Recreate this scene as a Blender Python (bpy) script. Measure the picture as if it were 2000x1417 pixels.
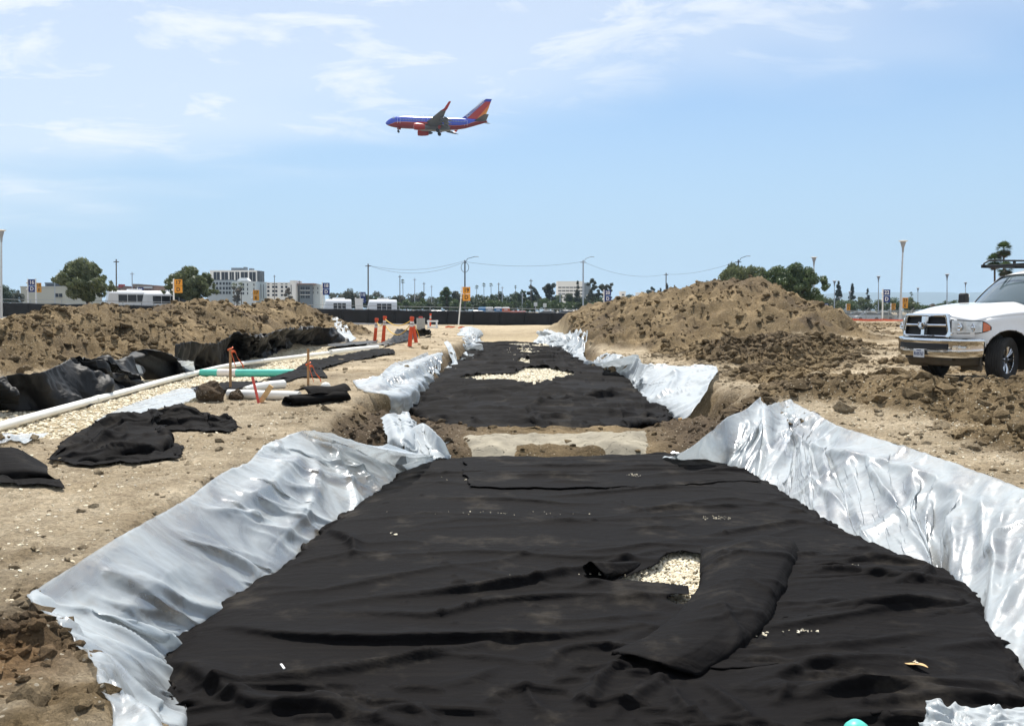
import bpy, bmesh, math, random
import numpy as np
from mathutils import Vector, Matrix

# ------------------------------------------------------------------ scene, camera, sky, sun
for o in list(bpy.data.objects):
    bpy.data.objects.remove(o, do_unlink=True)
SC = bpy.context.scene
COL = SC.collection
R = math.radians
FPX, CX, CY, HOR, CAMZ = 1732.0, 1000.0, 708.5, 608.0, 1.6
PITCH = math.atan((CY - HOR) / FPX)

cam_data = bpy.data.cameras.new("camera")
cam_data.sensor_width = 36.0
cam_data.lens = FPX / 2000.0 * 36.0
cam_data.clip_start = 0.05
cam_data.clip_end = 30000.0
cam = bpy.data.objects.new("camera", cam_data)
COL.objects.link(cam)
cam.location = (0, 0, CAMZ)
cam.rotation_euler = (math.pi / 2 - PITCH, 0, 0)
SC.camera = cam

SUN_EL, SUN_AZ = 61.0, -10.0      # azimuth in degrees from +Y (the way the camera looks), negative = left
sd = Vector((math.sin(R(SUN_AZ)) * math.cos(R(SUN_EL)), math.cos(R(SUN_AZ)) * math.cos(R(SUN_EL)), math.sin(R(SUN_EL))))
sl = bpy.data.lights.new("sun", 'SUN')
sl.energy = 5.0
sl.angle = R(0.53)
sl.color = (1.0, 0.955, 0.88)
sun = bpy.data.objects.new("sun", sl)
COL.objects.link(sun)
sun.rotation_euler = (-sd).to_track_quat('-Z', 'Y').to_euler()
sun.location = sd * 200

world = bpy.data.worlds.new("World")
SC.world = world
world.use_nodes = True
wt = world.node_tree
for n in list(wt.nodes):
    wt.nodes.remove(n)
def N(t, typ, **kw):
    n = t.nodes.new(typ)
    for k, v in kw.items():
        setattr(n, k, v)
    return n
def build_world():
    L = wt.links.new
    out = N(wt, 'ShaderNodeOutputWorld')
    bg = N(wt, 'ShaderNodeBackground')
    bg.inputs['Strength'].default_value = 0.105
    sky = N(wt, 'ShaderNodeTexSky', sky_type='NISHITA')
    sky.sun_disc = False
    sky.sun_elevation = R(SUN_EL)
    sky.sun_rotation = R(SUN_AZ)
    sky.altitude = 40
    sky.air_density = 1.0
    sky.dust_density = 0.25
    sky.ozone_density = 3.0
    # thin high cloud spread over a level layer far above the ground
    tc = N(wt, 'ShaderNodeTexCoord')
    sep = N(wt, 'ShaderNodeSeparateXYZ')
    L(tc.outputs['Generated'], sep.inputs[0])
    zz = N(wt, 'ShaderNodeMath', operation='MAXIMUM'); zz.inputs[1].default_value = 0.0
    L(sep.outputs['Z'], zz.inputs[0])
    za = N(wt, 'ShaderNodeMath', operation='ADD'); za.inputs[1].default_value = 0.10
    L(zz.outputs[0], za.inputs[0])
    dx = N(wt, 'ShaderNodeMath', operation='DIVIDE'); L(sep.outputs['X'], dx.inputs[0]); L(za.outputs[0], dx.inputs[1])
    dy = N(wt, 'ShaderNodeMath', operation='DIVIDE'); L(sep.outputs['Y'], dy.inputs[0]); L(za.outputs[0], dy.inputs[1])
    cv = N(wt, 'ShaderNodeCombineXYZ'); L(dx.outputs[0], cv.inputs[0]); L(dy.outputs[0], cv.inputs[1])
    def noise(scale, detail, rough, dist, off, sx=1.0, sy=1.0):
        mp = N(wt, 'ShaderNodeMapping')
        mp.inputs['Location'].default_value = off
        mp.inputs['Scale'].default_value = (sx, sy, 1)
        L(cv.outputs[0], mp.inputs[0])
        n = N(wt, 'ShaderNodeTexNoise')
        n.inputs['Scale'].default_value = scale
        n.inputs['Detail'].default_value = detail
        n.inputs['Roughness'].default_value = rough
        n.inputs['Distortion'].default_value = dist
        L(mp.outputs[0], n.inputs['Vector'])
        return n.outputs['Fac']
    big = noise(0.55, 3, 0.5, 0.3, CLOUD_OFF, 0.7, 1.1)
    fine = noise(2.6, 9, 0.62, 0.5, (4.1, 2.2, 0), 0.9, 1.25)
    # the cloud field thins out towards its far edge
    e1 = N(wt, 'ShaderNodeMath', operation='MULTIPLY_ADD'); e1.inputs[1].default_value = 0.42; L(dx.outputs[0], e1.inputs[0]); L(dy.outputs[0], e1.inputs[2])
    e2 = N(wt, 'ShaderNodeMath', operation='MULTIPLY_ADD'); e2.inputs[1].default_value = -5.5; L(big, e2.inputs[0]); L(e1.outputs[0], e2.inputs[2])
    m1 = N(wt, 'ShaderNodeMapRange', interpolation_type='SMOOTHSTEP')
    m1.inputs['From Min'].default_value = 1.2; m1.inputs['From Max'].default_value = -0.5
    L(e2.outputs[0], m1.inputs['Value'])
    m2 = N(wt, 'ShaderNodeMapRange', interpolation_type='SMOOTHSTEP')
    m2.inputs['From Min'].default_value = 0.32; m2.inputs['From Max'].default_value = 0.68
    L(fine, m2.inputs['Value'])
    mul = N(wt, 'ShaderNodeMath', operation='MULTIPLY')
    L(m1.outputs[0], mul.inputs[0]); L(m2.outputs[0], mul.inputs[1])
    sc = N(wt, 'ShaderNodeMath', operation='MULTIPLY'); sc.inputs[1].default_value = 0.95
    L(mul.outputs[0], sc.inputs[0])
    # a soft milky veil, wider than the streaks
    veil = N(wt, 'ShaderNodeMath', operation='MULTIPLY'); veil.inputs[1].default_value = 0.52
    L(m1.outputs[0], veil.inputs[0])
    mx = N(wt, 'ShaderNodeMath', operation='MAXIMUM'); L(sc.outputs[0], mx.inputs[0]); L(veil.outputs[0], mx.inputs[1])
    gm = N(wt, 'ShaderNodeGamma'); gm.inputs['Gamma'].default_value = 1.0
    L(sky.outputs[0], gm.inputs[0])
    tint = N(wt, 'ShaderNodeMix', data_type='RGBA', blend_type='MULTIPLY')
    tint.inputs[0].default_value = 1.0
    L(gm.outputs[0], tint.inputs[6]); tint.inputs[7].default_value = SKY_TINT
    # pale summer haze low over the horizon, the same all round
    hz = N(wt, 'ShaderNodeMapRange', interpolation_type='SMOOTHERSTEP')
    hz.inputs['From Min'].default_value = -0.05; hz.inputs['From Max'].default_value = 0.42; hz.inputs['To Min'].default_value = 0.97; hz.inputs['To Max'].default_value = 0.0
    L(sep.outputs['Z'], hz.inputs['Value'])
    hm = N(wt, 'ShaderNodeMix', data_type='RGBA'); L(hz.outputs[0], hm.inputs[0]); L(tint.outputs[2], hm.inputs[6]); hm.inputs[7].default_value = HAZE_COL
    tint = hm
    mix = N(wt, 'ShaderNodeMix', data_type='RGBA')
    L(mx.outputs[0], mix.inputs[0]); L(tint.outputs[2], mix.inputs[6])
    mix.inputs[7].default_value = CLOUD_COL
    L(mix.outputs[2], bg.inputs['Color'])
    L(bg.outputs[0], out.inputs[0])
CLOUD_OFF = (0.35, 0.15, 0)
SKY_TINT = (0.92, 0.97, 1, 1)
HAZE_COL = (3.5, 4.9, 6.4, 1)
CLOUD_COL = (6.9, 7.3, 7.8, 1)
build_world()

SC.view_settings.view_transform = 'Standard'
SC.view_settings.look = 'None'
SC.view_settings.gamma = 1.0
SC.view_settings.exposure = 0.36
SC.view_settings.use_curve_mapping = False
SC.render.engine = 'CYCLES'
SC.cycles.use_denoising = True
SC.cycles.max_bounces = 6
SC.cycles.diffuse_bounces = 3
SC.cycles.glossy_bounces = 3
SC.cycles.transmission_bounces = 6
SC.cycles.transparent_max_bounces = 12
SC.cycles.volume_bounces = 0
SC.cycles.caustics_reflective = False
SC.cycles.caustics_refractive = False

# ------------------------------------------------------------------ photograph pixel -> place
cp, sp = math.cos(PITCH), math.sin(PITCH)
def ray(px, py):
    a = (px - CX) / FPX; b = -(py - CY) / FPX
    return np.array([a, cp + b * sp, -sp + b * cp])
def at_z(px, py, z=0.0):
    d = ray(px, py); t = (z - CAMZ) / d[2]
    return np.array([0, 0, CAMZ]) + d * t
def at_d(px, py, dist):
    d = ray(px, py)
    return np.array([0, 0, CAMZ]) + d * (dist / d[1])
def project(v):
    v = np.asarray(v, float)
    x = v[..., 0]; y = v[..., 1]; z = v[..., 2] - CAMZ
    f = y * cp - z * sp; u = y * sp + z * cp
    return CX + FPX * x / f, CY - FPX * u / f

# ------------------------------------------------------------------ noise in numpy
def _h(ix, iy, seed):
    h = (ix.astype(np.int64) * 374761393 + iy.astype(np.int64) * 668265263 + seed * 974711) & 0xFFFFFFFF
    h = ((h ^ (h >> 13)) * 1274126177) & 0xFFFFFFFF
    h = ((h ^ (h >> 15)) * 2246822519) & 0xFFFFFFFF
    return ((h ^ (h >> 16)) & 0xFFFFFF) / float(0xFFFFFF)
def noise2(x, y, seed=0):
    ix = np.floor(x); iy = np.floor(y); fx = x - ix; fy = y - iy
    ux = fx * fx * fx * (fx * (fx * 6 - 15) + 10); uy = fy * fy * fy * (fy * (fy * 6 - 15) + 10)
    def g(ox, oy):
        a = _h(ix + ox, iy + oy, seed) * 2 * math.pi
        return np.cos(a) * (fx - ox) + np.sin(a) * (fy - oy)
    n0 = g(0, 0) * (1 - ux) + g(1, 0) * ux
    n1 = g(0, 1) * (1 - ux) + g(1, 1) * ux
    return (n0 * (1 - uy) + n1 * uy) * 1.5
def fbm(x, y, seed=0, oct=4, gain=0.5):
    s = 0; a = 1.0; f = 1.0
    for i in range(oct):
        s = s + a * noise2(x * f, y * f, seed + i * 17); a *= gain; f *= 2.03
    return s
def lumps(x, y, scale, seed, fill=0.8, power=0.5):
    """rounded clods: one random dome in each cell"""
    X = x / scale; Y = y / scale
    ix = np.floor(X); iy = np.floor(Y); best = np.zeros_like(X)
    ii = ix.astype(np.int64); jj = iy.astype(np.int64); fx = X - ix; fy = Y - iy
    for ox in (-1, 0, 1):
        for oy in (-1, 0, 1):
            h = ((ii + ox) * 374761393 + (jj + oy) * 668265263 + seed * 974711) & 0xFFFFFFFF
            h = ((h ^ (h >> 13)) * 1274126177) & 0xFFFFFFFF
            h = ((h ^ (h >> 15)) * 2246822519) & 0xFFFFFFFF
            h ^= h >> 16
            r1 = (h & 1023) * (0.7 / 1023) + (0.15 + ox); r2 = ((h >> 10) & 1023) * (0.7 / 1023) + (0.15 + oy); r3 = ((h >> 20) & 1023) * (1 / 1023.0)
            rad = fill * (0.35 + 0.55 * r3)
            q = 1 - ((fx - r1) ** 2 + (fy - r2) ** 2) / (rad * rad)
            best = np.maximum(best, np.sqrt(np.maximum(q, 0)) * (0.3 + 0.7 * r3))
    return best
def sstep(a, b, x):
    t = np.clip((x - a) / (b - a), 0, 1)
    return t * t * (3 - 2 * t)

# ------------------------------------------------------------------ object helpers
def tag(o, label=None, cat=None, group=None, kind=None):
    if label: o['label'] = label
    if cat: o['category'] = cat
    if group: o['group'] = group
    if kind: o['kind'] = kind
    return o
def link(o, parent=None):
    COL.objects.link(o)
    if parent is not None:
        o.parent = parent
    return o
def empty(name, loc=(0, 0, 0), rz=0.0):
    o = bpy.data.objects.new(name, None)
    o.empty_display_size = 0.1
    o.location = loc; o.rotation_euler = (0, 0, rz)
    return link(o)
def mesh_obj(name, verts, faces, mat=None, parent=None, smooth=False):
    me = bpy.data.meshes.new(name)
    if isinstance(verts, np.ndarray): verts = verts.tolist()
    if isinstance(faces, np.ndarray): faces = faces.tolist()
    me.from_pydata(verts, [], faces)
    me.update()
    if mat is not None:
        for m in (mat if isinstance(mat, (list, tuple)) else [mat]):
            me.materials.append(m)
    if smooth:
        me.polygons.foreach_set('use_smooth', [True] * len(me.polygons))
    o = bpy.data.objects.new(name, me)
    return link(o, parent)
def grid_faces(nu, nv):
    i = np.arange(nu - 1)[:, None] * nv + np.arange(nv - 1)[None, :]
    i = i.ravel()
    return np.stack([i, i + nv, i + nv + 1, i + 1], 1)
def fast_mesh(name, co, quads, mat, parent=None, smooth=True):
    """big meshes straight from arrays"""
    me = bpy.data.meshes.new(name)
    k = quads.shape[1]
    me.vertices.add(len(co)); me.vertices.foreach_set('co', co.astype(np.float32).ravel())
    me.loops.add(quads.size); me.loops.foreach_set('vertex_index', quads.astype(np.int32).ravel())
    me.polygons.add(len(quads))
    me.polygons.foreach_set('loop_start', (np.arange(len(quads)) * k).astype(np.int32))
    me.polygons.foreach_set('use_smooth', np.full(len(quads), smooth))
    me.update(calc_edges=True); me.validate()
    me.materials.append(mat)
    o = bpy.data.objects.new(name, me)
    return link(o, parent)

class MB:
    """collects simple shapes for one part"""
    def __init__(s): s.v = []; s.f = []; s.mi = []
    def add(s, vs, fs, mi=0):
        b = len(s.v); s.v += [tuple(map(float, p)) for p in vs]
        s.f += [tuple(b + i for i in f) for f in fs]; s.mi += [mi] * len(fs)
        return s
    def box(s, c, d, rz=0.0, rx=0.0, ry=0.0, mi=0, taper=1.0):
        m = Matrix.Rotation(rz, 3, 'Z') @ Matrix.Rotation(ry, 3, 'Y') @ Matrix.Rotation(rx, 3, 'X')
        P = []
        for z in (-1, 1):
            k = taper if z > 0 else 1.0
            for x, y in ((-1, -1), (1, -1), (1, 1), (-1, 1)):
                P.append(Vector(c) + m @ Vector((x * d[0] / 2 * k, y * d[1] / 2 * k, z * d[2] / 2)))
        return s.add(P, [(3, 2, 1, 0), (4, 5, 6, 7), (0, 1, 5, 4), (1, 2, 6, 5), (2, 3, 7, 6), (3, 0, 4, 7)], mi)
    def tube(s, pts, r, n=8, cap=True, mi=0):
        pts = [Vector(p) for p in pts]
        rr = r if isinstance(r, (list, tuple)) else [r] * len(pts)
        rings = []; prev = None
        for i, p in enumerate(pts):
            t = (pts[min(i + 1, len(pts) - 1)] - pts[max(i - 1, 0)])
            if t.length < 1e-9: t = Vector((0, 0, 1))
            t.normalize()
            if prev is None:
                a = Vector((0, 0, 1)) if abs(t.z) < 0.9 else Vector((1, 0, 0))
                u = t.cross(a).normalized()
            else:
                u = (prev - t * prev.dot(t)).normalized()
            prev = u; w = t.cross(u)
            rings.append([p + (u * math.cos(k * 2 * math.pi / n) + w * math.sin(k * 2 * math.pi / n)) * rr[i] for k in range(n)])
        V = [q for rg in rings for q in rg]; F = []
        for i in range(len(pts) - 1):
            for k in range(n):
                a = i * n + k; b = i * n + (k + 1) % n
                F.append((a, b, b + n, a + n))
        if cap:
            F.append(tuple(range(n))[::-1]); F.append(tuple((len(pts) - 1) * n + k for k in range(n)))
        return s.add(V, F, mi)
    def lathe(s, prof, n=16, o=(0, 0, 0), axis='Z', cap=True, mi=0):
        V = []
        for (r, h) in prof:
            for k in range(n):
                a = 2 * math.pi * k / n
                x, y = r * math.cos(a), r * math.sin(a)
                p = {'Z': (x, y, h), 'X': (h, x, y), 'Y': (y, h, x)}[axis]
                V.append((p[0] + o[0], p[1] + o[1], p[2] + o[2]))
        F = []
        for i in range(len(prof) - 1):
            for k in range(n):
                a = i * n + k; b = i * n + (k + 1) % n
                F.append((a, b, b + n, a + n))
        if cap:
            F.append(tuple(range(n))[::-1]); F.append(tuple((len(prof) - 1) * n + k for k in range(n)))
        return s.add(V, F, mi)
    def prism(s, poly, a, b, axis='Y', mi=0):
        n = len(poly); V = []
        for h in (a, b):
            for (p, q) in poly:
                V.append({'X': (h, p, q), 'Y': (p, h, q), 'Z': (p, q, h)}[axis])
        F = [tuple(range(n))[::-1], tuple(range(n, 2 * n))]
        for i in range(n):
            j = (i + 1) % n
            F.append((i, j, n + j, n + i))
        return s.add(V, F, mi)
    def patch(s, fn, nu, nv, mi=0, u0=0, u1=1, v0=0, v1=1):
        V = [fn(u0 + (u1 - u0) * i / (nu - 1), v0 + (v1 - v0) * j / (nv - 1)) for i in range(nu) for j in range(nv)]
        return s.add(V, [tuple(r) for r in grid_faces(nu, nv)], mi)
    def loft(s, rings, cap=True, mi=0, closed=True):
        n = len(rings[0]); V = [p for r in rings for p in r]; F = []
        for i in range(len(rings) - 1):
            for k in range(n if closed else n - 1):
                a = i * n + k; b = i * n + (k + 1) % n
                F.append((a, b, b + n, a + n))
        if cap:
            F.append(tuple(range(n))[::-1]); F.append(tuple((len(rings) - 1) * n + k for k in range(n)))
        return s.add(V, F, mi)
    def obj(s, name, mat, parent=None, smooth=False, bevel=0, solid=0, fix=True):
        o = mesh_obj(name, s.v, s.f, mat, parent)
        me = o.data
        if isinstance(mat, (list, tuple)):
            me.polygons.foreach_set('material_index', s.mi)
        if fix:
            bm = bmesh.new(); bm.from_mesh(me)
            bmesh.ops.recalc_face_normals(bm, faces=bm.faces)
            bm.to_mesh(me); bm.free()
        if smooth:
            me.polygons.foreach_set('use_smooth', [True] * len(me.polygons))
            me.set_sharp_from_angle(angle=R(40))
        if solid:
            m = o.modifiers.new('solidify', 'SOLIDIFY'); m.thickness = solid; m.offset = -1
        if bevel:
            m = o.modifiers.new('bevel', 'BEVEL'); m.width = bevel; m.segments = 2; m.limit_method = 'ANGLE'
        return o

def copy_tree(o, parent=None):
    c = o.copy(); COL.objects.link(c); c.parent = parent
    for ch in list(o.children):
        if ch.name in COL.objects: copy_tree(ch, c)
    return c

# ------------------------------------------------------------------ materials
MATS = {}
def mat(name, col, rough=0.6, metal=0.0, var=0.12, vscale=8.0, bump=0.0, bscale=60.0, spec=0.5, coat=0.0, trans=0.0, alpha=1.0, ior=1.45):
    if name in MATS: return MATS[name]
    m = bpy.data.materials.new(name); m.use_nodes = True
    t = m.node_tree; L = t.links.new
    b = t.nodes['Principled BSDF']
    b.inputs['Roughness'].default_value = rough
    b.inputs['Metallic'].default_value = metal
    b.inputs['Specular IOR Level'].default_value = spec
    b.inputs['Coat Weight'].default_value = coat
    b.inputs['Transmission Weight'].default_value = trans
    b.inputs['Alpha'].default_value = alpha
    b.inputs['IOR'].default_value = ior
    tc = N(t, 'ShaderNodeTexCoord')
    if var > 0:
        n = N(t, 'ShaderNodeTexNoise'); n.inputs['Scale'].default_value = vscale; n.inputs['Detail'].default_value = 5
        L(tc.outputs['Object'], n.inputs['Vector'])
        mr = N(t, 'ShaderNodeMapRange'); mr.inputs['From Min'].default_value = 0.3; mr.inputs['From Max'].default_value = 0.7
        mr.inputs['To Min'].default_value = 1 - var; mr.inputs['To Max'].default_value = 1 + var
        L(n.outputs['Fac'], mr.inputs['Value'])
        mx = N(t, 'ShaderNodeMix', data_type='RGBA', blend_type='MULTIPLY'); mx.inputs[0].default_value = 1
        mx.inputs[6].default_value = (*col, 1); L(mr.outputs[0], mx.inputs[7])
        L(mx.outputs[2], b.inputs['Base Color'])
    else:
        b.inputs['Base Color'].default_value = (*col, 1)
    if bump > 0:
        n2 = N(t, 'ShaderNodeTexNoise'); n2.inputs['Scale'].default_value = bscale; n2.inputs['Detail'].default_value = 6
        L(tc.outputs['Object'], n2.inputs['Vector'])
        bp = N(t, 'ShaderNodeBump'); bp.inputs['Strength'].default_value = bump; bp.inputs['Distance'].default_value = 0.02
        L(n2.outputs['Fac'], bp.inputs['Height']); L(bp.outputs[0], b.inputs['Normal'])
    MATS[name] = m
    return m
# ------------------------------------------------------------------ lie of the land (metres; camera stands at 0,0)
def ridge_height(x, y, pts, slope, seed, spread=1.0):
    best = np.full(x.shape, -9.0, np.float32)
    for (a, b) in zip(pts[:-1], pts[1:]):
        ax, ay, az = a; bx, by, bz = b
        ax, ay, bx, by = map(float, (ax, ay, bx, by)); dx, dy = bx - ax, by - ay; L2 = dx * dx + dy * dy
        t = np.clip(((x - ax) * dx + (y - ay) * dy) / L2, 0, 1)
        ex = x - (ax + t * dx); ey = y - (ay + t * dy)
        d = np.hypot(np.where(ex > 0, ex * spread, ex), np.where((ey < 0) & (spread > 1), ey * 0.72, ey))
        h = np.float32(az) + t * np.float32(bz - az) - np.float32(slope) * (np.sqrt(d * d + 0.5) - 0.7)
        best = np.maximum(best, h)
    return best
def rp(px, py, d):
    if px < 900: d *= 1.25
    p = at_d(px, py, d); return (float(p[0]), float(p[1]), float(p[2]))
RIDGE_L = [rp(-250, 625, 17), rp(-90, 612, 18.5), rp(0, 612, 20), rp(60, 613, 21.5), rp(130, 590, 25), rp(185, 589, 26), rp(245, 598, 28), rp(330, 600, 30.5),
           rp(380, 580, 34), rp(440, 585, 38), rp(490, 594, 41), rp(540, 576, 44), rp(590, 592, 46), rp(640, 622, 48), rp(680, 652, 49)]
RIDGE_R = [rp(1082, 640, 84), rp(1130, 612, 76), rp(1165, 596, 70), rp(1205, 588, 64), rp(1255, 579, 58), rp(1300, 571, 53), rp(1370, 560, 47.5), rp(1420, 546, 44),
           rp(1465, 542, 43.5), rp(1500, 565, 43.5), rp(1545, 592, 43.5), rp(1600, 610, 43.5)]
RIDGE_D = [rp(1330, 745, 24), rp(1420, 705, 25), rp(1500, 675, 26), rp(1560, 668, 27.5), rp(1600, 700, 26.5)]   # low dark heap
RIDGE_B = [rp(1390, 800, 15.5), rp(1480, 770, 16), rp(1600, 764, 15.2), rp(1750, 766, 14.4), rp(1900, 768, 14.0), rp(2150, 765, 13.6)]  # clod berm before the truck

def trench_edges(y):
    wob = 0.14 * noise2(y * 0.5, y * 0 + 3.3, 5) + 0.05 * noise2(y * 2.1, y * 0 + 1.7, 6)
    l = -2.80 + wob + 0.85 * np.clip(5.0 - y, 0, 9)
    r = 4.5 + 0.2 * noise2(y * 0.4, y * 0 + 8.1, 9) + 0.05 * noise2(y * 2.3, y * 0 + 4.7, 7) - 0.9 * sstep(26, 34, y) * sstep(80, 40, y)
    return l, r

TRUCK_X, TRUCK_Y, TRUCK_Z, TRUCK_A = 8.68, 16.88, 0.31, R(192)
def land(x, y):
    """returns height, and masks: clods, gravel, dark, clay"""
    x = np.asarray(x, np.float32); y = np.asarray(y, np.float32)
    z = 0.05 * fbm(x * 0.25, y * 0.25, 1, 3) + 0.012 * fbm(x * 2.2, y * 2.2, 2, 3)
    rough = np.full(x.shape, 0.16)
    # ground rising towards the far left and the right
    z = z + 0.85 * sstep(-18, -50, x) * sstep(30, 80, y)
    rr = sstep(6.5, 11.5, x)
    z = z + rr * (0.30 * sstep(9, 15, y) + 0.42 * sstep(20, 46, y)) * sstep(150, 75, y)
    rough = np.maximum(rough, (0.36 + 0.32 * sstep(9.5, 6.5, x) * sstep(12, 17, y) + 0.5 * fbm(x * 0.4, y * 0.4, 19, 3)) * sstep(4.6, 6.2, x) * sstep(120, 60, y))
    rough = np.maximum(rough, (0.30 + 0.55 * fbm(x * 1.3, y * 1.3, 23, 3)) * sstep(7.5, 4.5, y) * sstep(-1.0, -2.0, x))
    # heaps
    for pts, sl_, sd_, rg in ((RIDGE_L, 0.46, 11, 1.0), (RIDGE_R, 0.42, 21, 1.0), (RIDGE_D, 0.30, 31, 1.15), (RIDGE_B, 0.30, 41, 1.0)):
        wx = x + 0.8 * fbm(x * 0.45, y * 0.45, sd_, 3); wy = y + 0.8 * fbm(x * 0.45 + 9, y * 0.45, sd_ + 3, 3)
        h = ridge_height(wx, wy, pts, sl_, sd_, 1.55 if pts is RIDGE_R else 1.0) - (0.34 if pts is RIDGE_L else 0.12 if pts is RIDGE_R else 0.0) + (0.24 if pts is RIDGE_R else 0.15) * fbm(x * 0.7, y * 0.7, sd_ + 5, 4)
        up = h - z
        k = sstep(-0.25, 0.5, up)
        z = np.where(up > -0.4, z + 0.5 * (up + np.sqrt(up * up + 0.04)) - 0.02 * 0, z)
        rough = np.maximum(rough, k * rg * 0.95)
    dark = 0.55 * sstep(-0.25, 0.3, ridge_height(x, y, RIDGE_D, 0.25, 0) - 0.25 - rr * 0.5)
    # main trench
    l, r = trench_edges(y)
    ends = sstep(84, 60, y)                     # ramp at the far end
    jag = 0.10 * lumps(x, y, 0.5, 77) + 0.06 * fbm(x * 3, y * 3, 79, 3)
    dl = (x - l + jag) / 0.55; dr = (r - x + jag) / 0.85
    inside = np.minimum(sstep(0, 1, dl), sstep(0, 1, dr)) * ends
    inside = inside * sstep(1.2, 2.4, y)
    berm = sstep(12.4, 13.1, y) * sstep(16.1, 15.5, y)
    floor = -0.78 + berm * (0.34 + 0.16 * sstep(2.2, 4.0, x) + 0.16 * sstep(-0.9, -2.3, x) + 0.05 * fbm(x * 2, y * 2, 55, 3))
    z = z * (1 - inside) + floor * inside
    wall = np.clip(inside * (1 - inside) * 4, 0, 1)
    rough = rough * (1 - inside) + inside * (0.10 + berm * (0.08 + 0.45 * sstep(1.5, 2.1, np.abs(x - 0.85))))
    rough = np.maximum(rough, 0.5 * wall)
    # second, shallow trench with pale gravel on the left
    c = -7.75 + 0.25 * noise2(y * 0.2, y * 0 + 2, 61)
    w = 1.85 + 0.2 * noise2(y * 0.35, y * 0 + 5, 62)
    q = sstep(w + 0.35, w - 0.35, np.where(x < c, np.abs(x - c) * 0.92 - 0.1, np.abs(x - c))) * sstep(46, 41, y) * sstep(7, 9.5, y)
    z = z * (1 - q) + (-0.24 + 0.02 * fbm(x * 1.5, y * 1.5, 63, 2)) * q
    rough = rough * (1 - q) + 0.05 * q
    gravel = q.copy()
    # pale sand on the far ramp and the level ground before the fence
    sand = inside * sstep(56, 66, y) + 0.5 * sstep(70, 84, y)
    gravel = np.maximum(gravel, 0.8 * np.clip(sand, 0, 1) * sstep(130, 100, y) * sstep(8, 3, np.abs(x - 0.8)))
    gravel = np.maximum(gravel, inside * sstep(57, 62, y) * 0.9)
    rough = rough * (1 - 0.8 * sstep(66, 84, y) * (1 - sstep(0.3, 0.8, z)))
    # loose clods heaped at the left front corner and on the bank
    c1 = np.exp(-(((x + 2.6) / 0.75) ** 2 + ((y - 4.1) / 0.55) ** 2))
    c2 = np.exp(-(((x + 6.2) / 0.8) ** 2 + ((y - 9.9) / 0.7) ** 2)) * sstep(-4.4, -5.0, x)
    z = z + (0.02 * c1 + 0.16 * c2) * (1 - inside)
    rough = np.maximum(rough, np.maximum(0.5 * c1, 0.8 * c2) * (1 - inside))
    dark = np.maximum(dark, 0.75 * c1 * sstep(-2.95, -2.5, x))
    clay = np.exp(-(((x + 2.35) / 0.30) ** 2 + ((y - 3.85) / 0.28) ** 2)) * 0.5
    # colour of the soil: raw subsoil on walls and fresh heaps is darker, trodden ground is pale
    tread = np.clip(0.85 + 0.5 * fbm(x * 0.6, y * 0.6, 95, 4), 0.2, 1) * (1 - sstep(0.2, 0.55, rough)) * (1 - inside)
    dark = np.maximum(dark, 0.55 * wall * (0.6 + 0.5 * fbm(x * 1.4, y * 1.4, 91, 3)))
    dark = np.maximum(dark, 0.8 * berm * inside * sstep(0.85, 2.0, np.abs(x - 0.85)))
    dark = np.maximum(dark, sstep(0.15, 0.9, fbm(x * 0.35 + 3, y * 0.35, 93, 5, 0.6)) * sstep(0.3, 0.7, rough) * 0.6)
    topsoil = sstep(1.9, 2.9, z) * sstep(8.5, 11, x) * 0.5
    dark = np.maximum(dark, topsoil * sstep(12.7, 11.5, x + 0.4 * fbm(x, y, 3, 2)))
    # level standing under the truck
    tx = (x - TRUCK_X) * math.cos(TRUCK_A) + (y - TRUCK_Y) * math.sin(TRUCK_A); ty = -(x - TRUCK_X) * math.sin(TRUCK_A) + (y - TRUCK_Y) * math.cos(TRUCK_A)
    tk = sstep(2.2, 0.9, tx) * sstep(-7.5, -6, tx) * sstep(1.9, 1.15, np.abs(ty))
    z = z * (1 - tk) + tk * (TRUCK_Z + 0.02 * fbm(x * 2, y * 2, 71, 2)); rough = rough * (1 - 0.75 * tk)
    # surface break-up
    chop = np.abs(fbm(x * 1.9, y * 1.9, 181, 4, 0.6))
    rel = rough * (0.22 * (0.45 - chop) * sstep(0.3, 0.8, rough) + 0.15 * (lumps(x, y, 0.62, 101, 0.9) - 0.2) * sstep(0.45, 0.9, rough)
                   + 0.15 * (lumps(x, y, 0.27, 131, 0.95) - 0.2)
                   + 0.07 * lumps(x, y, 0.12, 151, 0.95)) + 0.014 * lumps(x, y, 0.075, 171, 0.9) * (1 - inside)
    near = sstep(60, 20, np.hypot(x, y)) * 0.35 + 0.65
    z = z + rel * near * sstep(140, 90, y)
    # ruts of tyres on the trodden ground near the truck
    z = np.where(y > 90, z * 1.0, z)
    return z, rough, np.clip(gravel, 0, 1), np.clip(dark, 0, 1), np.clip(clay, 0, 1), np.clip(tread, 0, 1)
def H(x, y):
    return float(land(np.array([x]), np.array([y]))[0][0])

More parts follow.
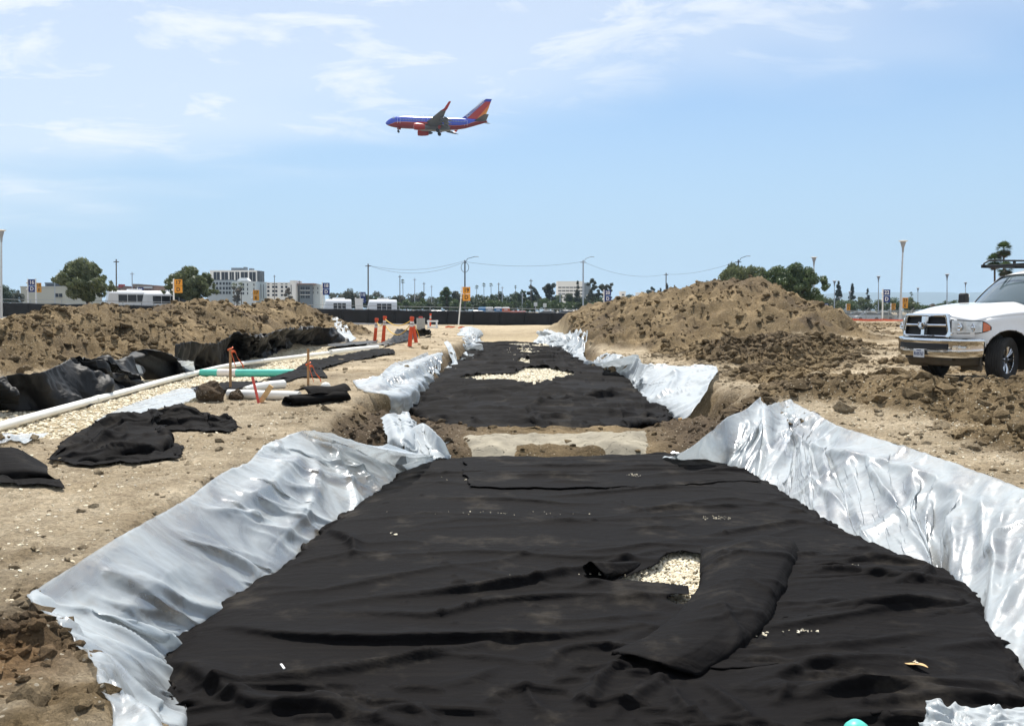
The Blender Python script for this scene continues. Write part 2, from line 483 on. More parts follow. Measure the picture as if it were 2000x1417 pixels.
def soil_material():
    m = bpy.data.materials.new('soil'); m.use_nodes = True
    t = m.node_tree; L = t.links.new; b = t.nodes['Principled BSDF']
    b.inputs['Roughness'].default_value = 0.95; b.inputs['Specular IOR Level'].default_value = 0.15
    tc = N(t, 'ShaderNodeTexCoord')
    def nz(scale, det=6, rough=0.6):
        n = N(t, 'ShaderNodeTexNoise'); n.inputs['Scale'].default_value = scale; n.inputs['Detail'].default_value = det; n.inputs['Roughness'].default_value = rough
        L(tc.outputs['Object'], n.inputs['Vector']); return n.outputs['Fac']
    def ramp(fac, stops):
        r = N(t, 'ShaderNodeValToRGB'); cr = r.color_ramp
        while len(cr.elements) < len(stops): cr.elements.new(0.5)
        for e, (p, c) in zip(cr.elements, stops): e.position = p; e.color = (*c, 1)
        L(fac, r.inputs[0]); return r.outputs[0]
    def mix(fac, a, bb, typ='MIX'):
        x = N(t, 'ShaderNodeMix', data_type='RGBA', blend_type=typ)
        if hasattr(fac, 'links'): L(fac, x.inputs[0])
        else: x.inputs[0].default_value = fac
        for s, v in ((6, a), (7, bb)):
            if hasattr(v, 'links'): L(v, x.inputs[s])
            else: x.inputs[s].default_value = (*v, 1)
        return x.outputs[2]
    at = N(t, 'ShaderNodeAttribute'); at.attribute_name = 'soil'
    sp_ = N(t, 'ShaderNodeSeparateColor'); L(at.outputs['Color'], sp_.inputs[0])
    at2 = N(t, 'ShaderNodeAttribute'); at2.attribute_name = 'soil2'
    sp2 = N(t, 'ShaderNodeSeparateColor'); L(at2.outputs['Color'], sp2.inputs[0])
    raw = ramp(nz(1.1, 8, 0.62), [(0.30, (0.110, 0.078, 0.042)), (0.5, (0.205, 0.148, 0.080)), (0.72, (0.33, 0.245, 0.140))])
    pale = ramp(nz(2.3, 8, 0.66), [(0.28, (0.30, 0.235, 0.155)), (0.5, (0.45, 0.365, 0.25)), (0.7, (0.55, 0.46, 0.33))])
    c = mix(sp2.outputs[1], raw, pale)
    pt = N(t, 'ShaderNodeMapRange'); pt.inputs['From Min'].default_value = 0.3; pt.inputs['From Max'].default_value = 0.7; pt.inputs['To Min'].default_value = 0.70; pt.inputs['To Max'].default_value = 1.25
    L(nz(0.33, 5, 0.6), pt.inputs['Value']); c = mix(1.0, c, pt.outputs[0], 'MULTIPLY')
    dk = ramp(nz(5, 6, 0.6), [(0.3, (0.070, 0.051, 0.036)), (0.7, (0.135, 0.100, 0.070))])
    c = mix(sp_.outputs[1], c, dk)
    gr = ramp(nz(26, 4, 0.7), [(0.32, (0.36, 0.28, 0.17)), (0.5, (0.56, 0.46, 0.30)), (0.7, (0.68, 0.58, 0.41))])
    c = mix(sp_.outputs[0], c, gr)
    c = mix(sp_.outputs[2], c, (0.34, 0.18, 0.065))
    # fine speckle of pebbles and grains
    v = N(t, 'ShaderNodeTexVoronoi'); v.inputs['Scale'].default_value = 34; L(tc.outputs['Object'], v.inputs['Vector'])
    sc_ = N(t, 'ShaderNodeSeparateColor'); L(v.outputs['Color'], sc_.inputs[0])
    mr = N(t, 'ShaderNodeMapRange'); mr.inputs['To Min'].default_value = 0.72; mr.inputs['To Max'].default_value = 1.25
    L(sc_.outputs[0], mr.inputs['Value'])
    c = mix(0.8, c, mr.outputs[0], 'MULTIPLY')
    gt = N(t, 'ShaderNodeMath', operation='GREATER_THAN'); gt.inputs[1].default_value = 0.93; L(sc_.outputs[1], gt.inputs[0])
    lt = N(t, 'ShaderNodeMath', operation='LESS_THAN'); lt.inputs[1].default_value = 0.33; L(v.outputs['Distance'], lt.inputs[0])
    pb = N(t, 'ShaderNodeMath', operation='MULTIPLY'); L(gt.outputs[0], pb.inputs[0]); L(lt.outputs[0], pb.inputs[1])
    c = mix(pb.outputs[0], c, (0.52, 0.45, 0.34))
    L(c, b.inputs['Base Color'])
    bp = N(t, 'ShaderNodeBump'); bp.inputs['Strength'].default_value = 1.0; bp.inputs['Distance'].default_value = 0.09
    L(nz(14, 10, 0.72), bp.inputs['Height'])
    bp2 = N(t, 'ShaderNodeBump'); bp2.inputs['Strength'].default_value = 0.5; bp2.inputs['Distance'].default_value = 0.012
    L(v.outputs['Distance'], bp2.inputs['Height']); L(bp.outputs[0], bp2.inputs['Normal'])
    L(bp2.outputs[0], b.inputs['Normal'])
    return m
SOIL = soil_material()

def set_soil(me, gravel, dark, clay, tread):
    n = len(me.vertices)
    a = me.attributes.new('soil', 'FLOAT_COLOR', 'POINT')
    a.data.foreach_set('color', np.stack([gravel, dark, clay, np.ones(n)], 1).astype(np.float32).ravel())
    a2 = me.attributes.new('soil2', 'FLOAT_COLOR', 'POINT')
    a2.data.foreach_set('color', np.stack([tread * 0, tread, tread * 0, np.ones(n)], 1).astype(np.float32).ravel())

def build_ground():
    ys = [1.0]
    while ys[-1] < 125: ys.append(ys[-1] + 0.0062 * (ys[-1] + 1.2))
    while ys[-1] < 14000: ys.append(ys[-1] * 1.12)
    ys = np.array(ys)
    s = np.linspace(-1.2, 1.2, 920)
    s = np.sign(s) * (np.abs(s) * 0.86 + 0.14 * np.abs(s) ** 3 / 1.44)
    Y, S = np.meshgrid(ys, s, indexing='ij')
    X = (Y + 3.0) * S
    z, rough, g, d, c, tr = land(X.ravel(), Y.ravel())
    far = sstep(100, 135, Y.ravel())
    z = z * (1 - far) + far * (0.85 * sstep(-18, -50, X.ravel()) * sstep(400, 120, Y.ravel()) - 0.03)
    co = np.stack([X.ravel(), Y.ravel(), z], 1)
    o = fast_mesh('ground', co, grid_faces(len(ys), len(s))[:, ::-1], SOIL)
    set_soil(o.data, g, d, c, tr)
    tag(o, 'bare trenched earth with spoil heaps either side', kind='structure')
    # the land behind and around the dig, below the worked surface
    b = MB().box((0, 0, -2.6), (600, 300, 1.0)).obj('subsoil', mat('subsoil', (0.22, 0.16, 0.10), 0.95))
    tag(b, 'plain earth around the building site', kind='structure')
build_ground()

# loose clods lying on the surface
def stones(name, pts, sizes, material, seed, flat=0.75, sub=1, soil=None, kind='stuff', label=None, tilt=1.0):
    rng = np.random.default_rng(seed)
    bm = bmesh.new(); bmesh.ops.create_icosphere(bm, subdivisions=sub, radius=1.0)
    bv = np.array([v.co[:] for v in bm.verts]); bf = np.array([[v.index for v in f.verts] for f in bm.faces]); bm.free()
    n = len(pts)
    var = []
    for k in range(12):
        r = 1 + 0.34 * rng.standard_normal(len(bv)).clip(-1.6, 1.6) * (0.8 if sub == 1 else 0.55)
        if sub > 1:
            d0 = rng.standard_normal((6, 3)); d0 /= np.linalg.norm(d0, axis=1)[:, None]
            r = 1 + 0.10 * rng.standard_normal(len(bv))
            for q in d0: r = np.minimum(r, 0.72 / np.maximum(bv @ q, 0.35))
        var.append(bv * r[:, None] * np.array([1, 0.65 + 0.5 * rng.random(), 0.55 + 0.4 * rng.random()]))
    var = np.array(var)
    vi = rng.integers(0, 12, n)
    a = rng.random(n) * 2 * math.pi; b = (rng.random(n) - 0.5) * 1.2 * tilt
    V = var[vi] * np.asarray(sizes)[:, None, None]
    ca, sa, cb, sb = np.cos(a)[:, None], np.sin(a)[:, None], np.cos(b)[:, None], np.sin(b)[:, None]
    x, y, z = V[..., 0], V[..., 1], V[..., 2] * flat
    y, z = y * cb - z * sb, y * sb + z * cb
    x, y = x * ca - y * sa, x * sa + y * ca
    V = np.stack([x, y, z], -1) + np.asarray(pts)[:, None, :]
    F = (bf[None] + (np.arange(n) * len(bv))[:, None, None]).reshape(-1, 3)
    o = fast_mesh(name, V.reshape(-1, 3), F, material, smooth=False)
    if soil is not None:
        set_soil(o.data, *[np.repeat(q, len(bv)) for q in soil])
    if kind: o['kind'] = kind
    if label: o['label'] = label
    return o

def scatter_clods():
    rng = np.random.default_rng(5)
    # candidates spread evenly over the ground of the dig, thinner with distance
    P = []
    def area(x0, x1, y0, y1, n):
        P.append(np.stack([rng.uniform(x0, x1, n), rng.uniform(y0, y1, n)], 1))
    area(-5, 7, 2.6, 14, 9000); area(-16, 18, 8, 30, 42000); area(-26, 32, 28, 62, 36000); area(-3.4, 5.4, 3, 17, 7000)
    area(3.5, 10, 8, 34, 26000); area(-3.2, -2.0, 3.2, 5, 1500); area(-7.4, -4.6, 8.6, 11.2, 1500); area(5, 14, 19, 30, 9000)
    P = np.concatenate(P)
    z, rough, g, d, c, tr = land(P[:, 0], P[:, 1])
    px, py = project(np.stack([P[:, 0], P[:, 1], z], 1))
    l, r = trench_edges(P[:, 1])
    bed = (P[:, 0] > l + 0.2) & (P[:, 0] < r - 0.2) & ((P[:, 1] < 12.6) | (P[:, 1] > 15.9)) 
    keep = (rng.random(len(P)) < (rough * 0.85 + 0.025)) & (g < 0.35) & ~bed & (px > -260) & (px < 2260)
    P, z, rough, d, c, tr, g = P[keep], z[keep], rough[keep], d[keep], c[keep], tr[keep], g[keep]
    dist = np.hypot(P[:, 0], P[:, 1])
    size = 0.0115 * np.exp(rng.standard_normal(len(P)) * 0.85) * (0.55 + 1.1 * rough) * (1 + dist / 42)
    size = np.minimum(size, 0.20)
    pts = np.stack([P[:, 0], P[:, 1], z + size * 0.1], 1)
    dk = np.clip(d + 0.3 * (rng.random(len(P)) - 0.8), 0, 1)
    stones('dirt_clods', pts, size, SOIL, 3, soil=(g * 0, dk, c, tr * 0.8), label='loose clods of brown earth strewn over heaps and banks')
    # bigger lumps near the camera, rounder
    big = []
    for (x0, x1, y0, y1, n, lo, hi) in ((-2.75, -2.05, 3.5, 4.4, 70, 0.018, 0.05), (-7.2, -5.0, 9.0, 11.0, 90, 0.03, 0.09), (3.0, 5.2, 12.6, 17.5, 160, 0.03, 0.08),
                                       (-3.0, -1.6, 12.6, 15.6, 60, 0.03, 0.07), (6, 16, 14, 26, 520, 0.04, 0.13), (6, 12, 22, 30, 300, 0.05, 0.16), (-15, -9.6, 14, 40, 420, 0.06, 0.17)):
        q = np.stack([rng.uniform(x0, x1, n), rng.uniform(y0, y1, n)], 1); s_ = lo + (hi - lo) * rng.random(n) ** 2.2
        big.append(np.concatenate([q, s_[:, None]], 1))
    B = np.concatenate(big)
    z, rough, g, d, c, tr = land(B[:, 0], B[:, 1])
    ok = (rough > 0.3) & (g < 0.3)
    B, z, d, c, tr, g = B[ok], z[ok], d[ok], c[ok], tr[ok], g[ok]
    stones('earth_lumps', np.stack([B[:, 0], B[:, 1], z + B[:, 2] * 0.3], 1), B[:, 2], SOIL, 8, sub=2, flat=0.8,
           soil=(g * 0, np.clip(d * 0.8 + 0.3 * rng.random(len(B)), 0, 1), c, tr * 0.4), label='bigger broken lumps of earth on the heaps')
scatter_clods()
# ------------------------------------------------------------------ cloth and film laid in the trenches
def geotextile_material(name, base=(0.0052, 0.0045, 0.0047), dust=0.28, film=False):
    m = bpy.data.materials.new(name); m.use_nodes = True
    t = m.node_tree; L = t.links.new; b = t.nodes['Principled BSDF']
    b.inputs['Roughness'].default_value = 0.55 if film else 0.78
    b.inputs['Specular IOR Level'].default_value = 0.3 if film else 0.07
    b.inputs['Sheen Weight'].default_value = 0.0
    b.inputs['Sheen Roughness'].default_value = 0.5
    tc = N(t, 'ShaderNodeTexCoord')
    n = N(t, 'ShaderNodeTexNoise'); n.inputs['Scale'].default_value = 1.7; n.inputs['Detail'].default_value = 9; n.inputs['Roughness'].default_value = 0.68
    L(tc.outputs['Object'], n.inputs['Vector'])
    mr = N(t, 'ShaderNodeMapRange', interpolation_type='SMOOTHSTEP'); mr.inputs['From Min'].default_value = 0.53; mr.inputs['From Max'].default_value = 0.74
    mr.inputs['To Max'].default_value = dust
    L(n.outputs['Fac'], mr.inputs['Value'])
    # streaks of dust running with the weave
    mp = N(t, 'ShaderNodeMapping'); mp.inputs['Scale'].default_value = (0.6, 7, 1); L(tc.outputs['Object'], mp.inputs[0])
    n3 = N(t, 'ShaderNodeTexNoise'); n3.inputs['Scale'].default_value = 3; n3.inputs['Detail'].default_value = 8; L(mp.outputs[0], n3.inputs['Vector'])
    mr3 = N(t, 'ShaderNodeMapRange'); mr3.inputs['From Min'].default_value = 0.5; mr3.inputs['From Max'].default_value = 0.8; mr3.inputs['To Max'].default_value = dust * 0.15
    L(n3.outputs['Fac'], mr3.inputs['Value'])
    ad = N(t, 'ShaderNodeMath', operation='ADD'); L(mr.outputs[0], ad.inputs[0]); L(mr3.outputs[0], ad.inputs[1])
    mx = N(t, 'ShaderNodeMix', data_type='RGBA'); L(ad.outputs[0], mx.inputs[0])
    mx.inputs[6].default_value = (*base, 1); mx.inputs[7].default_value = (0.110, 0.094, 0.074, 1)
    L(mx.outputs[2], b.inputs['Base Color'])
    n2 = N(t, 'ShaderNodeTexNoise'); n2.inputs['Scale'].default_value = 420; n2.inputs['Detail'].default_value = 2
    L(tc.outputs['Object'], n2.inputs['Vector'])
    n4 = N(t, 'ShaderNodeTexNoise'); n4.inputs['Scale'].default_value = 22; n4.inputs['Detail'].default_value = 5; L(tc.outputs['Object'], n4.inputs['Vector'])
    bp = N(t, 'ShaderNodeBump'); bp.inputs['Strength'].default_value = 0.35; bp.inputs['Distance'].default_value = 0.003; L(n2.outputs['Fac'], bp.inputs['Height'])
    bp2 = N(t, 'ShaderNodeBump'); bp2.inputs['Strength'].default_value = 0.35; bp2.inputs['Distance'].default_value = 0.012; L(n4.outputs['Fac'], bp2.inputs['Height'])
    mpw = N(t, 'ShaderNodeMapping'); mpw.inputs['Scale'].default_value = (1.6, 4.0, 3); mpw.inputs['Rotation'].default_value = (0, 0, 0.12); L(tc.outputs['Object'], mpw.inputs[0])
    n5 = N(t, 'ShaderNodeTexNoise'); n5.inputs['Scale'].default_value = 3.2; n5.inputs['Detail'].default_value = 6; n5.inputs['Distortion'].default_value = 0.8; L(mpw.outputs[0], n5.inputs['Vector'])
    bp3 = N(t, 'ShaderNodeBump'); bp3.inputs['Strength'].default_value = 0.22; bp3.inputs['Distance'].default_value = 0.05; L(n5.outputs['Fac'], bp3.inputs['Height'])
    L(bp.outputs[0], bp2.inputs['Normal']); L(bp2.outputs[0], bp3.inputs['Normal']); L(bp3.outputs[0], b.inputs['Normal'])
    return m
def poly_material(name, opacity=0.9, tintc=(0.73, 0.785, 0.81)):
    """milky polythene film: scatters, lets some light through and shines"""
    m = bpy.data.materials.new(name); m.use_nodes = True
    t = m.node_tree; L = t.links.new
    for n in list(t.nodes): t.nodes.remove(n)
    out = N(t, 'ShaderNodeOutputMaterial')
    tc = N(t, 'ShaderNodeTexCoord')
    n = N(t, 'ShaderNodeTexNoise'); n.inputs['Scale'].default_value = 1.3; n.inputs['Detail'].default_value = 6; n.inputs['Distortion'].default_value = 1.4
    L(tc.outputs['Object'], n.inputs['Vector'])
    n2 = N(t, 'ShaderNodeTexNoise'); n2.inputs['Scale'].default_value = 9; n2.inputs['Detail'].default_value = 7; n2.inputs['Distortion'].default_value = 1.2
    L(tc.outputs['Object'], n2.inputs['Vector'])
    bp = N(t, 'ShaderNodeBump'); bp.inputs['Strength'].default_value = 0.18; bp.inputs['Distance'].default_value = 0.012; L(n2.outputs['Fac'], bp.inputs['Height'])
    dif = N(t, 'ShaderNodeBsdfDiffuse'); tr = N(t, 'ShaderNodeBsdfTranslucent'); gl = N(t, 'ShaderNodeBsdfGlossy'); tp = N(t, 'ShaderNodeBsdfTransparent')
    # soil dust caught on the film
    mr = N(t, 'ShaderNodeMapRange'); mr.inputs['From Min'].default_value = 0.52; mr.inputs['From Max'].default_value = 0.80; mr.inputs['To Max'].default_value = 0.42
    L(n2.outputs['Fac'], mr.inputs['Value'])
    cm = N(t, 'ShaderNodeMix', data_type='RGBA'); L(mr.outputs[0], cm.inputs[0]); cm.inputs[6].default_value = (*tintc, 1); cm.inputs[7].default_value = (0.5, 0.44, 0.36, 1)
    L(cm.outputs[2], dif.inputs[0]); tr.inputs[0].default_value = (*tintc, 1)
    gl.inputs['Roughness'].default_value = 0.28; gl.inputs['Color'].default_value = (0.95, 0.97, 1, 1)
    for q in (dif, gl): L(bp.outputs[0], q.inputs['Normal'])
    m1 = N(t, 'ShaderNodeMixShader'); m1.inputs[0].default_value = 0.5; L(dif.outputs[0], m1.inputs[1]); L(tr.outputs[0], m1.inputs[2])
    m2 = N(t, 'ShaderNodeMixShader')
    mo = N(t, 'ShaderNodeMapRange'); mo.inputs['From Min'].default_value = 0.38; mo.inputs['From Max'].default_value = 0.62
    mo.inputs['To Min'].default_value = (1 - opacity) * 2.0; mo.inputs['To Max'].default_value = (1 - opacity) * 0.6
    L(n.outputs['Fac'], mo.inputs['Value']); L(mo.outputs[0], m2.inputs[0])
    L(m1.outputs[0], m2.inputs[1]); L(tp.outputs[0], m2.inputs[2])
    fr = N(t, 'ShaderNodeFresnel'); fr.inputs['IOR'].default_value = 1.45; L(bp.outputs[0], fr.inputs['Normal'])
    m3 = N(t, 'ShaderNodeMixShader'); fs = N(t, 'ShaderNodeMath', operation='MULTIPLY'); fs.inputs[1].default_value = 0.42; L(fr.outputs[0], fs.inputs[0]); L(fs.outputs[0], m3.inputs[0]); L(m2.outputs[0], m3.inputs[1]); L(gl.outputs[0], m3.inputs[2])
    L(m3.outputs[0], out.inputs[0])
    return m
CLOTH = geotextile_material('black_geotextile')
CLOTH_FAR = geotextile_material('black_geotextile_far', dust=0.25)
FILM_BLACK = geotextile_material('black_film', base=(0.008, 0.008, 0.0085), dust=0.2, film=True)
POLY = poly_material('clear_polythene', 0.57)
POLY_W = poly_material('white_polythene', 0.84, (0.77, 0.815, 0.835))

def spline(pts, n):
    P = np.array(pts, float)
    if len(P) == 2:
        return P[0] + (P[1] - P[0]) * np.linspace(0, 1, n)[:, None]
    E = np.vstack([2 * P[0] - P[1], P, 2 * P[-1] - P[-2]]); out = []
    for i in range(len(P) - 1):
        a, b, c, d = E[i], E[i + 1], E[i + 2], E[i + 3]
        t = np.linspace(0, 1, 24, endpoint=False)[:, None]
        q = 0.5 * (2 * b + (c - a) * t + (2 * a - 5 * b + 4 * c - d) * t * t + (3 * b - a - 3 * c + d) * t ** 3)
        out.append(q * 0.65 + (b + (c - b) * t) * 0.35)
    out.append(P[-1:]); Q = np.vstack(out)
    s = np.r_[0, np.cumsum(np.linalg.norm(np.diff(Q, axis=0), axis=1))]
    tt = np.linspace(0, s[-1], n)
    return np.stack([np.interp(tt, s, Q[:, k]) for k in range(3)], 1)
def edge(pts):
    """corner points given as (photo x, photo y, height): the place on the land they belong to"""
    return [at_z(p[0], p[1], p[2]) for p in pts]
def seg_field(V, line):
    """distance of every vertex to a polyline, place along it and nearest point"""
    best = np.full(len(V), 1e9); T = np.zeros(len(V)); Q = np.zeros((len(V), 3))
    L = np.linalg.norm(np.diff(line, axis=0), axis=1); S = np.r_[0, np.cumsum(L)]
    for i in range(len(line) - 1):
        a = line[i]; d = line[i + 1] - a; L2 = d @ d + 1e-12
        t = np.clip(((V - a) @ d) / L2, 0, 1); q = a + t[:, None] * d
        dd = np.linalg.norm(V - q, axis=1); k = dd < best
        best[k] = dd[k]; T[k] = (S[i] + t[k] * L[i]) / S[-1]; Q[k] = q[k]
    return best, T, Q
def grid_normals(P):
    du = np.gradient(P, axis=0); dv = np.gradient(P, axis=1)
    n = np.cross(du, dv); n /= np.linalg.norm(n, axis=2)[..., None] + 1e-12
    n[n[..., 2] < 0] *= -1
    return n
def relax(P, base, nrm, slack, pin, steps=26, iters=9, bend=0.15, sag=1.0, ku=1.0, kv=1.0):
    """lets a sheet with spare length settle over its bed: long buckles and tight creases form by themselves"""
    X = P.copy(); Vel = np.zeros_like(X); dt = 0.03; G = np.array([0, 0, -9.8 * sag]) * dt * dt
    cons = []
    for (du, dv, st) in ((1, 0, 1.0), (0, 1, 1.0), (1, 1, 0.35), (1, -1, 0.35), (2, 0, bend), (0, 2, bend)):
        def sl(a, n, off):
            return slice(max(0, a) + off, None)
        nu, nv = X.shape[:2]
        ua, ub = slice(0, nu - du), slice(du, nu)
        if dv >= 0: va, vb = slice(0, nv - dv), slice(dv, nv)
        else: va, vb = slice(-dv, nv), slice(0, nv + dv)
        d = P[ub, vb] - P[ua, va]; sf = 0.5 * (slack[ub, vb] + slack[ua, va]) * (ku if dv == 0 else kv if du == 0 else 0.5 * (ku + kv))
        rest = np.sqrt((d * d).sum(-1)) * (1 + sf * (1.0 if du < 2 and dv < 2 else 0.9))
        for par in (0, 1):
            if du: q = (slice(par * du, None, None),)
            idx = np.arange(nu - du) if du else np.arange(nv - abs(dv))
            m = (idx // max(1, du or abs(dv))) % 2 == par
            cons.append((du, dv, st, rest, m, ua, va, ub, vb))
    for s in range(steps):
        Xn = X + Vel * 0.94 + G
        for it in range(iters):
            for (du, dv, st, rest, m, ua, va, ub, vb) in cons:
                A = Xn[ua, va]; B = Xn[ub, vb]
                if du: a = A[m]; b = B[m]; r = rest[m]
                else: a = A[:, m]; b = B[:, m]; r = rest[:, m]
                d = b - a; L = np.sqrt((d * d).sum(-1)) + 1e-9
                c = d * (0.5 * st * (1 - r / L))[..., None]
                if du: A[m] = a + c; B[m] = b - c
                else: A[:, m] = a + c; B[:, m] = b - c
            h = ((Xn - base) * nrm).sum(-1); h = np.minimum(h, 0); Xn -= nrm * h[..., None]
            Xn[pin] = P[pin]
        hit = ((Xn - base) * nrm).sum(-1) < 0.002
        Vel = Xn - X; Vel[hit] *= 0.55; X = Xn
    return X
def upsample(P):
    """twice the points, smooth in between"""
    def up(A):
        n = A.shape[0]; E = np.concatenate([2 * A[:1] - A[1:2], A, 2 * A[-1:] - A[-2:-1]])
        mid = (9 * (E[1:-2] + E[2:-1]) - E[:-3] - E[3:]) / 16
        out = np.zeros((2 * n - 1,) + A.shape[1:]); out[0::2] = A; out[1::2] = mid; return out
    return np.swapaxes(up(np.swapaxes(up(P), 0, 1)), 0, 1)
def sheet(name, top, bot, nu, nv, material, left=None, right=None, crown=0.0, folds=(), wr=(), edge_noise=0.0, lift=0.02, collide=True,
          thick=0.004, seed=1, hole=None, flat_edges=0.0, parent=None, sim=None, fan=None, creases=None):
    T = spline(edge(top), nu); B = spline(edge(bot), nu)
    Lf = spline(edge(left) if left else [T[0], B[0]], nv); Rg = spline(edge(right) if right else [T[-1], B[-1]], nv)
    u = np.linspace(0, 1, nu)[:, None, None]; v = np.linspace(0, 1, nv)[None, :, None]
    P = (1 - v) * T[:, None] + v * B[:, None] + (1 - u) * Lf[None] + u * Rg[None] - (
        (1 - u) * (1 - v) * T[0] + u * (1 - v) * T[-1] + (1 - u) * v * B[0] + u * v * B[-1])
    U = np.broadcast_to(u[..., 0], P.shape[:2]); Vv = np.broadcast_to(v[..., 0], P.shape[:2])
    rim = np.minimum(np.minimum(U, 1 - U), np.minimum(Vv, 1 - Vv))
    if edge_noise:
        k = np.exp(-rim / 0.03)
        P = P.copy()
        P[..., 0] += edge_noise * k * fbm(P[..., 0] * 3.1, P[..., 1] * 3.1, seed + 40, 4)
        P[..., 1] += edge_noise * 1.3 * k * fbm(P[..., 0] * 3.3 + 7, P[..., 1] * 2.1, seed + 50, 4)
    P = P.copy()
    if crown:
        c = np.minimum(1, rim / 0.10); P[..., 2] += crown * np.sqrt(1 - (1 - c) ** 2)
    nrm = grid_normals(P)
    base = P.reshape(-1, 3).copy(); nr = nrm.reshape(-1, 3)
    D = np.zeros((len(base), 3))
    bx, by = project(base)
    lines = [(f[0], f[1], f[2], f[3] if len(f) > 3 else 0.5, f[4] if len(f) > 4 else 0.5, None) for f in folds]
    if fan:
        rg = random.Random(seed); n_a, lo_h, hi_h, wd = fan
        for k in range(n_a):
            u0 = (k + rg.random()) / n_a
            for q in range(rg.randint(2, 4)):
                du = rg.uniform(-1, 1) * 0.9 / n_a; v1 = rg.uniform(0.35, 1.0); vs = rg.uniform(0.0, 0.25); up_ = rg.random() < 0.25
                pts = []
                for t in np.linspace(0, 1, 6):
                    uu = min(max(u0 + du * t + 0.15 / n_a * math.sin(3 * t + k), 0), 1); vv = vs + (v1 - vs) * t
                    if up_: vv = 1 - vv
                    pts.append(base[int(uu * (nu - 1)) * nv + int(vv * (nv - 1))])
                lines.append(([(k * 13 + q * 7, 0)], rg.uniform(lo_h, hi_h), wd * rg.uniform(0.6, 1.5), rg.uniform(0.5, 1.0), 0.15, np.array(pts)))
    if creases:
        rg = random.Random(seed + 5)
        for (n_c, v0, v1, len0, len1, h0, h1, w0, w1, slope) in creases:
            for k in range(n_c):
                uu = rg.uniform(-0.05, 0.95); ln = rg.uniform(len0, len1); vv = rg.uniform(v0, v1); sl_ = rg.gauss(0, slope); cv = rg.uniform(-0.02, 0.02); pts = []
                for t in np.linspace(0, 1, 7):
                    a_ = min(max(uu + ln * t, 0.02), 0.98); b_ = min(max(vv + sl_ * ln * (t - .5) + cv * math.sin(math.pi * t) + 0.006 * math.sin(7 * t + k), 0.01), 0.99)
                    pts.append(base[int(a_ * (nu - 1)) * nv + int(b_ * (nv - 1))])
                lines.append(([(k * 11, 0)], h0 + (h1 - h0) * rg.random() ** 1.8, rg.uniform(w0, w1), rg.uniform(0.25, 0.6), 0.45, np.array(pts)))
    def lay_folds(B_, N_):
        """raised folds along lines on the sheet, steeper on the side towards the camera"""
        DD = np.zeros((len(B_), 3))
        for (pts, h, w, asym, lean, given) in lines:
            line = []
            if given is not None: line = list(given)
            else:
                for (qx, qy) in pts:
                    k = np.argmin((bx - qx) ** 2 + (by - qy) ** 2); line.append(base[k])
            line = spline(line, 10 if given is not None else max(8, 4 * len(pts))) if len(line) > 2 else np.array(line)
            lo = line.min(0) - 2.6 * w; hi = line.max(0) + 2.6 * w
            sel = np.nonzero(((B_ > lo) & (B_ < hi)).all(1))[0]
            if len(sel) == 0: continue
            bs = B_[sel]
            d, t, q = seg_field(bs, line)
            near = d < 2.6 * w
            sel, bs, d, t, q = sel[near], bs[near], d[near], t[near], q[near]
            if len(sel) == 0: continue
            wob = 0.5 * w * fbm(bs[:, 0] * 2.3, bs[:, 1] * 2.3, seed + int(pts[0][0]) % 97, 2)
            side = -((bs[:, 0] - q[:, 0]) * q[:, 0] * 0.15 + (bs[:, 1] - q[:, 1]) * q[:, 1])   # towards the camera > 0
            wa = max(w * asym, min(w, 0.05))
            s = np.where(side > 0, d / wa, d / w)
            s = np.abs(s + np.where(side > 0, wob / wa * 0.3, wob / w))
            prof = np.exp(-s ** 1.6 * 1.3) * (0.85 + 0.3 * noise2(t * 2.3, t * 0 + 0.5, seed + 5))
            env = np.sqrt(np.clip(np.minimum(t / 0.3, (1 - t) / 0.3), 0, 1))
            amp = h * prof * env
            DD[sel] += N_[sel] * amp[:, None]
            DD[sel, 1] -= lean * amp
        return DD
    if sim is None: D += lay_folds(base, nr)
    for (amp, sx, sy, rot, sd_, kind) in wr:
        c_, s_ = math.cos(rot), math.sin(rot)
        xa, ya = base[:, 0] + 0.35 * base[:, 2], base[:, 1] + 0.6 * base[:, 2]
        wx = 0.25 / max(sx, sy) * 0 + 0.12 * fbm(xa * 1.1, ya * 1.1, sd_ + 9, 3)
        x_ = (xa * c_ - ya * s_ + wx) * sx; y_ = (xa * s_ + ya * c_ + wx) * sy
        if kind == 'ridge':
            nn = 1 - np.abs(fbm(x_, y_, sd_, 3, 0.45)) * 1.9; nn = np.clip(nn, -0.3, 1) ** 1 ; nn = np.where(nn > 0, nn ** 2.4, 0)
        elif kind == 'crease':
            nn = np.abs(noise2(x_, y_, sd_)) + 0.5 * np.abs(noise2(x_ * 2.1 + 5, y_ * 2.1, sd_ + 3)); nn = -nn + 0.5
        else:
            nn = fbm(x_, y_, sd_, 3)
        loc = 0.55 + 0.75 * noise2(xa * 0.9 + sd_, ya * 0.9, sd_ + 21)
        k = np.minimum(1, rim.ravel() / 0.02) if flat_edges else 1.0
        D += nr * (amp * nn * np.clip(loc, 0.1, 1.4) * k)[:, None]
    V = base + D
    if sim is not None:
        g3 = (nu, nv, 3); su = sim['slack']; r_ = rim.reshape(nu, nv)
        loc = fbm(P[..., 0] * sim.get('freq', 0.7), P[..., 1] * sim.get('freq', 0.7), seed + 70, 2)
        slack = su * np.clip(0.75 + 0.9 * loc, 0.0, 2.2)
        if 'near' in sim: slack = slack * (1 + sim['near'] * sstep(5.6, 4.6, P[..., 1]))
        pin = np.zeros((nu, nv), bool)
        for e in sim.get('pin', 'b'):
            if e == 'b': pin[:, -1] = True
            if e == 't': pin[:, 0] = True
            if e == 'p': pin[::sim.get('every', 9), 0] = True
            if e == 'l': pin[0, :] = True
            if e == 'r': pin[-1, :] = True
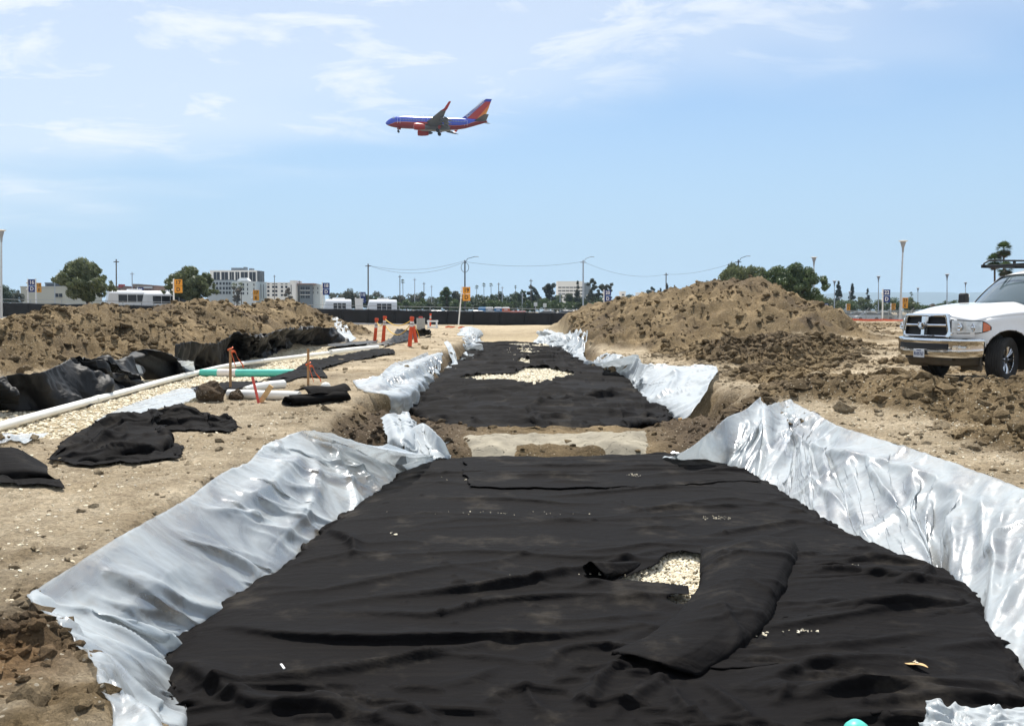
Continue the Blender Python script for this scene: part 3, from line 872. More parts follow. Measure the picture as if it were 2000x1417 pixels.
        X = relax(V.reshape(g3), base.reshape(g3), nrm, slack, pin, sim.get('steps', 26), sim.get('iters', 9), sim.get('bend', 0.15), sim.get('sag', 1.0), sim.get('ku', 1.0), sim.get('kv', 1.0))
        if sim.get('up', True):
            bf = upsample(base.reshape(g3)); X = upsample(X); nu, nv = X.shape[:2]
            X = X + lay_folds(bf.reshape(-1, 3), grid_normals(bf).reshape(-1, 3)).reshape(nu, nv, 3)
            if 'fine' in sim:
                fx, fy = X[..., 0], X[..., 1] + 0.6 * X[..., 2]
                X[..., 2] += sim['fine'] * (np.abs(noise2(fx * 6, fy * 9, seed + 3)) * -1 + 0.5 * np.abs(noise2(fx * 13, fy * 17, seed + 4)) * -1)
        V = X.reshape(-1, 3)
    if collide:
        hz = land(V[:, 0], V[:, 1])[0] + lift
        V[:, 2] = np.maximum(V[:, 2], hz)
    F = grid_faces(nu, nv)
    if hole is not None:
        for hp in hole:
            poly = np.array([at_z(a, b, c)[:2] for (a, b, c) in hp])
            cpt = V[F][:, :, :2].mean(1); ins = np.zeros(len(F), bool)
            j = len(poly) - 1
            for i in range(len(poly)):
                xi, yi = poly[i]; xj, yj = poly[j]
                cond = ((yi > cpt[:, 1]) != (yj > cpt[:, 1])) & (cpt[:, 0] < (xj - xi) * (cpt[:, 1] - yi) / (yj - yi + 1e-12) + xi)
                ins ^= cond; j = i
            F = F[~ins]
    o = fast_mesh(name, V, F, material, parent)
    m = o.modifiers.new('solidify', 'SOLIDIFY'); m.thickness = thick; m.offset = -1
    return o

Zf = -0.56   # level of the cloth at the trench sides
def fabric_sheets():
    left = [(830, 902, Zf), (780, 930, Zf), (720, 978, Zf), (640, 1032, Zf), (560, 1105, Zf), (430, 1188, Zf), (325, 1272, Zf), (335, 1417, Zf), (345, 1640, Zf)]
    right = [(1300, 886, Zf), (1400, 903, Zf), (1480, 935, Zf), (1570, 992, Zf), (1660, 1050, Zf), (1800, 1105, Zf), (1905, 1160, Zf), (1990, 1320, Zf), (2080, 1640, Zf)]
    top = [(830, 902, Zf), (960, 894, Zf), (1080, 899, Zf), (1190, 892, Zf), (1300, 886, Zf)]
    bot = [(345, 1640, Zf), (900, 1660, Zf), (1500, 1660, Zf), (2080, 1640, Zf)]
    F = []
    def f(pts, h, w, a=0.4, lean=0.6): F.append((pts, h, w, a, lean))
    f([(420, 1222), (560, 1245), (720, 1252), (900, 1250), (1100, 1243), (1290, 1222)], 0.075, 0.16, 0.28, 0.8)
    f([(640, 1195), (760, 1200), (850, 1202), (960, 1178), (1110, 1165), (1340, 1168)], 0.05, 0.12, 0.30, 0.7)
    f([(500, 1165), (640, 1150), (760, 1128), (880, 1106), (960, 1100)], 0.035, 0.09)
    f([(640, 1036), (690, 1060), (695, 1078), (668, 1098)], 0.07, 0.07, 0.5)
    f([(540, 1108), (640, 1092), (730, 1080), (800, 1076)], 0.03, 0.06)
    f([(330, 1296), (390, 1300), (450, 1345), (500, 1380), (620, 1386), (705, 1388)], 0.075, 0.10, 0.35, 0.7)
    f([(770, 1285), (900, 1283), (1000, 1288), (1080, 1305)], 0.03, 0.08)
    f([(860, 1340), (930, 1325), (985, 1300)], 0.03, 0.06)
    f([(480, 1400), (560, 1385), (640, 1392), (720, 1410)], 0.05, 0.07)
    f([(730, 1412), (770, 1390), (830, 1395), (850, 1420)], 0.07, 0.05)
    f([(1010, 1190), (1100, 1218), (1250, 1205), (1290, 1195)], 0.03, 0.07)
    f([(1030, 1130), (1090, 1150), (1180, 1140), (1240, 1142)], 0.03, 0.06)
    f([(1515, 1108), (1600, 1112), (1750, 1128), (1890, 1152)], 0.045, 0.09)
    f([(1480, 1228), (1600, 1212), (1750, 1185), (1870, 1165)], 0.055, 0.12, 0.35)
    f([(1060, 1300), (1110, 1270), (1200, 1265), (1290, 1290), (1380, 1290)], 0.07, 0.10, 0.4)
    f([(1140, 1390), (1180, 1320), (1260, 1290)], 0.06, 0.06)
    f([(1180, 1410), (1240, 1360), (1330, 1310)], 0.05, 0.06)
    f([(1020, 1325), (1045, 1380), (1080, 1410)], 0.045, 0.06)
    f([(1420, 1350), (1520, 1320), (1600, 1300), (1760, 1285), (1850, 1320)], 0.055, 0.11)
    f([(1480, 1345), (1560, 1365), (1660, 1345), (1800, 1335), (1990, 1345)], 0.06, 0.07)
    f([(1570, 1380), (1680, 1375), (1800, 1362), (1960, 1372)], 0.05, 0.06)
    f([(1490, 1345), (1520, 1335), (1530, 1360), (1500, 1370), (1488, 1355)], 0.03, 0.04)
    f([(1300, 1340), (1340, 1390), (1400, 1415)], 0.05, 0.07); f([(1360, 1330), (1440, 1390), (1480, 1420)], 0.05, 0.06)
    f([(1620, 1390), (1720, 1400), (1830, 1385)], 0.06, 0.07)
    f([(1300, 985), (1420, 972), (1500, 985), (1600, 1010)], 0.025, 0.10)
    f([(900, 1105), (1000, 1090), (1060, 1065)], 0.02, 0.10); f([(760, 1035), (900, 1015), (1050, 1020)], 0.02, 0.14)
    f([(1190, 975), (1240, 995), (1290, 1012)], 0.025, 0.05); f([(1220, 1035), (1300, 1030), (1340, 1045)], 0.02, 0.06)
    f([(1560, 1000), (1620, 1035), (1680, 1055)], 0.03, 0.08)
    hole = [[(1300, 1086, -.5), (1335, 1080, -.5), (1384, 1092, -.5), (1384, 1150, -.5), (1345, 1182, -.5), (1322, 1192, -.5), (1302, 1180, -.5), (1345, 1172, -.5), (1345, 1150, -.5), (1210, 1136, -.5), (1255, 1118, -.5), (1288, 1105, -.5)],
            [(1528, 1222, -.5), (1560, 1218, -.5), (1592, 1226, -.5), (1568, 1233, -.5), (1535, 1231, -.5)]]
    o = sheet('geotextile_sheet', top, bot, 170, 230, CLOTH, left, right, crown=0.085, creases=[(30, .02, .60, .2, .8, .014, .050, .06, .13, .08), (22, .02, .7, .08, .25, .010, .026, .05, .08, .25), (30, .55, .99, .15, .6, .02, .065, .055, .11, .22)], sim=dict(slack=0.022, pin='tblr', steps=18, iters=8, bend=0.03, freq=0.55, near=2.6, fine=0.004, ku=0.6, kv=1.2), folds=F, hole=hole, edge_noise=0.05,
              wr=[(0.022, 0.5, 1.7, 0.1, 3, 'ridge'), (0.020, 1.0, 4.2, -0.16, 5, 'ridge'), (0.014, 2.4, 6.5, 0.28, 8, 'ridge'), (0.010, 5, 9, -0.4, 10, 'ridge'), (0.010, 1.6, 2.4, 0.5, 11, 'crease'), (0.014, 0.5, 0.9, 0, 9, 'soft')], seed=3, thick=0.004, collide=False)
    tag(o, 'large rumpled black geotextile sheet covering the near trench bed', 'geotextile', 'black geotextile sheets')
    # strip lying across the far edge of the near bed
    o = sheet('geotextile_sheet', [(908, 893, -.44), (1000, 891, -.44), (1100, 893, -.44), (1200, 888, -.44), (1310, 888, -.46)],
              [(918, 950, -.455), (1010, 950, -.455), (1100, 951, -.455), (1230, 948, -.455), (1300, 945, -.455), (1482, 938, -.475)], 130, 40, CLOTH, creases=[(10, .1, .9, .2, .6, .01, .04, .03, .07, .06)], sim=dict(slack=0.05, pin='t', steps=18, iters=8, bend=0.08, freq=1.0, fine=0.004),
              folds=[([(1200, 912), (1300, 910), (1400, 912)], 0.04, 0.10), ([(940, 925), (1060, 930), (1200, 925)], 0.025, 0.12), ([(1240, 930), (1340, 925), (1440, 925)], 0.03, .08)],
              wr=[(0.012, 0.8, 4, 0.1, 33, 'ridge'), (0.006, 3, 6, 0, 35, 'ridge')], edge_noise=0.06, seed=13, thick=0.008, collide=False)
    tag(o, 'black geotextile strip lying across the far edge of the near bed', 'geotextile', 'black geotextile sheets')
    # overlapping right-hand sheet with its pale hem
    o = sheet('geotextile_sheet', [(1540, 1070, -.445), (1600, 1066, -.45), (1660, 1061, -.455), (1704, 1058, -.47)], [(1310, 1292, -.45), (1420, 1300, -.45), (1600, 1290, -.45), (1900, 1235, -.5), (1925, 1220, -.53)], 100, 80, CLOTH, creases=[(22, .05, .95, .15, .7, .012, .05, .03, .08, .15)], sim=dict(slack=0.035, pin='r', steps=18, iters=8, bend=0.08, freq=0.8, fine=0.005),
              left=[(1540, 1070, -.445), (1490, 1180, -.445), (1430, 1240, -.445), (1310, 1292, -.45)], right=[(1704, 1058, -.47), (1800, 1105, -.5), (1885, 1150, -.52), (1925, 1220, -.53)],
              folds=[([(1515, 1108), (1600, 1112), (1750, 1128), (1880, 1155)], 0.04, 0.09), ([(1470, 1232), (1600, 1212), (1750, 1185), (1860, 1168)], 0.06, 0.12, 0.3)],
              wr=[(0.010, 0.8, 4, -0.1, 43, 'ridge'), (0.005, 3, 6, 0, 45, 'ridge')], edge_noise=0.03, seed=23, thick=0.006, collide=False)
    tag(o, 'black geotextile sheet overlapping the right side of the near bed', 'geotextile', 'black geotextile sheets')
    # folded-back flap beside the open gravel patch
    o = sheet('geotextile_flap', [(1384, 1070, -.41), (1430, 1058, -.36), (1480, 1046, -.33), (1535, 1052, -.36), (1552, 1070, -.41)], [(1205, 1274, -.41), (1240, 1280, -.39), (1290, 1294, -.39), (1330, 1296, -.41)], 40, 84, CLOTH, creases=[(12, .02, .9, .2, .8, .012, .035, .02, .04, .25)], sim=dict(slack=0.08, pin='b', steps=18, iters=8, bend=0.08, freq=1.6, fine=0.004),
              left=[(1384, 1070, -.41), (1380, 1140, -.405), (1330, 1200, -.40), (1270, 1245, -.40), (1205, 1274, -.41)],
              right=[(1552, 1070, -.41), (1510, 1150, -.395), (1480, 1205, -.395), (1420, 1250, -.40), (1330, 1296, -.41)],
              folds=[([(1450, 1062), (1448, 1110), (1420, 1170), (1360, 1230)], 0.02, 0.08, 0.8), ([(1400, 1078), (1450, 1085), (1500, 1080), (1540, 1085)], 0.03, 0.04)],
              wr=[(0.008, 3, 3, 0.5, 53, 'ridge')], seed=29, thick=0.008, crown=0.012, collide=False)
    tag(o, 'black geotextile flap folded back beside the open patch of stones', 'geotextile')
    # small curled-up corner: a low tunnel of cloth, open to the left and tapering away to the right
    c = at_z(1160, 1128, -.465); V = []
    for i in range(22):
        t = i / 21; r = 0.095 * (1 - t) ** 0.8 + 0.004; x = 0.62 * t; y = 0.10 * t - 0.04 * math.sin(3 * t)
        for j in range(17):
            a = -0.5 + j / 16 * (math.pi + 1.0); wv = 1 + 0.10 * math.sin(5 * a + 4 * t)
            V.append((c[0] + x - 0.03 * math.sin(a), c[1] + y - r * math.cos(a) * 1.15 * wv, c[2] + max(-0.01, 0.03 * (1 - t) + r * math.sin(a) * wv)))
    o = MB().add(V, [tuple(q) for q in grid_faces(22, 17)]).obj('geotextile_curl', CLOTH, smooth=True, solid=0.004)
    o.data.transform(Matrix.Translation(Vector(c)) @ Matrix.Rotation(R(38), 4, 'Z') @ Matrix.Translation(-Vector(c)))
    tag(o, 'small curled-up black geotextile corner left of the open stones', 'geotextile')
    # second bed, running to the far ramp
    Z2 = -0.58
    F2 = []
    def g(pts, h, w): F2.append((pts, h, w, 0.3, 0.8))
    rng = random.Random(4)
    for y in (700, 712, 722, 745, 752, 765, 772, 786, 800, 815, 826):
        d = at_z(1000, y, Z2)[1]; w_ = 2.4 / d * FPX; cx_ = 1000 + rng.uniform(-0.1, 0.8) / d * FPX
        for k in range(2):
            x0 = cx_ + rng.uniform(-0.9, 0.3) * w_; x1 = x0 + rng.uniform(0.35, 0.8) * w_
            g([(x0, y + rng.uniform(-2, 2)), ((x0 + x1) / 2, y + rng.uniform(-3, 3)), (x1, y + rng.uniform(-3, 3))], rng.uniform(0.05, 0.10), rng.uniform(0.16, 0.3))
    g([(1020, 800), (1090, 782), (1150, 778), (1230, 772)], 0.13, 0.25); g([(1030, 838), (1050, 815), (1010, 795)], 0.09, 0.16)
    holes2 = [[(896, 738, -.5), (950, 731, -.5), (1005, 730, -.5), (1026, 719, -.5), (1070, 719, -.5), (1138, 734, -.5), (1092, 744, -.5), (1062, 748, -.5), (1044, 759, -.5), (1010, 749, -.5), (975, 746, -.5), (930, 743, -.5)],
              [(1005, 707, -.5), (1020, 702, -.5), (1058, 707, -.5), (1030, 712, -.5), (1010, 711, -.5)], [(1012, 688, -.5), (1020, 685, -.5), (1042, 688, -.5), (1018, 691, -.5)],
              [(1012, 681, -.5), (1022, 680, -.5), (1020, 683, -.5)]]
    o = sheet('geotextile_sheet', [(925, 673, Z2), (1000, 671, Z2), (1048, 673, Z2), (1100, 682, Z2)], [(905, 842, Z2 + .08), (1000, 842, Z2 + .1), (1100, 840, Z2 + .1), (1200, 838, Z2 + .08), (1312, 826, Z2)], 80, 190, CLOTH_FAR, creases=[(48, .02, .98, .2, .8, .03, .10, .08, .22, .03)], sim=dict(slack=0.05, pin='tblr', steps=20, iters=8, bend=0.12, freq=0.25, fine=0.012),
              left=[(925, 673, Z2), (905, 690, Z2), (895, 706, Z2), (862, 716, Z2), (835, 760, Z2), (798, 805, Z2), (905, 842, Z2 + .08)],
              right=[(1100, 682, Z2), (1122, 700, Z2), (1200, 722, Z2), (1250, 770, Z2), (1305, 810, Z2), (1312, 826, Z2)],
              crown=0.09, folds=F2, hole=holes2, wr=[(0.05, 0.22, 1.1, 0.05, 63, 'ridge'), (0.03, 0.5, 2.2, -0.1, 65, 'ridge'), (0.012, 2, 4, 0, 66, 'ridge')], edge_noise=0.12, seed=37, thick=0.01, collide=False)
    tag(o, 'long black geotextile sheet covering the far trench bed beyond the berm', 'geotextile', 'black geotextile sheets')
fabric_sheets()

def plastic_sheets():
    Zb = -0.60
    def pl(label, top, bot, nu, nv, m=POLY, group='polythene sheets on the trench banks', **k):
        o = sheet('polythene_sheet', top, bot, nu, nv, m, thick=0.0015, lift=0.025, **k)
        return tag(o, label, 'plastic sheet', group)
    WR = [(0.030, 0.7, 2.4, 0.9, 71, 'ridge'), (0.020, 1.6, 4.2, 1.3, 72, 'ridge'), (0.02, 1.3, 1.5, 0.2, 73, 'soft')]
    pl('large milky plastic sheet draped over the left bank of the near bed',
       [(250, 1520, 0.0), (215, 1417, .02), (178, 1320, .03), (140, 1240, 0.03), (52, 1170, .03), (150, 1100, .05), (250, 1038, .05), (350, 983, .05), (430, 928, .06), (482, 905, .06), (520, 868, .08), (590, 842, .12), (660, 853, .08), (730, 872, .03), (775, 882, -.05)],
       [(360, 1520, Zb), (345, 1417, Zb), (332, 1330, Zb), (335, 1268, Zb), (440, 1184, Zb), (570, 1102, Zb), (655, 1028, Zb), (690, 1005, Zb), (735, 975, Zb), (760, 955, Zb), (795, 925, Zb), (820, 910, Zb), (845, 902, Zb), (870, 895, Zb), (884, 890, Zb)],
       270, 50, seed=51, wr=WR, fan=(17, .022, .060, .055), sim=dict(slack=0.05, pin='bt', steps=22, iters=8, bend=0.02, freq=0.9, ku=1.5, kv=0.35, fine=0.006),
       folds=[([(590, 848), (560, 900), (480, 950), (420, 985)], 0.09, 0.14, 0.7, 0.2), ([(592, 850), (600, 910), (560, 980), (480, 1040)], 0.07, 0.10, 0.7, 0.2), ([(595, 850), (640, 900), (665, 960), (640, 1010)], 0.07, 0.08, 0.8, 0.2),
              ([(600, 850), (660, 890), (700, 930), (715, 970)], 0.07, 0.08, 0.8, .2), ([(604, 852), (700, 890), (760, 905), (820, 900)], 0.06, 0.07, 0.8, .2), ([(330, 1062), (260, 1100), (180, 1150), (140, 1180)], 0.06, 0.14, 0.8, .2),
              ([(60, 1175), (150, 1180), (240, 1200), (300, 1250)], 0.08, 0.10, 0.6, .3), ([(140, 1235), (210, 1300), (260, 1330)], .05, .06, .8, .2), ([(310, 1240), (285, 1300), (240, 1380), (215, 1430)], 0.09, 0.07, 0.8, .2), ([(345, 1060), (450, 1120), (520, 1120)], .04, .10, .8, .2), ([(200, 1150), (330, 1175), (420, 1190)], .04, .08, .8, .2)])
    pl('bunched white plastic film at the corner of the left bank',
       [(746, 814, -.08), (758, 808, -.04), (774, 812, -.10), (792, 807, -.08), (800, 818, -.16)], [(776, 872, -.30), (781, 870, -.28), (786, 871, -.26), (791, 871, -.28), (795, 874, -.30)], 50, 40, POLY_W, seed=57, sim=dict(slack=0.09, pin='bt', steps=18, iters=8, bend=0.06, freq=2.0),
       left=[(746, 814, -.08), (752, 836, -.14), (766, 856, -.2), (776, 872, -.30)], right=[(800, 818, -.16), (806, 838, -.2), (798, 858, -.24), (795, 874, -.30)],
       folds=[([(785, 872), (772, 845), (760, 815)], .06, .05, .8, .1), ([(788, 872), (786, 845), (785, 815)], .07, .05, .8, .1)],
       wr=[(0.05, 3.4, 2.0, 0.1, 81, 'ridge'), (.02, 5, 5, 0, 82, 'crease')])
    pl('white plastic fan spread over the soil left of the grey pad',
       [(790, 872, -.26), (803, 838, -.14), (826, 826, -.12), (850, 842, -.16), (868, 866, -.28)], [(785, 908, -.45), (810, 902, -.45), (840, 894, -.45), (862, 890, -.45), (880, 888, -.45)], 44, 36, POLY_W, seed=58, sim=dict(slack=0.08, pin='bt', steps=18, iters=8, bend=0.06, freq=2.0),
       wr=[(0.04, 2.4, 2.0, 0.9, 83, 'ridge'), (.015, 5, 5, 0, 84, 'crease')])
    pl('milky plastic sheet draped over the left bank beyond the soil corner',
       [(690, 743, .06), (735, 738, .08), (765, 712, .10), (800, 702, .10), (831, 688, .14)], [(776, 814, -.55), (797, 806, Zb), (828, 765, Zb), (846, 738, Zb), (862, 714, Zb)], 75, 46, seed=61, fan=(8, .04, .10, .10), sim=dict(ku=1.5, kv=.5, slack=0.06, pin='bt', steps=20, iters=8, bend=0.08, freq=0.5),
       left=[(690, 743, .06), (706, 764, .02), (756, 772, -.05), (776, 814, -.55)],
       wr=[(0.08, 0.5, 1.2, 0.9, 91, 'ridge'), (0.04, 1.4, 2.2, 0.4, 93, 'ridge'), (0.015, 4, 5, 0, 94, 'crease')])
    pl('narrow white plastic tail hanging down the far left bank',
       [(867, 668, .10), (874, 666, .10), (880, 670, .08)], [(868, 720, -.5), (884, 718, -.5), (898, 720, -.5)], 30, 70, POLY_W, seed=62,
       left=[(867, 668, .10), (876, 690, -.15), (884, 708, -.4), (868, 720, -.5)], right=[(880, 670, .08), (890, 690, -.15), (893, 706, -.4), (898, 720, -.5)], wr=[(0.05, 1.5, 1.5, 0.3, 95, 'ridge')])
    pl('pale plastic sheet on the far left bank below the ramp',
       [(891, 654, .05), (900, 648, .05), (914, 646, .06), (920, 641, .08), (928, 646, 0)], [(893, 712, Zb), (912, 708, Zb), (914, 692, Zb), (928, 678, Zb), (944, 672, Zb)], 44, 34, POLY_W, seed=63, sim=dict(slack=0.07, pin='bt', steps=18, iters=8, bend=0.08, freq=0.3),
       wr=[(0.12, 0.5, 0.9, 0.4, 97, 'ridge'), (0.05, 1.4, 2.0, 0.3, 98, 'ridge')])
    pl('pale plastic sheet on the far right bank below the ramp',
       [(1064, 644, .10), (1076, 647, .10), (1092, 651, .10), (1112, 655, .12), (1136, 662, .12), (1149, 670, .05), (1140, 690, -.25), (1150, 704, -.3), (1182, 714, -.3)], [(1040, 674, Zb), (1062, 676, Zb), (1082, 682, Zb), (1100, 688, Zb), (1118, 694, Zb), (1124, 702, Zb), (1108, 708, Zb), (1140, 716, Zb), (1180, 726, Zb)], 76, 34, POLY_W, seed=64, fan=(7, .05, .14, .2), sim=dict(slack=0.07, pin='bt', steps=18, iters=8, bend=0.08, freq=0.3),
       wr=[(0.14, 0.4, 0.9, -0.4, 101, 'ridge'), (0.06, 1.2, 2.0, 0.3, 102, 'ridge')])
    pl('rumpled pale plastic sheet on the right bank below the dark heap',
       [(1178, 712, -.05), (1205, 702, .10), (1243, 696, .20), (1262, 712, .10), (1300, 714, .12), (1345, 716, .12), (1372, 714, .16), (1399, 717, .14)], [(1172, 722, Zb), (1200, 726, Zb), (1232, 758, Zb), (1262, 786, Zb), (1280, 798, Zb), (1295, 806, Zb), (1304, 812, Zb), (1312, 816, Zb)], 86, 50, POLY_W, seed=65, fan=(8, .04, .11, .11), sim=dict(slack=0.07, pin='bt', steps=20, iters=8, bend=0.08, freq=0.5),
       right=[(1399, 717, .14), (1400, 738, .02), (1376, 790, -.25), (1312, 816, Zb)],
       wr=[(0.10, 0.5, 1.2, -0.7, 105, 'ridge'), (0.05, 1.4, 2.2, 0.4, 106, 'ridge'), (0.02, 4, 5, 0, 107, 'crease')])
    pl('large milky plastic sheet draped over the right bank of the near bed',
       [(1306, 896, -.42), (1335, 880, -.22), (1380, 850, -.05), (1418, 815, .08), (1455, 800, .14), (1484, 778, .24), (1496, 792, .16), (1542, 784, .12), (1600, 812, .09), (1645, 835, .08), (1722, 858, .08), (1850, 900, .06), (2000, 955, .06), (2220, 1050, .05)],
       [(1308, 900, Zb), (1350, 905, Zb), (1395, 910, Zb), (1435, 922, Zb), (1460, 935, Zb), (1490, 948, Zb), (1525, 965, Zb), (1600, 1015, Zb), (1655, 1052, Zb), (1700, 1065, Zb), (1795, 1112, Zb), (1900, 1162, Zb), (1975, 1300, Zb), (2050, 1420, Zb)],
       270, 50, seed=67, wr=WR, fan=(17, .022, .060, .055), sim=dict(slack=0.05, pin='bt', steps=22, iters=8, bend=0.02, freq=0.8, ku=1.5, kv=0.35, fine=0.006),
       folds=[([(1490, 790), (1492, 830), (1480, 880), (1460, 930)], 0.10, 0.10, 0.8, .1), ([(1486, 790), (1450, 850), (1400, 885)], 0.09, 0.09, 0.8, .1), ([(1494, 800), (1530, 860), (1520, 930), (1530, 960)], 0.09, 0.10, 0.8, .1),
              ([(1556, 825), (1640, 868), (1730, 890), (1850, 925), (2000, 1000)], 0.07, 0.06, 0.6, .2), ([(1700, 880), (1640, 920), (1560, 960)], 0.06, 0.10, 0.8, .2), ([(1860, 930), (1780, 990), (1700, 1040)], 0.05, 0.09, .8, .2), ([(1860, 930), (1860, 1020), (1870, 1120)], .05, .06, .8, .1),
              ([(1620, 960), (1640, 1010), (1660, 1045)], 0.04, 0.05, 0.8, .1), ([(1600, 950), (1600, 990), (1612, 1010)], .04, .05, .8, .1), ([(1940, 1000), (1940, 1100), (1950, 1200)], .05, .06, .8, .1), ([(1980, 990), (2000, 1100), (2010, 1250)], .05, .08, .8, .1), ([(1535, 800), (1600, 840), (1680, 880)], .05, .07, .8, .1)])
    pl('crumpled dirty white plastic scrap in the near right corner',
       [(1812, 1372, -.38), (1835, 1364, -.34), (1850, 1380, -.40), (1920, 1385, -.40), (2040, 1380, -.42)], [(1800, 1440, -.44), (1850, 1450, -.40), (1930, 1450, -.44), (1980, 1450, -.44), (2060, 1450, -.46)], 70, 50, POLY_W, seed=68,
       wr=[(0.05, 4, 6, .4, 111, 'ridge'), (.02, 9, 9, 0, 112, 'crease')])
    # the left, shallow trench
    pl('pale plastic strip beside the white pipe on the gravel',
       [(185, 822, -.12), (230, 800, -.16), (300, 775, -.18), (345, 762, -.16), (382, 757, -.1)], [(200, 835, .0), (260, 815, .02), (310, 800, .03), (362, 786, .04), (384, 776, .04)], 90, 24, seed=69, wr=[(0.04, 1.5, 3, .6, 113, 'ridge'), (.015, 5, 5, 0, 114, 'crease')], collide=True)
    pl('flat grey plastic scrap half buried by the left edge',
       [(-60, 862, .04), (30, 850, .05), (95, 845, .06)], [(-60, 905, .04), (10, 885, .04), (62, 872, .05)], 50, 24, seed=70, wr=[(0.04, 1.5, 3, .6, 115, 'ridge')])
    pl('pale plastic scrap at the far end of the black rolled film',
       [(645, 638, .62), (656, 637, .62), (667, 638, .60)], [(676, 666, .02), (684, 668, .02), (696, 661, .04)], 30, 40, POLY_W, seed=72, wr=[(0.08, 0.8, 1.2, .6, 117, 'ridge')])
    pl('grey plastic showing under the end of the black film by the green pipe',
       [(346, 704, .35), (362, 706, .3), (378, 705, .28)], [(364, 728, -.18), (372, 730, -.2), (382, 731, -.2)], 30, 30, seed=73, wr=[(0.06, 1.2, 2, .6, 118, 'ridge')])
    pl('pale plastic strip between two black films on the left bank',
       [(212, 713, .36), (245, 712, .36), (272, 713, .36)], [(228, 724, .22), (255, 725, .2), (280, 730, .16)], 40, 20, seed=74, wr=[(0.05, 1.2, 2, .6, 119, 'ridge')])
plastic_sheets()

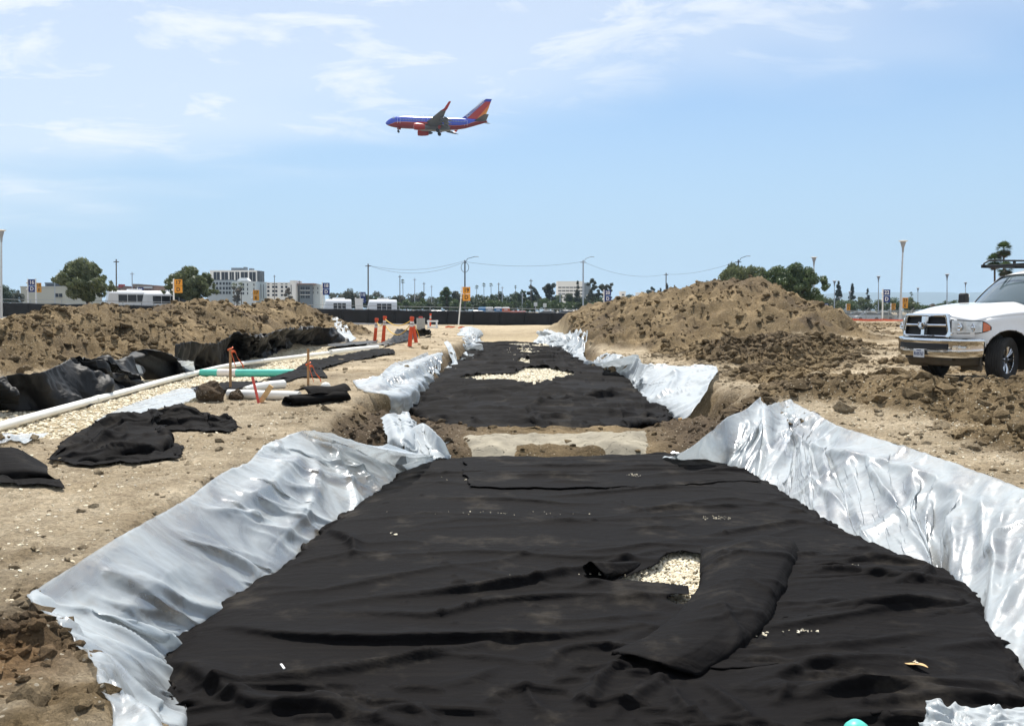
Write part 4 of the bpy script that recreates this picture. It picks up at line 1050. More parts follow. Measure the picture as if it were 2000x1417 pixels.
def black_films():
    def bf(label, top, bot, nu, nv, m=FILM_BLACK, group='black films on the left bank', name='black_film', **k):
        o = sheet(name, top, bot, nu, nv, m, lift=0.03, thick=0.005, **k)
        return tag(o, label, 'black film', group)
    W = [(0.12, 0.5, 1.2, 0.8, 121, 'ridge'), (0.10, 0.9, 2.6, 0.5, 122, 'ridge'), (0.06, 2.4, 4, 0.9, 123, 'ridge'), (0.04, 3, 3, 0.2, 124, 'crease')]
    bf('long black film over the left bank, nearest the left edge', [(-140, 768, .35), (0, 736, .45), (75, 727, .5), (135, 704, .6), (160, 705, .58), (205, 714, .42), (255, 728, .25)],
       [(-140, 835, -.22), (0, 804, -.22), (60, 802, -.22), (125, 798, -.22), (185, 778, -.22), (245, 768, -.22), (305, 745, -.22)], 100, 44, seed=131, wr=W, fan=(11, .06, .15, .11), creases=[(34, .05, .95, .06, .3, .04, .13, .07, .14, .8)], sim=dict(fine=0.02, slack=0.07, pin='bt', steps=18, iters=8, bend=0.08, freq=0.5),
       folds=[([(60, 740), (110, 760), (180, 775)], .1, .2), ([(150, 712), (200, 740), (250, 760)], .12, .2), ([(90, 728), (140, 745), (200, 768)], .08, .15)])
    bf('smooth black film over the hump beside the gravel', [(247, 700, .45), (258, 688, .55), (276, 683, .62), (290, 684, .6)], [(282, 742, -.2), (315, 742, -.22), (345, 737, -.22), (378, 727, -.22)], 60, 70, seed=132, crown=0.05,
       right=[(290, 684, .6), (330, 692, .5), (360, 708, .2), (378, 727, -.22)], wr=[(0.03, 0.8, 1.2, 0.8, 124, 'ridge')])
    bf('crumpled black film over the left bank above the green pipe', [(344, 672, .72), (372, 668, .74), (420, 672, .62), (455, 658, .78), (480, 656, .82), (510, 662, .7), (535, 652, .8)],
       [(384, 732, -.22), (420, 724, -.24), (455, 718, -.24), (478, 710, -.24), (502, 702, -.24), (520, 698, -.24), (545, 692, -.24)], 90, 44, seed=133, wr=W, fan=(11, .07, .18, .13), creases=[(34, .05, .95, .08, .35, .05, .16, .08, .16, .8)], sim=dict(fine=0.03, slack=0.09, pin='bt', steps=18, iters=8, bend=0.08, freq=0.4),
       folds=[([(345, 674), (370, 690), (390, 715), (386, 730)], .12, .14, .7, .2), ([(440, 662), (470, 680), (500, 700)], .12, .2), ([(480, 658), (510, 676), (530, 692)], .12, .2)])
    bf('crumpled black film over the left bank farthest from the camera', [(505, 656, .75), (535, 650, .82), (560, 644, .9), (590, 645, .8), (615, 640, .85), (650, 640, .75)],
       [(535, 697, -.24), (560, 690, -.24), (585, 683, -.24), (610, 681, -.24), (640, 679, -.24), (690, 672, -.1)], 86, 40, seed=134, wr=W, fan=(11, .07, .20, .16), creases=[(34, .05, .95, .08, .35, .05, .18, .09, .18, .8)], sim=dict(fine=0.03, slack=0.10, pin='bt', steps=18, iters=8, bend=0.08, freq=0.4),
       folds=[([(540, 652), (565, 670), (575, 690)], .14, .25), ([(570, 648), (600, 665), (615, 682)], .14, .25), ([(610, 645), (640, 660), (660, 675)], .14, .25)])
    # pieces on the near side of the shallow trench
    bf('black geotextile heap lying on the pale bank by the left edge of the lot', [(105, 878, .08), (150, 852, .12), (215, 812, .22), (240, 806, .24), (275, 808, .22), (310, 800, .2)], [(130, 905, .03), (190, 908, .03), (250, 905, .03), (310, 900, .03), (345, 892, .03), (354, 882, .03)], 80, 56, CLOTH, 'black cloth on the pale bank', 'geotextile_heap', seed=135, edge_noise=0.10, creases=[(22, .05, .95, .3, .8, .02, .08, .04, .09, .3)], sim=dict(slack=0.10, pin='p', every=10, steps=22, iters=8, bend=0.08, freq=1.0),
       right=[(310, 800, .2), (325, 842, .2), (332, 868, .06), (354, 882, .03)],
       folds=[([(105, 878), (170, 850), (230, 812), (245, 808)], .07, .10, .8, .1), ([(110, 882), (200, 860), (300, 850)], .05, .08), ([(120, 890), (220, 880), (330, 885)], .04, .06), ([(240, 812), (260, 850), (240, 880)], .05, .08)],
       wr=[(0.05, 1.2, 3, .4, 125, 'ridge'), (0.02, 3, 5, .2, 126, 'ridge')])
    bf('black geotextile tail with reddish end stretching right of the heap', [(262, 815, .16), (300, 805, .2), (345, 787, .28), (375, 800, .16), (410, 812, .10), (430, 812, .08)], [(300, 842, .04), (325, 842, .04), (365, 840, .03), (400, 845, .03), (440, 846, .03), (467, 838, .03)], 66, 40, CLOTH, 'black cloth on the pale bank', 'geotextile_heap', seed=136, edge_noise=0.10, creases=[(18, .05, .95, .3, .8, .02, .08, .04, .09, .3)], sim=dict(slack=0.10, pin='p', every=10, steps=22, iters=8, bend=0.08, freq=1.0),
       folds=[([(270, 815), (330, 805), (370, 803)], .08, .10), ([(280, 830), (360, 820), (430, 820)], .06, .08)], wr=[(0.05, 1.2, 3, .4, 127, 'ridge'), (0.02, 3, 5, .2, 128, 'ridge')])
    bf('black geotextile folded among clods by the left edge of the bank', [(-60, 885, .22), (0, 873, .26), (30, 874, .24), (60, 890, .14)], [(-60, 935, .1), (20, 938, .06), (70, 945, .04), (128, 952, .03)], 50, 36, CLOTH, 'black cloth on the pale bank', 'geotextile_heap', seed=137, sim=dict(slack=0.05, pin='p', every=10, steps=18, iters=8, bend=0.08, freq=1.0),
       right=[(60, 890, .14), (85, 920, .12), (115, 935, .06), (128, 952, .03)], wr=[(0.03, 1.5, 3, .4, 129, 'ridge')])
    bf('black geotextile strip along the near side of the white pipe', [(560, 734, -.08), (600, 708, -.02), (640, 700, .02), (700, 688, .04), (745, 681, .05), (768, 683, .06)], [(525, 748, -.02), (575, 740, .02), (640, 716, .04), (700, 703, .05), (745, 694, .05), (772, 690, .05)], 140, 40, CLOTH_FAR, 'black cloth on the pale bank', 'geotextile_strip', seed=138,
       wr=[(0.08, 0.5, 1.5, .6, 141, 'ridge'), (0.04, 1.2, 2.4, .4, 142, 'ridge')])
    bf('black geotextile patch running from the green pipe to the stake', [(505, 750, -.1), (560, 738, -.1), (590, 722, .02), (620, 708, .05)], [(560, 748, .02), (590, 738, .04), (620, 738, .04), (640, 738, .04)], 80, 40, CLOTH_FAR, 'black cloth on the pale bank', 'geotextile_strip', seed=139,
       wr=[(0.06, 0.8, 2, .6, 143, 'ridge')])
    bf('flat black geotextile behind the white pipe offcuts', [(372, 757, -.12), (430, 748, -.1), (500, 745, -.08)], [(385, 768, .03), (440, 762, .04), (520, 755, .04)], 80, 24, CLOTH_FAR, 'black cloth on the pale bank', 'geotextile_strip', seed=140,
       wr=[(0.05, 0.8, 2, .6, 144, 'ridge')])
    bf('black film bunched behind the orange posts', [(740, 672, .1), (765, 660, .3), (775, 643, .6), (800, 645, .5), (835, 645, .45), (840, 650, .3)], [(700, 678, .04), (752, 676, .06), (785, 668, .06), (812, 660, .06), (835, 655, .06), (842, 653, .1)], 120, 50, FILM_BLACK, 'black cloth on the pale bank', 'black_film', seed=144,
       wr=[(0.14, 0.4, 1.0, .6, 145, 'ridge'), (0.08, 0.9, 1.6, .4, 146, 'ridge')])
    bf('thin black film edge at the far end of the gravel trench', [(640, 672, .02), (690, 668, .02), (738, 664, .04)], [(640, 677, .02), (690, 674, .02), (735, 669, .04)], 60, 14, FILM_BLACK, 'black cloth on the pale bank', 'black_film', seed=145, wr=[(0.06, 0.8, 2, .6, 147, 'ridge')])
black_films()

# stones of the drainage bed showing through the openings
def stone_material(name, cols):
    m = bpy.data.materials.new(name); m.use_nodes = True
    t = m.node_tree; b = t.nodes['Principled BSDF']; b.inputs['Roughness'].default_value = 0.85; b.inputs['Specular IOR Level'].default_value = 0.25
    g = N(t, 'ShaderNodeNewGeometry'); r = N(t, 'ShaderNodeValToRGB'); cr = r.color_ramp
    while len(cr.elements) < len(cols): cr.elements.new(0.5)
    for i, (e, c) in enumerate(zip(cr.elements, cols)): e.position = i / (len(cols) - 1); e.color = (*c, 1)
    t.links.new(g.outputs['Random Per Island'], r.inputs[0]); t.links.new(r.outputs[0], b.inputs['Base Color'])
    return m
STONE = stone_material('pale_stone', [(0.55, 0.47, 0.33), (0.74, 0.66, 0.49), (0.80, 0.73, 0.57), (0.66, 0.58, 0.42), (0.78, 0.72, 0.60)])
def in_poly(x, y, poly):
    ins = np.zeros(len(x), bool); j = len(poly) - 1
    for i in range(len(poly)):
        xi, yi = poly[i]; xj, yj = poly[j]
        ins ^= ((yi > y) != (yj > y)) & (x < (xj - xi) * (y - yi) / (yj - yi + 1e-12) + xi); j = i
    return ins
def stone_bed(poly, z, n, s, seed, label):
    P = np.array([at_z(a, b, z)[:2] for a, b in poly]); rng = np.random.default_rng(seed)
    lo, hi = P.min(0), P.max(0)
    q = rng.uniform(lo, hi, (n, 2)); q = q[in_poly(q[:, 0], q[:, 1], P)]
    sz = s * (0.6 + 0.8 * rng.random(len(q)))
    stones('drainage_stones', np.c_[q, z - 0.3 * s + rng.random(len(q)) * s * 0.9], sz, STONE, seed, flat=0.9, label=label)
stone_bed([(1180, 1065), (1400, 1065), (1420, 1160), (1370, 1210), (1280, 1210), (1180, 1150)], -0.545, 5200, 0.017, 1, 'pale drainage stones in the opening of the near sheet')
stone_bed([(1515, 1212), (1605, 1212), (1605, 1238), (1515, 1238)], -0.51, 700, 0.016, 2, 'few pale stones showing through the right sheet')
stone_bed([(880, 715), (1150, 715), (1150, 760), (880, 760)], -0.56, 9000, 0.05, 3, 'pale drainage stones in the opening of the far sheet')
stone_bed([(990, 674), (1070, 674), (1070, 715), (990, 715)], -0.57, 5000, 0.09, 4, 'pale stones in the small far openings')
def sprinkle():
    rng = np.random.default_rng(12); pts = []; sz = []
    for (px, py, w, n, z) in ((1238, 926, 14, 22, -.42), (1395, 1010, 22, 26, -.45), (1410, 1010, 30, 12, -.45), (770, 1042, 8, 14, -.46), (1665, 1104, 12, 16, -.43), (1740, 1116, 20, 10, -.44), (1565, 1229, 30, 18, -.42), (1490, 1238, 10, 6, -.42), (1790, 1290, 8, 8, -.43), (1000, 1000, 300, 30, -.46), (1300, 1120, 260, 40, -.45), (900, 935, 60, 10, -.46)):
        for _ in range(n):
            p = at_z(px + rng.normal() * w * 0.5, py + rng.normal() * 2.0, z); pts.append(p + np.array([0, 0, -0.005])); sz.append(0.004 + 0.007 * rng.random() ** 2)
    stones('scattered_chips', np.array(pts), np.array(sz), STONE, 9, flat=0.6, label='pale stone chips scattered on the black sheets')
    # gravel of the shallow trench
    n = 26000
    x = rng.uniform(-10, -5.4, n); y = rng.uniform(9, 44, n); z, _, g, *_r = land(x, y); k = g > 0.55
    stones('trench_gravel', np.c_[x, y, z + 0.008][k], (0.012 + 0.014 * rng.random(n) + y * 0.0006)[k], STONE, 15, flat=0.7, label='pale gravel filling the shallow left trench')
    x = rng.uniform(-6, -2.6, 2600); y = rng.uniform(3.2, 16, 2600); z, _, g, *_r = land(x, y); l, r = trench_edges(y); k = x < l - 0.05
    stones('bank_pebbles', np.c_[x, y, z + 0.003][k], (0.005 + 0.014 * rng.random(2600) ** 3)[k], STONE, 16, flat=0.6, label='small pale pebbles on the left bank')
    x = rng.uniform(4.6, 9.5, 5200); y = rng.uniform(8, 16, 5200); z, *_r = land(x, y)
    stones('bank_pebbles', np.c_[x, y, z + 0.006], (0.004 + 0.016 * rng.random(5200) ** 4), STONE, 17, flat=0.6, label='pale pebbles on the right bank')
sprinkle()
# grey slurry pad on the soil berm between the two beds
def pad():
    # plan outline in metres from photo points, an upturned U
    out = [(900, 845), (960, 841), (1060, 844), (1160, 839), (1262, 837), (1272, 858), (1262, 880), (1252, 897), (1195, 900), (1186, 884), (1176, 868), (1120, 862), (1060, 860), (1015, 864), (1006, 880), (1000, 898), (935, 900), (922, 880), (912, 862)]
    zs = -0.37
    P = np.array([at_z(a, b, zs)[:2] for a, b in out])
    n = 110
    lo, hi = P.min(0) - 0.02, P.max(0) + 0.02
    X, Y = np.meshgrid(np.linspace(lo[0], hi[0], n * 2), np.linspace(lo[1], hi[1], n), indexing='ij')
    x = X.ravel() + 0.12 * fbm(X.ravel() * 3, Y.ravel() * 3, 5, 4); y = Y.ravel() + 0.12 * fbm(X.ravel() * 3 + 4, Y.ravel() * 3, 6, 3)
    ins = in_poly(x, y, P)
    d = np.full(len(x), 9.0)
    for i in range(len(P)):
        a = P[i]; b = P[(i + 1) % len(P)]; ab = b - a; t = np.clip(((np.c_[x, y] - a) @ ab) / (ab @ ab), 0, 1)
        d = np.minimum(d, np.linalg.norm(np.c_[x, y] - a - t[:, None] * ab, axis=1))
    sd_ = np.where(ins, d, -d)
    z = land(x, y)[0] - 0.03 + 0.085 * np.sqrt(np.clip(sd_ / 0.30, 0, 1)) + 0.012 * fbm(x * 2, y * 2, 8, 3) * (sd_ > 0.1)
    F = grid_faces(n * 2, n); keep = (sd_[F] > -0.03).all(1)
    o = fast_mesh('slurry_pad', np.c_[x, y, z], F[keep], mat('slurry', (0.27, 0.24, 0.18), 0.9, var=0.3, vscale=2.2, bump=0.5, bscale=30))
    tag(o, 'smooth grey slurry pad on the soil berm between the two black beds', 'slurry pad')
pad()
# ------------------------------------------------------------------ white pickup
WHITE = mat('truck_paint', (0.82, 0.82, 0.81), 0.22, var=0.02, coat=0.6, spec=0.5)
CHROME = mat('chrome', (0.70, 0.71, 0.72), 0.09, 1.0, var=0.05, vscale=4)
BLACKP = mat('black_trim', (0.012, 0.012, 0.013), 0.55, var=0.15, vscale=20)
RUBBER = mat('tyre_rubber', (0.030, 0.028, 0.026), 0.85, var=0.35, vscale=7, bump=0.2, bscale=40)
GLASSD = mat('tinted_glass', (0.085, 0.115, 0.13), 0.03, var=0.0, spec=0.7, coat=0.5)
LENS = mat('lamp_lens', (0.62, 0.66, 0.68), 0.10, 0.35, var=0.25, vscale=14, coat=1.0)
AMBER = mat('amber_lens', (0.70, 0.17, 0.06), 0.2, coat=1.0)
RIM = mat('rim_alloy', (0.55, 0.56, 0.58), 0.22, 1.0, var=0.1)
PLATE = mat('number_plate', (0.62, 0.64, 0.66), 0.5)
INKBLUE = mat('plate_ink', (0.03, 0.05, 0.16), 0.6, var=0)

def dusty(m, z0=0.35, z1=1.0, amount=0.45):
    t = m.node_tree; b = t.nodes['Principled BSDF']; L = t.links.new
    src = b.inputs['Base Color'].links[0].from_socket if b.inputs['Base Color'].links else None
    tc = N(t, 'ShaderNodeTexCoord'); sp_ = N(t, 'ShaderNodeSeparateXYZ'); L(tc.outputs['Object'], sp_.inputs[0])
    mr = N(t, 'ShaderNodeMapRange', interpolation_type='SMOOTHSTEP'); mr.inputs['From Min'].default_value = z1; mr.inputs['From Max'].default_value = z0; L(sp_.outputs['Z'], mr.inputs['Value'])
    n = N(t, 'ShaderNodeTexNoise'); n.inputs['Scale'].default_value = 5; n.inputs['Detail'].default_value = 6; L(tc.outputs['Object'], n.inputs['Vector'])
    mu = N(t, 'ShaderNodeMath', operation='MULTIPLY'); L(mr.outputs[0], mu.inputs[0]); L(n.outputs['Fac'], mu.inputs[1])
    m2 = N(t, 'ShaderNodeMath', operation='MULTIPLY'); m2.inputs[1].default_value = amount * 2; L(mu.outputs[0], m2.inputs[0])
    mx = N(t, 'ShaderNodeMix', data_type='RGBA'); L(m2.outputs[0], mx.inputs[0]); mx.inputs[7].default_value = (0.33, 0.26, 0.17, 1)
    if src: L(src, mx.inputs[6])
    L(mx.outputs[2], b.inputs['Base Color'])
dusty(WHITE); dusty(BLACKP, 0.2, 0.7, 0.25)
def text_mesh(name, body, size, material, parent=None, extrude=0.0, squeeze=1.0, bold=0.0):
    cu = bpy.data.curves.new('txt', 'FONT'); cu.body = body; cu.size = size; cu.extrude = extrude; cu.offset = bold
    cu.align_x = 'CENTER'; cu.align_y = 'CENTER'; cu.resolution_u = 3
    to = bpy.data.objects.new('txt', cu); COL.objects.link(to)
    bpy.context.view_layer.update()
    me = bpy.data.meshes.new_from_object(to.evaluated_get(bpy.context.evaluated_depsgraph_get()))
    bpy.data.objects.remove(to, do_unlink=True); bpy.data.curves.remove(cu)
    me.name = name; me.materials.clear(); me.materials.append(material)
    if squeeze != 1.0:
        for v in me.vertices: v.co.x *= squeeze
    o = bpy.data.objects.new(name, me)
    return link(o, parent)

def build_wheel(parent, x, y, side, steer=0.0):
    Rr, w = 0.41, 0.28
    w_ = bpy.data.objects.new('wheel', None); link(w_, parent); w_.location = (x, y, Rr); w_.rotation_euler = (0, 0, steer)
    prof = [(0.245, -0.105), (0.30, -0.135), (0.36, -0.142), (0.392, -0.128)]
    for k in range(6):
        a = -0.122 + k * 0.0414
        prof += [(0.408, a), (0.410, a + 0.030), (0.398, a + 0.032), (0.398, a + 0.040)]
    prof += [(0.392, 0.128), (0.36, 0.142), (0.30, 0.135), (0.245, 0.105)]
    MB().lathe(prof, 44, axis='Y', cap=False).obj('tyre', RUBBER, w_, smooth=True)
    m = MB()
    s = side
    m.lathe([(0.248, -0.10 * s), (0.235, -0.02 * s), (0.238, 0.10 * s), (0.252, 0.108 * s), (0.256, 0.10 * s)], 36, axis='Y', cap=False)
    m.lathe([(0.001, 0.075 * s), (0.06, 0.075 * s), (0.075, 0.055 * s), (0.08, 0.03 * s)], 20, axis='Y', cap=False)
    for k in range(8):
        a = k * math.pi / 4
        for q in (-1, 1):
            b = a + q * 0.12
            p0 = Vector((0.06 * math.cos(a), 0.055 * s, 0.06 * math.sin(a))); p1 = Vector((0.238 * math.cos(b), 0.085 * s, 0.238 * math.sin(b)))
            m.tube([p0, (p0 + p1) / 2 + Vector((0, 0.012 * s, 0)), p1], [0.022, 0.020, 0.024], 6)
    m.obj('rim', RIM, w_, smooth=True)
    MB().lathe([(0.001, -0.03 * s), (0.225, -0.03 * s), (0.225, -0.06 * s)], 28, axis='Y', cap=False).obj('brake_disc', mat('brake', (0.05, 0.045, 0.04), 0.7, 0.3), w_)
    return w_

def build_truck():
    T = empty('pickup_truck', (TRUCK_X, TRUCK_Y, TRUCK_Z), TRUCK_A)
    T.scale = (1.01, 1.01, 1.01)
    tag(T, 'white heavy-duty pickup with chrome grille parked on the clods at right', 'pickup truck')
    Fp = lambda y: 0.92 - 0.13 * y * y - 0.24 * abs(y) ** 7
    YW = 0.985
    def zf(v): return 1.255 - 0.16 * abs(v) ** 3
    def zb(v): return 1.445 - 0.20 * abs(v) ** 4
    def hood_pt(u, v):
        y = v * (0.955 + 0.03 * u)
        x = Fp(v * 0.955) * (1 - u) + (-0.66 + 0.16 * (1 - v * v)) * u
        bul = 0.022 * math.exp(-((abs(v) - 0.52) / 0.13) ** 2) * min(1, u * 3)
        z = zf(v) + (zb(v) - zf(v)) * (1 - (1 - u) ** 1.9) - 0.035 * math.exp(-u / 0.035) * 1.0 + bul
        return (x, y, z)
    MB().patch(lambda u, v: hood_pt(u, v * 2 - 1), 26, 37).obj('hood', WHITE, T, smooth=True, solid=0.03)
    # cowl with wipers
    m = MB().patch(lambda u, v: (-0.50 - 0.16 * (2 * v - 1) ** 2 - 0.16 * u, (2 * v - 1) * 0.95, zb(2 * v - 1) - 0.02 + 0.02 * u), 4, 21)
    m.obj('cowl', BLACKP, T, solid=0.02)
    # front wings with wheel openings, front corners
    def wing(s):
        def top(x):
            t = min(max((0.68 - x) / 1.34, 0), 1); return 1.095 + (1.245 - 1.095) * (1 - (1 - t) ** 1.9)
        nx, nz = 64, 30; x0, x1 = 0.665, -0.76
        V = np.zeros((nx, nz, 3))
        for i in range(nx):
            x = x0 + (x1 - x0) * i / (nx - 1); zt = top(x)
            for j in range(nz):
                q = j / (nz - 1); z = zt + (0.50 - zt) * q
                y = 0.955 + 0.05 * (1 - math.exp(-q / 0.06)) - 0.03 * max(0, (0.85 - z)) + 0.0
                y -= 0.11 * max(0, (x - 0.35) / 0.32) ** 2
                r = math.hypot(x, z - 0.43); y += 0.035 * math.exp(-((r - 0.50) / 0.10) ** 2)
                V[i, j] = (x, y, z)
        Rw = 0.535
        r = np.hypot(V[..., 0], V[..., 2] - 0.43)
        near = np.abs(r - Rw) < 0.027
        sc_ = Rw / r
        V[..., 0] = np.where(near, V[..., 0] * sc_, V[..., 0]); V[..., 2] = np.where(near, 0.43 + (V[..., 2] - 0.43) * sc_, V[..., 2])
        r = np.hypot(V[..., 0], V[..., 2] - 0.43).ravel()
        F = grid_faces(nx, nz); F = F[(r[F] >= Rw - 0.004).all(1)]
        P = V.reshape(-1, 3).copy(); P[:, 1] *= s
        mm = MB().add(P.tolist(), [tuple(f) for f in F])
        o = mm.obj('wing', WHITE, T, smooth=True, solid=0.02)
        # black arch lip
        ring = []
        for k in range(25):
            a = -0.35 + k / 24 * (math.pi + 0.55)
            ring.append((Rw * math.cos(a) * 0.995, 1.005 * s - 0.02 * s, 0.43 + Rw * math.sin(a) * 0.995))
        MB().tube(ring, 0.018, 6).obj('arch_lip', BLACKP, o)
        MB().add([(Rw * math.cos(a) * 1.0, yy * s, 0.43 + Rw * math.sin(a)) for a in np.linspace(-0.4, math.pi + 0.4, 20) for yy in (0.98, 0.45)],
                 [(2 * i, 2 * i + 1, 2 * i + 3, 2 * i + 2) for i in range(19)]).obj('wheel_well', BLACKP, o)
        # front corner panel between grille and wing, below the hood
        def corner(u, v):
            y = 0.60 + 0.355 * u; zt = zf(y / 0.955) - 0.045; z = zt + (0.785 - zt) * v
            return (Fp(y) + 0.02 - 0.015 * v * 0, y * s, z)
        MB().patch(corner, 12, 6).obj('corner_panel', WHITE, o, smooth=True, solid=0.015)
        return o
    wl = wing(1); wr_ = wing(-1)
    # headlamps wrap round the corner
    def lamp(s):
        def path(t):
            # along the corner from beside the grille back onto the wing
            pts = [(Fp(.64) + .035, .64), (Fp(.78) + .035, .78), (Fp(.89) + .04, .90), (0.60, 0.972), (0.47, 1.005), (0.36, 1.018)]
            k = t * (len(pts) - 1); i = min(int(k), len(pts) - 2); f = k - i
            return (pts[i][0] * (1 - f) + pts[i + 1][0] * f, pts[i][1] * (1 - f) + pts[i + 1][1] * f)
        def surf(off, z0f=0.0, z1f=0.0):
            def fn(u, v):
                x, y = path(u)
                zt = 1.135 - 0.03 * u; zb_ = 0.875 + 0.02 * u
                if u > 0.62:
                    k = (u - 0.62) / 0.38; zt -= 0.10 * k * k; zb_ += 0.045 * k
                z = zb_ + (zt - zb_) * (v * (1 - z0f - z1f) + z0f)
                return (x + off * 0.7, (y + off * 0.5) * s, z)
            return fn
        H_ = bpy.data.objects.new('headlamp', None); link(H_, T)
        MB().patch(surf(-0.012), 24, 6).obj('lamp_housing', BLACKP, H_, smooth=True)
        MB().patch(surf(0.004, .06, .06), 24, 8, u0=0.03, u1=0.72).obj('lamp_lens', LENS, H_, smooth=True)
        MB().patch(surf(0.006, .08, .08), 10, 8, u0=0.74, u1=0.965).obj('side_marker', AMBER, H_, smooth=True)
        for uu, zz in ((0.22, 1.0), (0.5, 0.99)):
            x, y = path(uu)
            MB().lathe([(0.075, 0.0), (0.06, 0.012), (0.035, 0.006), (0.02, 0.02), (0.001, 0.025)], 18, (x + 0.008, y * s, zz), axis='X', cap=False).obj('lamp_bowl', CHROME, H_, smooth=True)
    lamp(1); lamp(-1)
    # grille: chrome frame, cross bars and dark openings
    G = bpy.data.objects.new('grille', None); link(G, T)
    def gp(y, z, off): return (Fp(y) + off - 0.05 * (z - 0.85) , y, z)
    def loop(hw_t, hw_b, zt, zb_, rad, n=7):
        c = [((hw_t - rad), zt - rad, 0), (-(hw_t - rad), zt - rad, 90), (-(hw_b - rad), zb_ + rad, 180), ((hw_b - rad), zb_ + rad, 270)]
        out = []
        for (cy, cz, a0) in c:
            for k in range(n):
                a = R(a0 + 90 * k / (n - 1)); out.append((cy + rad * math.cos(a), cz + rad * math.sin(a)))
        # straight runs get extra points so that the frame follows the curved nose
        res = []
        for i in range(len(out)):
            a = out[i]; b = out[(i + 1) % len(out)]; L_ = math.hypot(b[0] - a[0], b[1] - a[1]); k = max(1, int(L_ / 0.12))
            res += [(a[0] + (b[0] - a[0]) * q / k, a[1] + (b[1] - a[1]) * q / k) for q in range(k)]
        return res
    o1 = loop(0.61, 0.675, 1.24, 0.80, 0.06); i1 = loop(0.535, 0.59, 1.185, 0.845, 0.05)
    n = min(len(o1), len(i1))
    def resample(lp, n):
        P = np.array(lp + [lp[0]]); s_ = np.r_[0, np.cumsum(np.linalg.norm(np.diff(P, axis=0), axis=1))]; t = np.linspace(0, s_[-1], n, endpoint=False)
        return np.c_[np.interp(t, s_, P[:, 0]), np.interp(t, s_, P[:, 1])]
    o1 = resample(o1, 64); i1 = resample(i1, 64)
    rings = [[gp(y, z, 0.0) for y, z in o1], [gp(y, z, 0.055) for y, z in o1 * 0.99 + np.array([0, 0.0102])], [gp(y, z, 0.06) for y, z in (o1 * 0.35 + i1 * 0.65)], [gp(y, z, 0.045) for y, z in i1], [gp(y, z, -0.05) for y, z in i1]]
    MB().loft(rings, cap=False).obj('grille_frame', CHROME, G, smooth=True)
    MB().patch(lambda u, v: gp(-0.6 + 1.2 * u, 0.82 + 0.39 * v, -0.03), 20, 4).obj('grille_backing', BLACKP, G)
    for k in range(11):
        z = 0.865 + 0.031 * k
        MB().tube([gp(-0.56 + 0.112 * q, z, -0.012) for q in range(11)], 0.006, 5).obj('grille_wire', BLACKP, G)
    def bar(y0, y1, z0, z1, name):
        MB().loft([[gp(y0 + (y1 - y0) * t, z0, 0.0), gp(y0 + (y1 - y0) * t, z0 + 0.008, 0.045), gp(y0 + (y1 - y0) * t, (z0 + z1) / 2, 0.055), gp(y0 + (y1 - y0) * t, z1 - 0.008, 0.045), gp(y0 + (y1 - y0) * t, z1, 0.0)] for t in np.linspace(0, 1, 14)], cap=False, closed=False).obj(name, CHROME, G, smooth=True)
    bar(-0.56, 0.56, 0.995, 1.055, 'cross_bar')
    MB().loft([[gp(-0.055 - .012 * t, 0.84 + 0.35 * t, 0.0), gp(-0.045, 0.84 + 0.35 * t, 0.058), gp(0.045, 0.84 + 0.35 * t, 0.058), gp(0.055 + .012 * t, 0.84 + 0.35 * t, 0.0)] for t in np.linspace(0, 1, 6)], cap=False, closed=False).obj('upright_bar', CHROME, G, smooth=True)
    # head emblem with curled horns
    e = MB(); ex = Fp(0) + 0.085
    e.loft([[(ex - .03, -.045, 1.075), (ex + .012, -.03, 1.07), (ex + .012, .03, 1.07), (ex - .03, .045, 1.075)], [(ex - .03, -.04, 1.03), (ex + .03, -.022, 1.03), (ex + .03, .022, 1.03), (ex - .03, .04, 1.03)], [(ex - .03, -.016, 0.945), (ex + .02, -.012, 0.95), (ex + .02, .012, 0.95), (ex - .03, .016, 0.945)]])
    for s in (-1, 1):
        e.tube([(ex, s * (0.03 + 0.055 * math.sin(a)), 1.062 - 0.045 * (1 - math.cos(a)) + 0.02 * math.sin(a)) for a in np.linspace(0.1, 4.2, 12)], [0.018 * (1 - 0.06 * k) for k in range(12)], 6)
    e.obj('emblem', CHROME, G, smooth=True)
    # chrome bumper
    def bp_(t):
        pts = [(0.985, 0), (0.985, 0.18), (0.975, 0.36), (0.955, 0.54), (0.915, 0.70), (0.85, 0.84), (0.75, 0.95), (0.62, 1.01), (0.50, 1.03)]
        k = abs(t) * (len(pts) - 1); i = min(int(k), len(pts) - 2); f = k - i
        return pts[i][0] * (1 - f) + pts[i + 1][0] * f, (pts[i][1] * (1 - f) + pts[i + 1][1] * f) * (1 if t >= 0 else -1)
    B = bpy.data.objects.new('front_bumper', None); link(B, T)
    secs = [(-0.10, 0.78), (0.0, 0.792), (0.03, 0.780), (0.040, 0.745), (0.030, 0.725), (0.015, 0.66), (0.026, 0.57), (0.020, 0.49), (-0.02, 0.445), (-0.12, 0.44)]
    rings = []
    for t in np.linspace(-1, 1, 49):
        x, y = bp_(t); nx_ = 1 - 0.75 * abs(t) ** 3; ny_ = 0.75 * abs(t) ** 3 * (1 if t > 0 else -1)
        rings.append([(x + o_ * nx_, y + o_ * ny_ * 0.7, z_ + (0.03 * abs(t) ** 4 if z_ < 0.6 else 0)) for o_, z_ in secs])
    MB().loft(rings, cap=False, closed=False).obj('bumper_shell', CHROME, B, smooth=True, solid=0.02)
    def slot(u, v):
        t = -0.47 + 0.94 * u; x, y = bp_(t); return (x + 0.030, y, 0.595 + 0.10 * v - 0.012 * (1 - v) * (abs(u - 0.5) < 0.3))
    MB().patch(slot, 24, 4).obj('air_slot', BLACKP, B, solid=0.006)
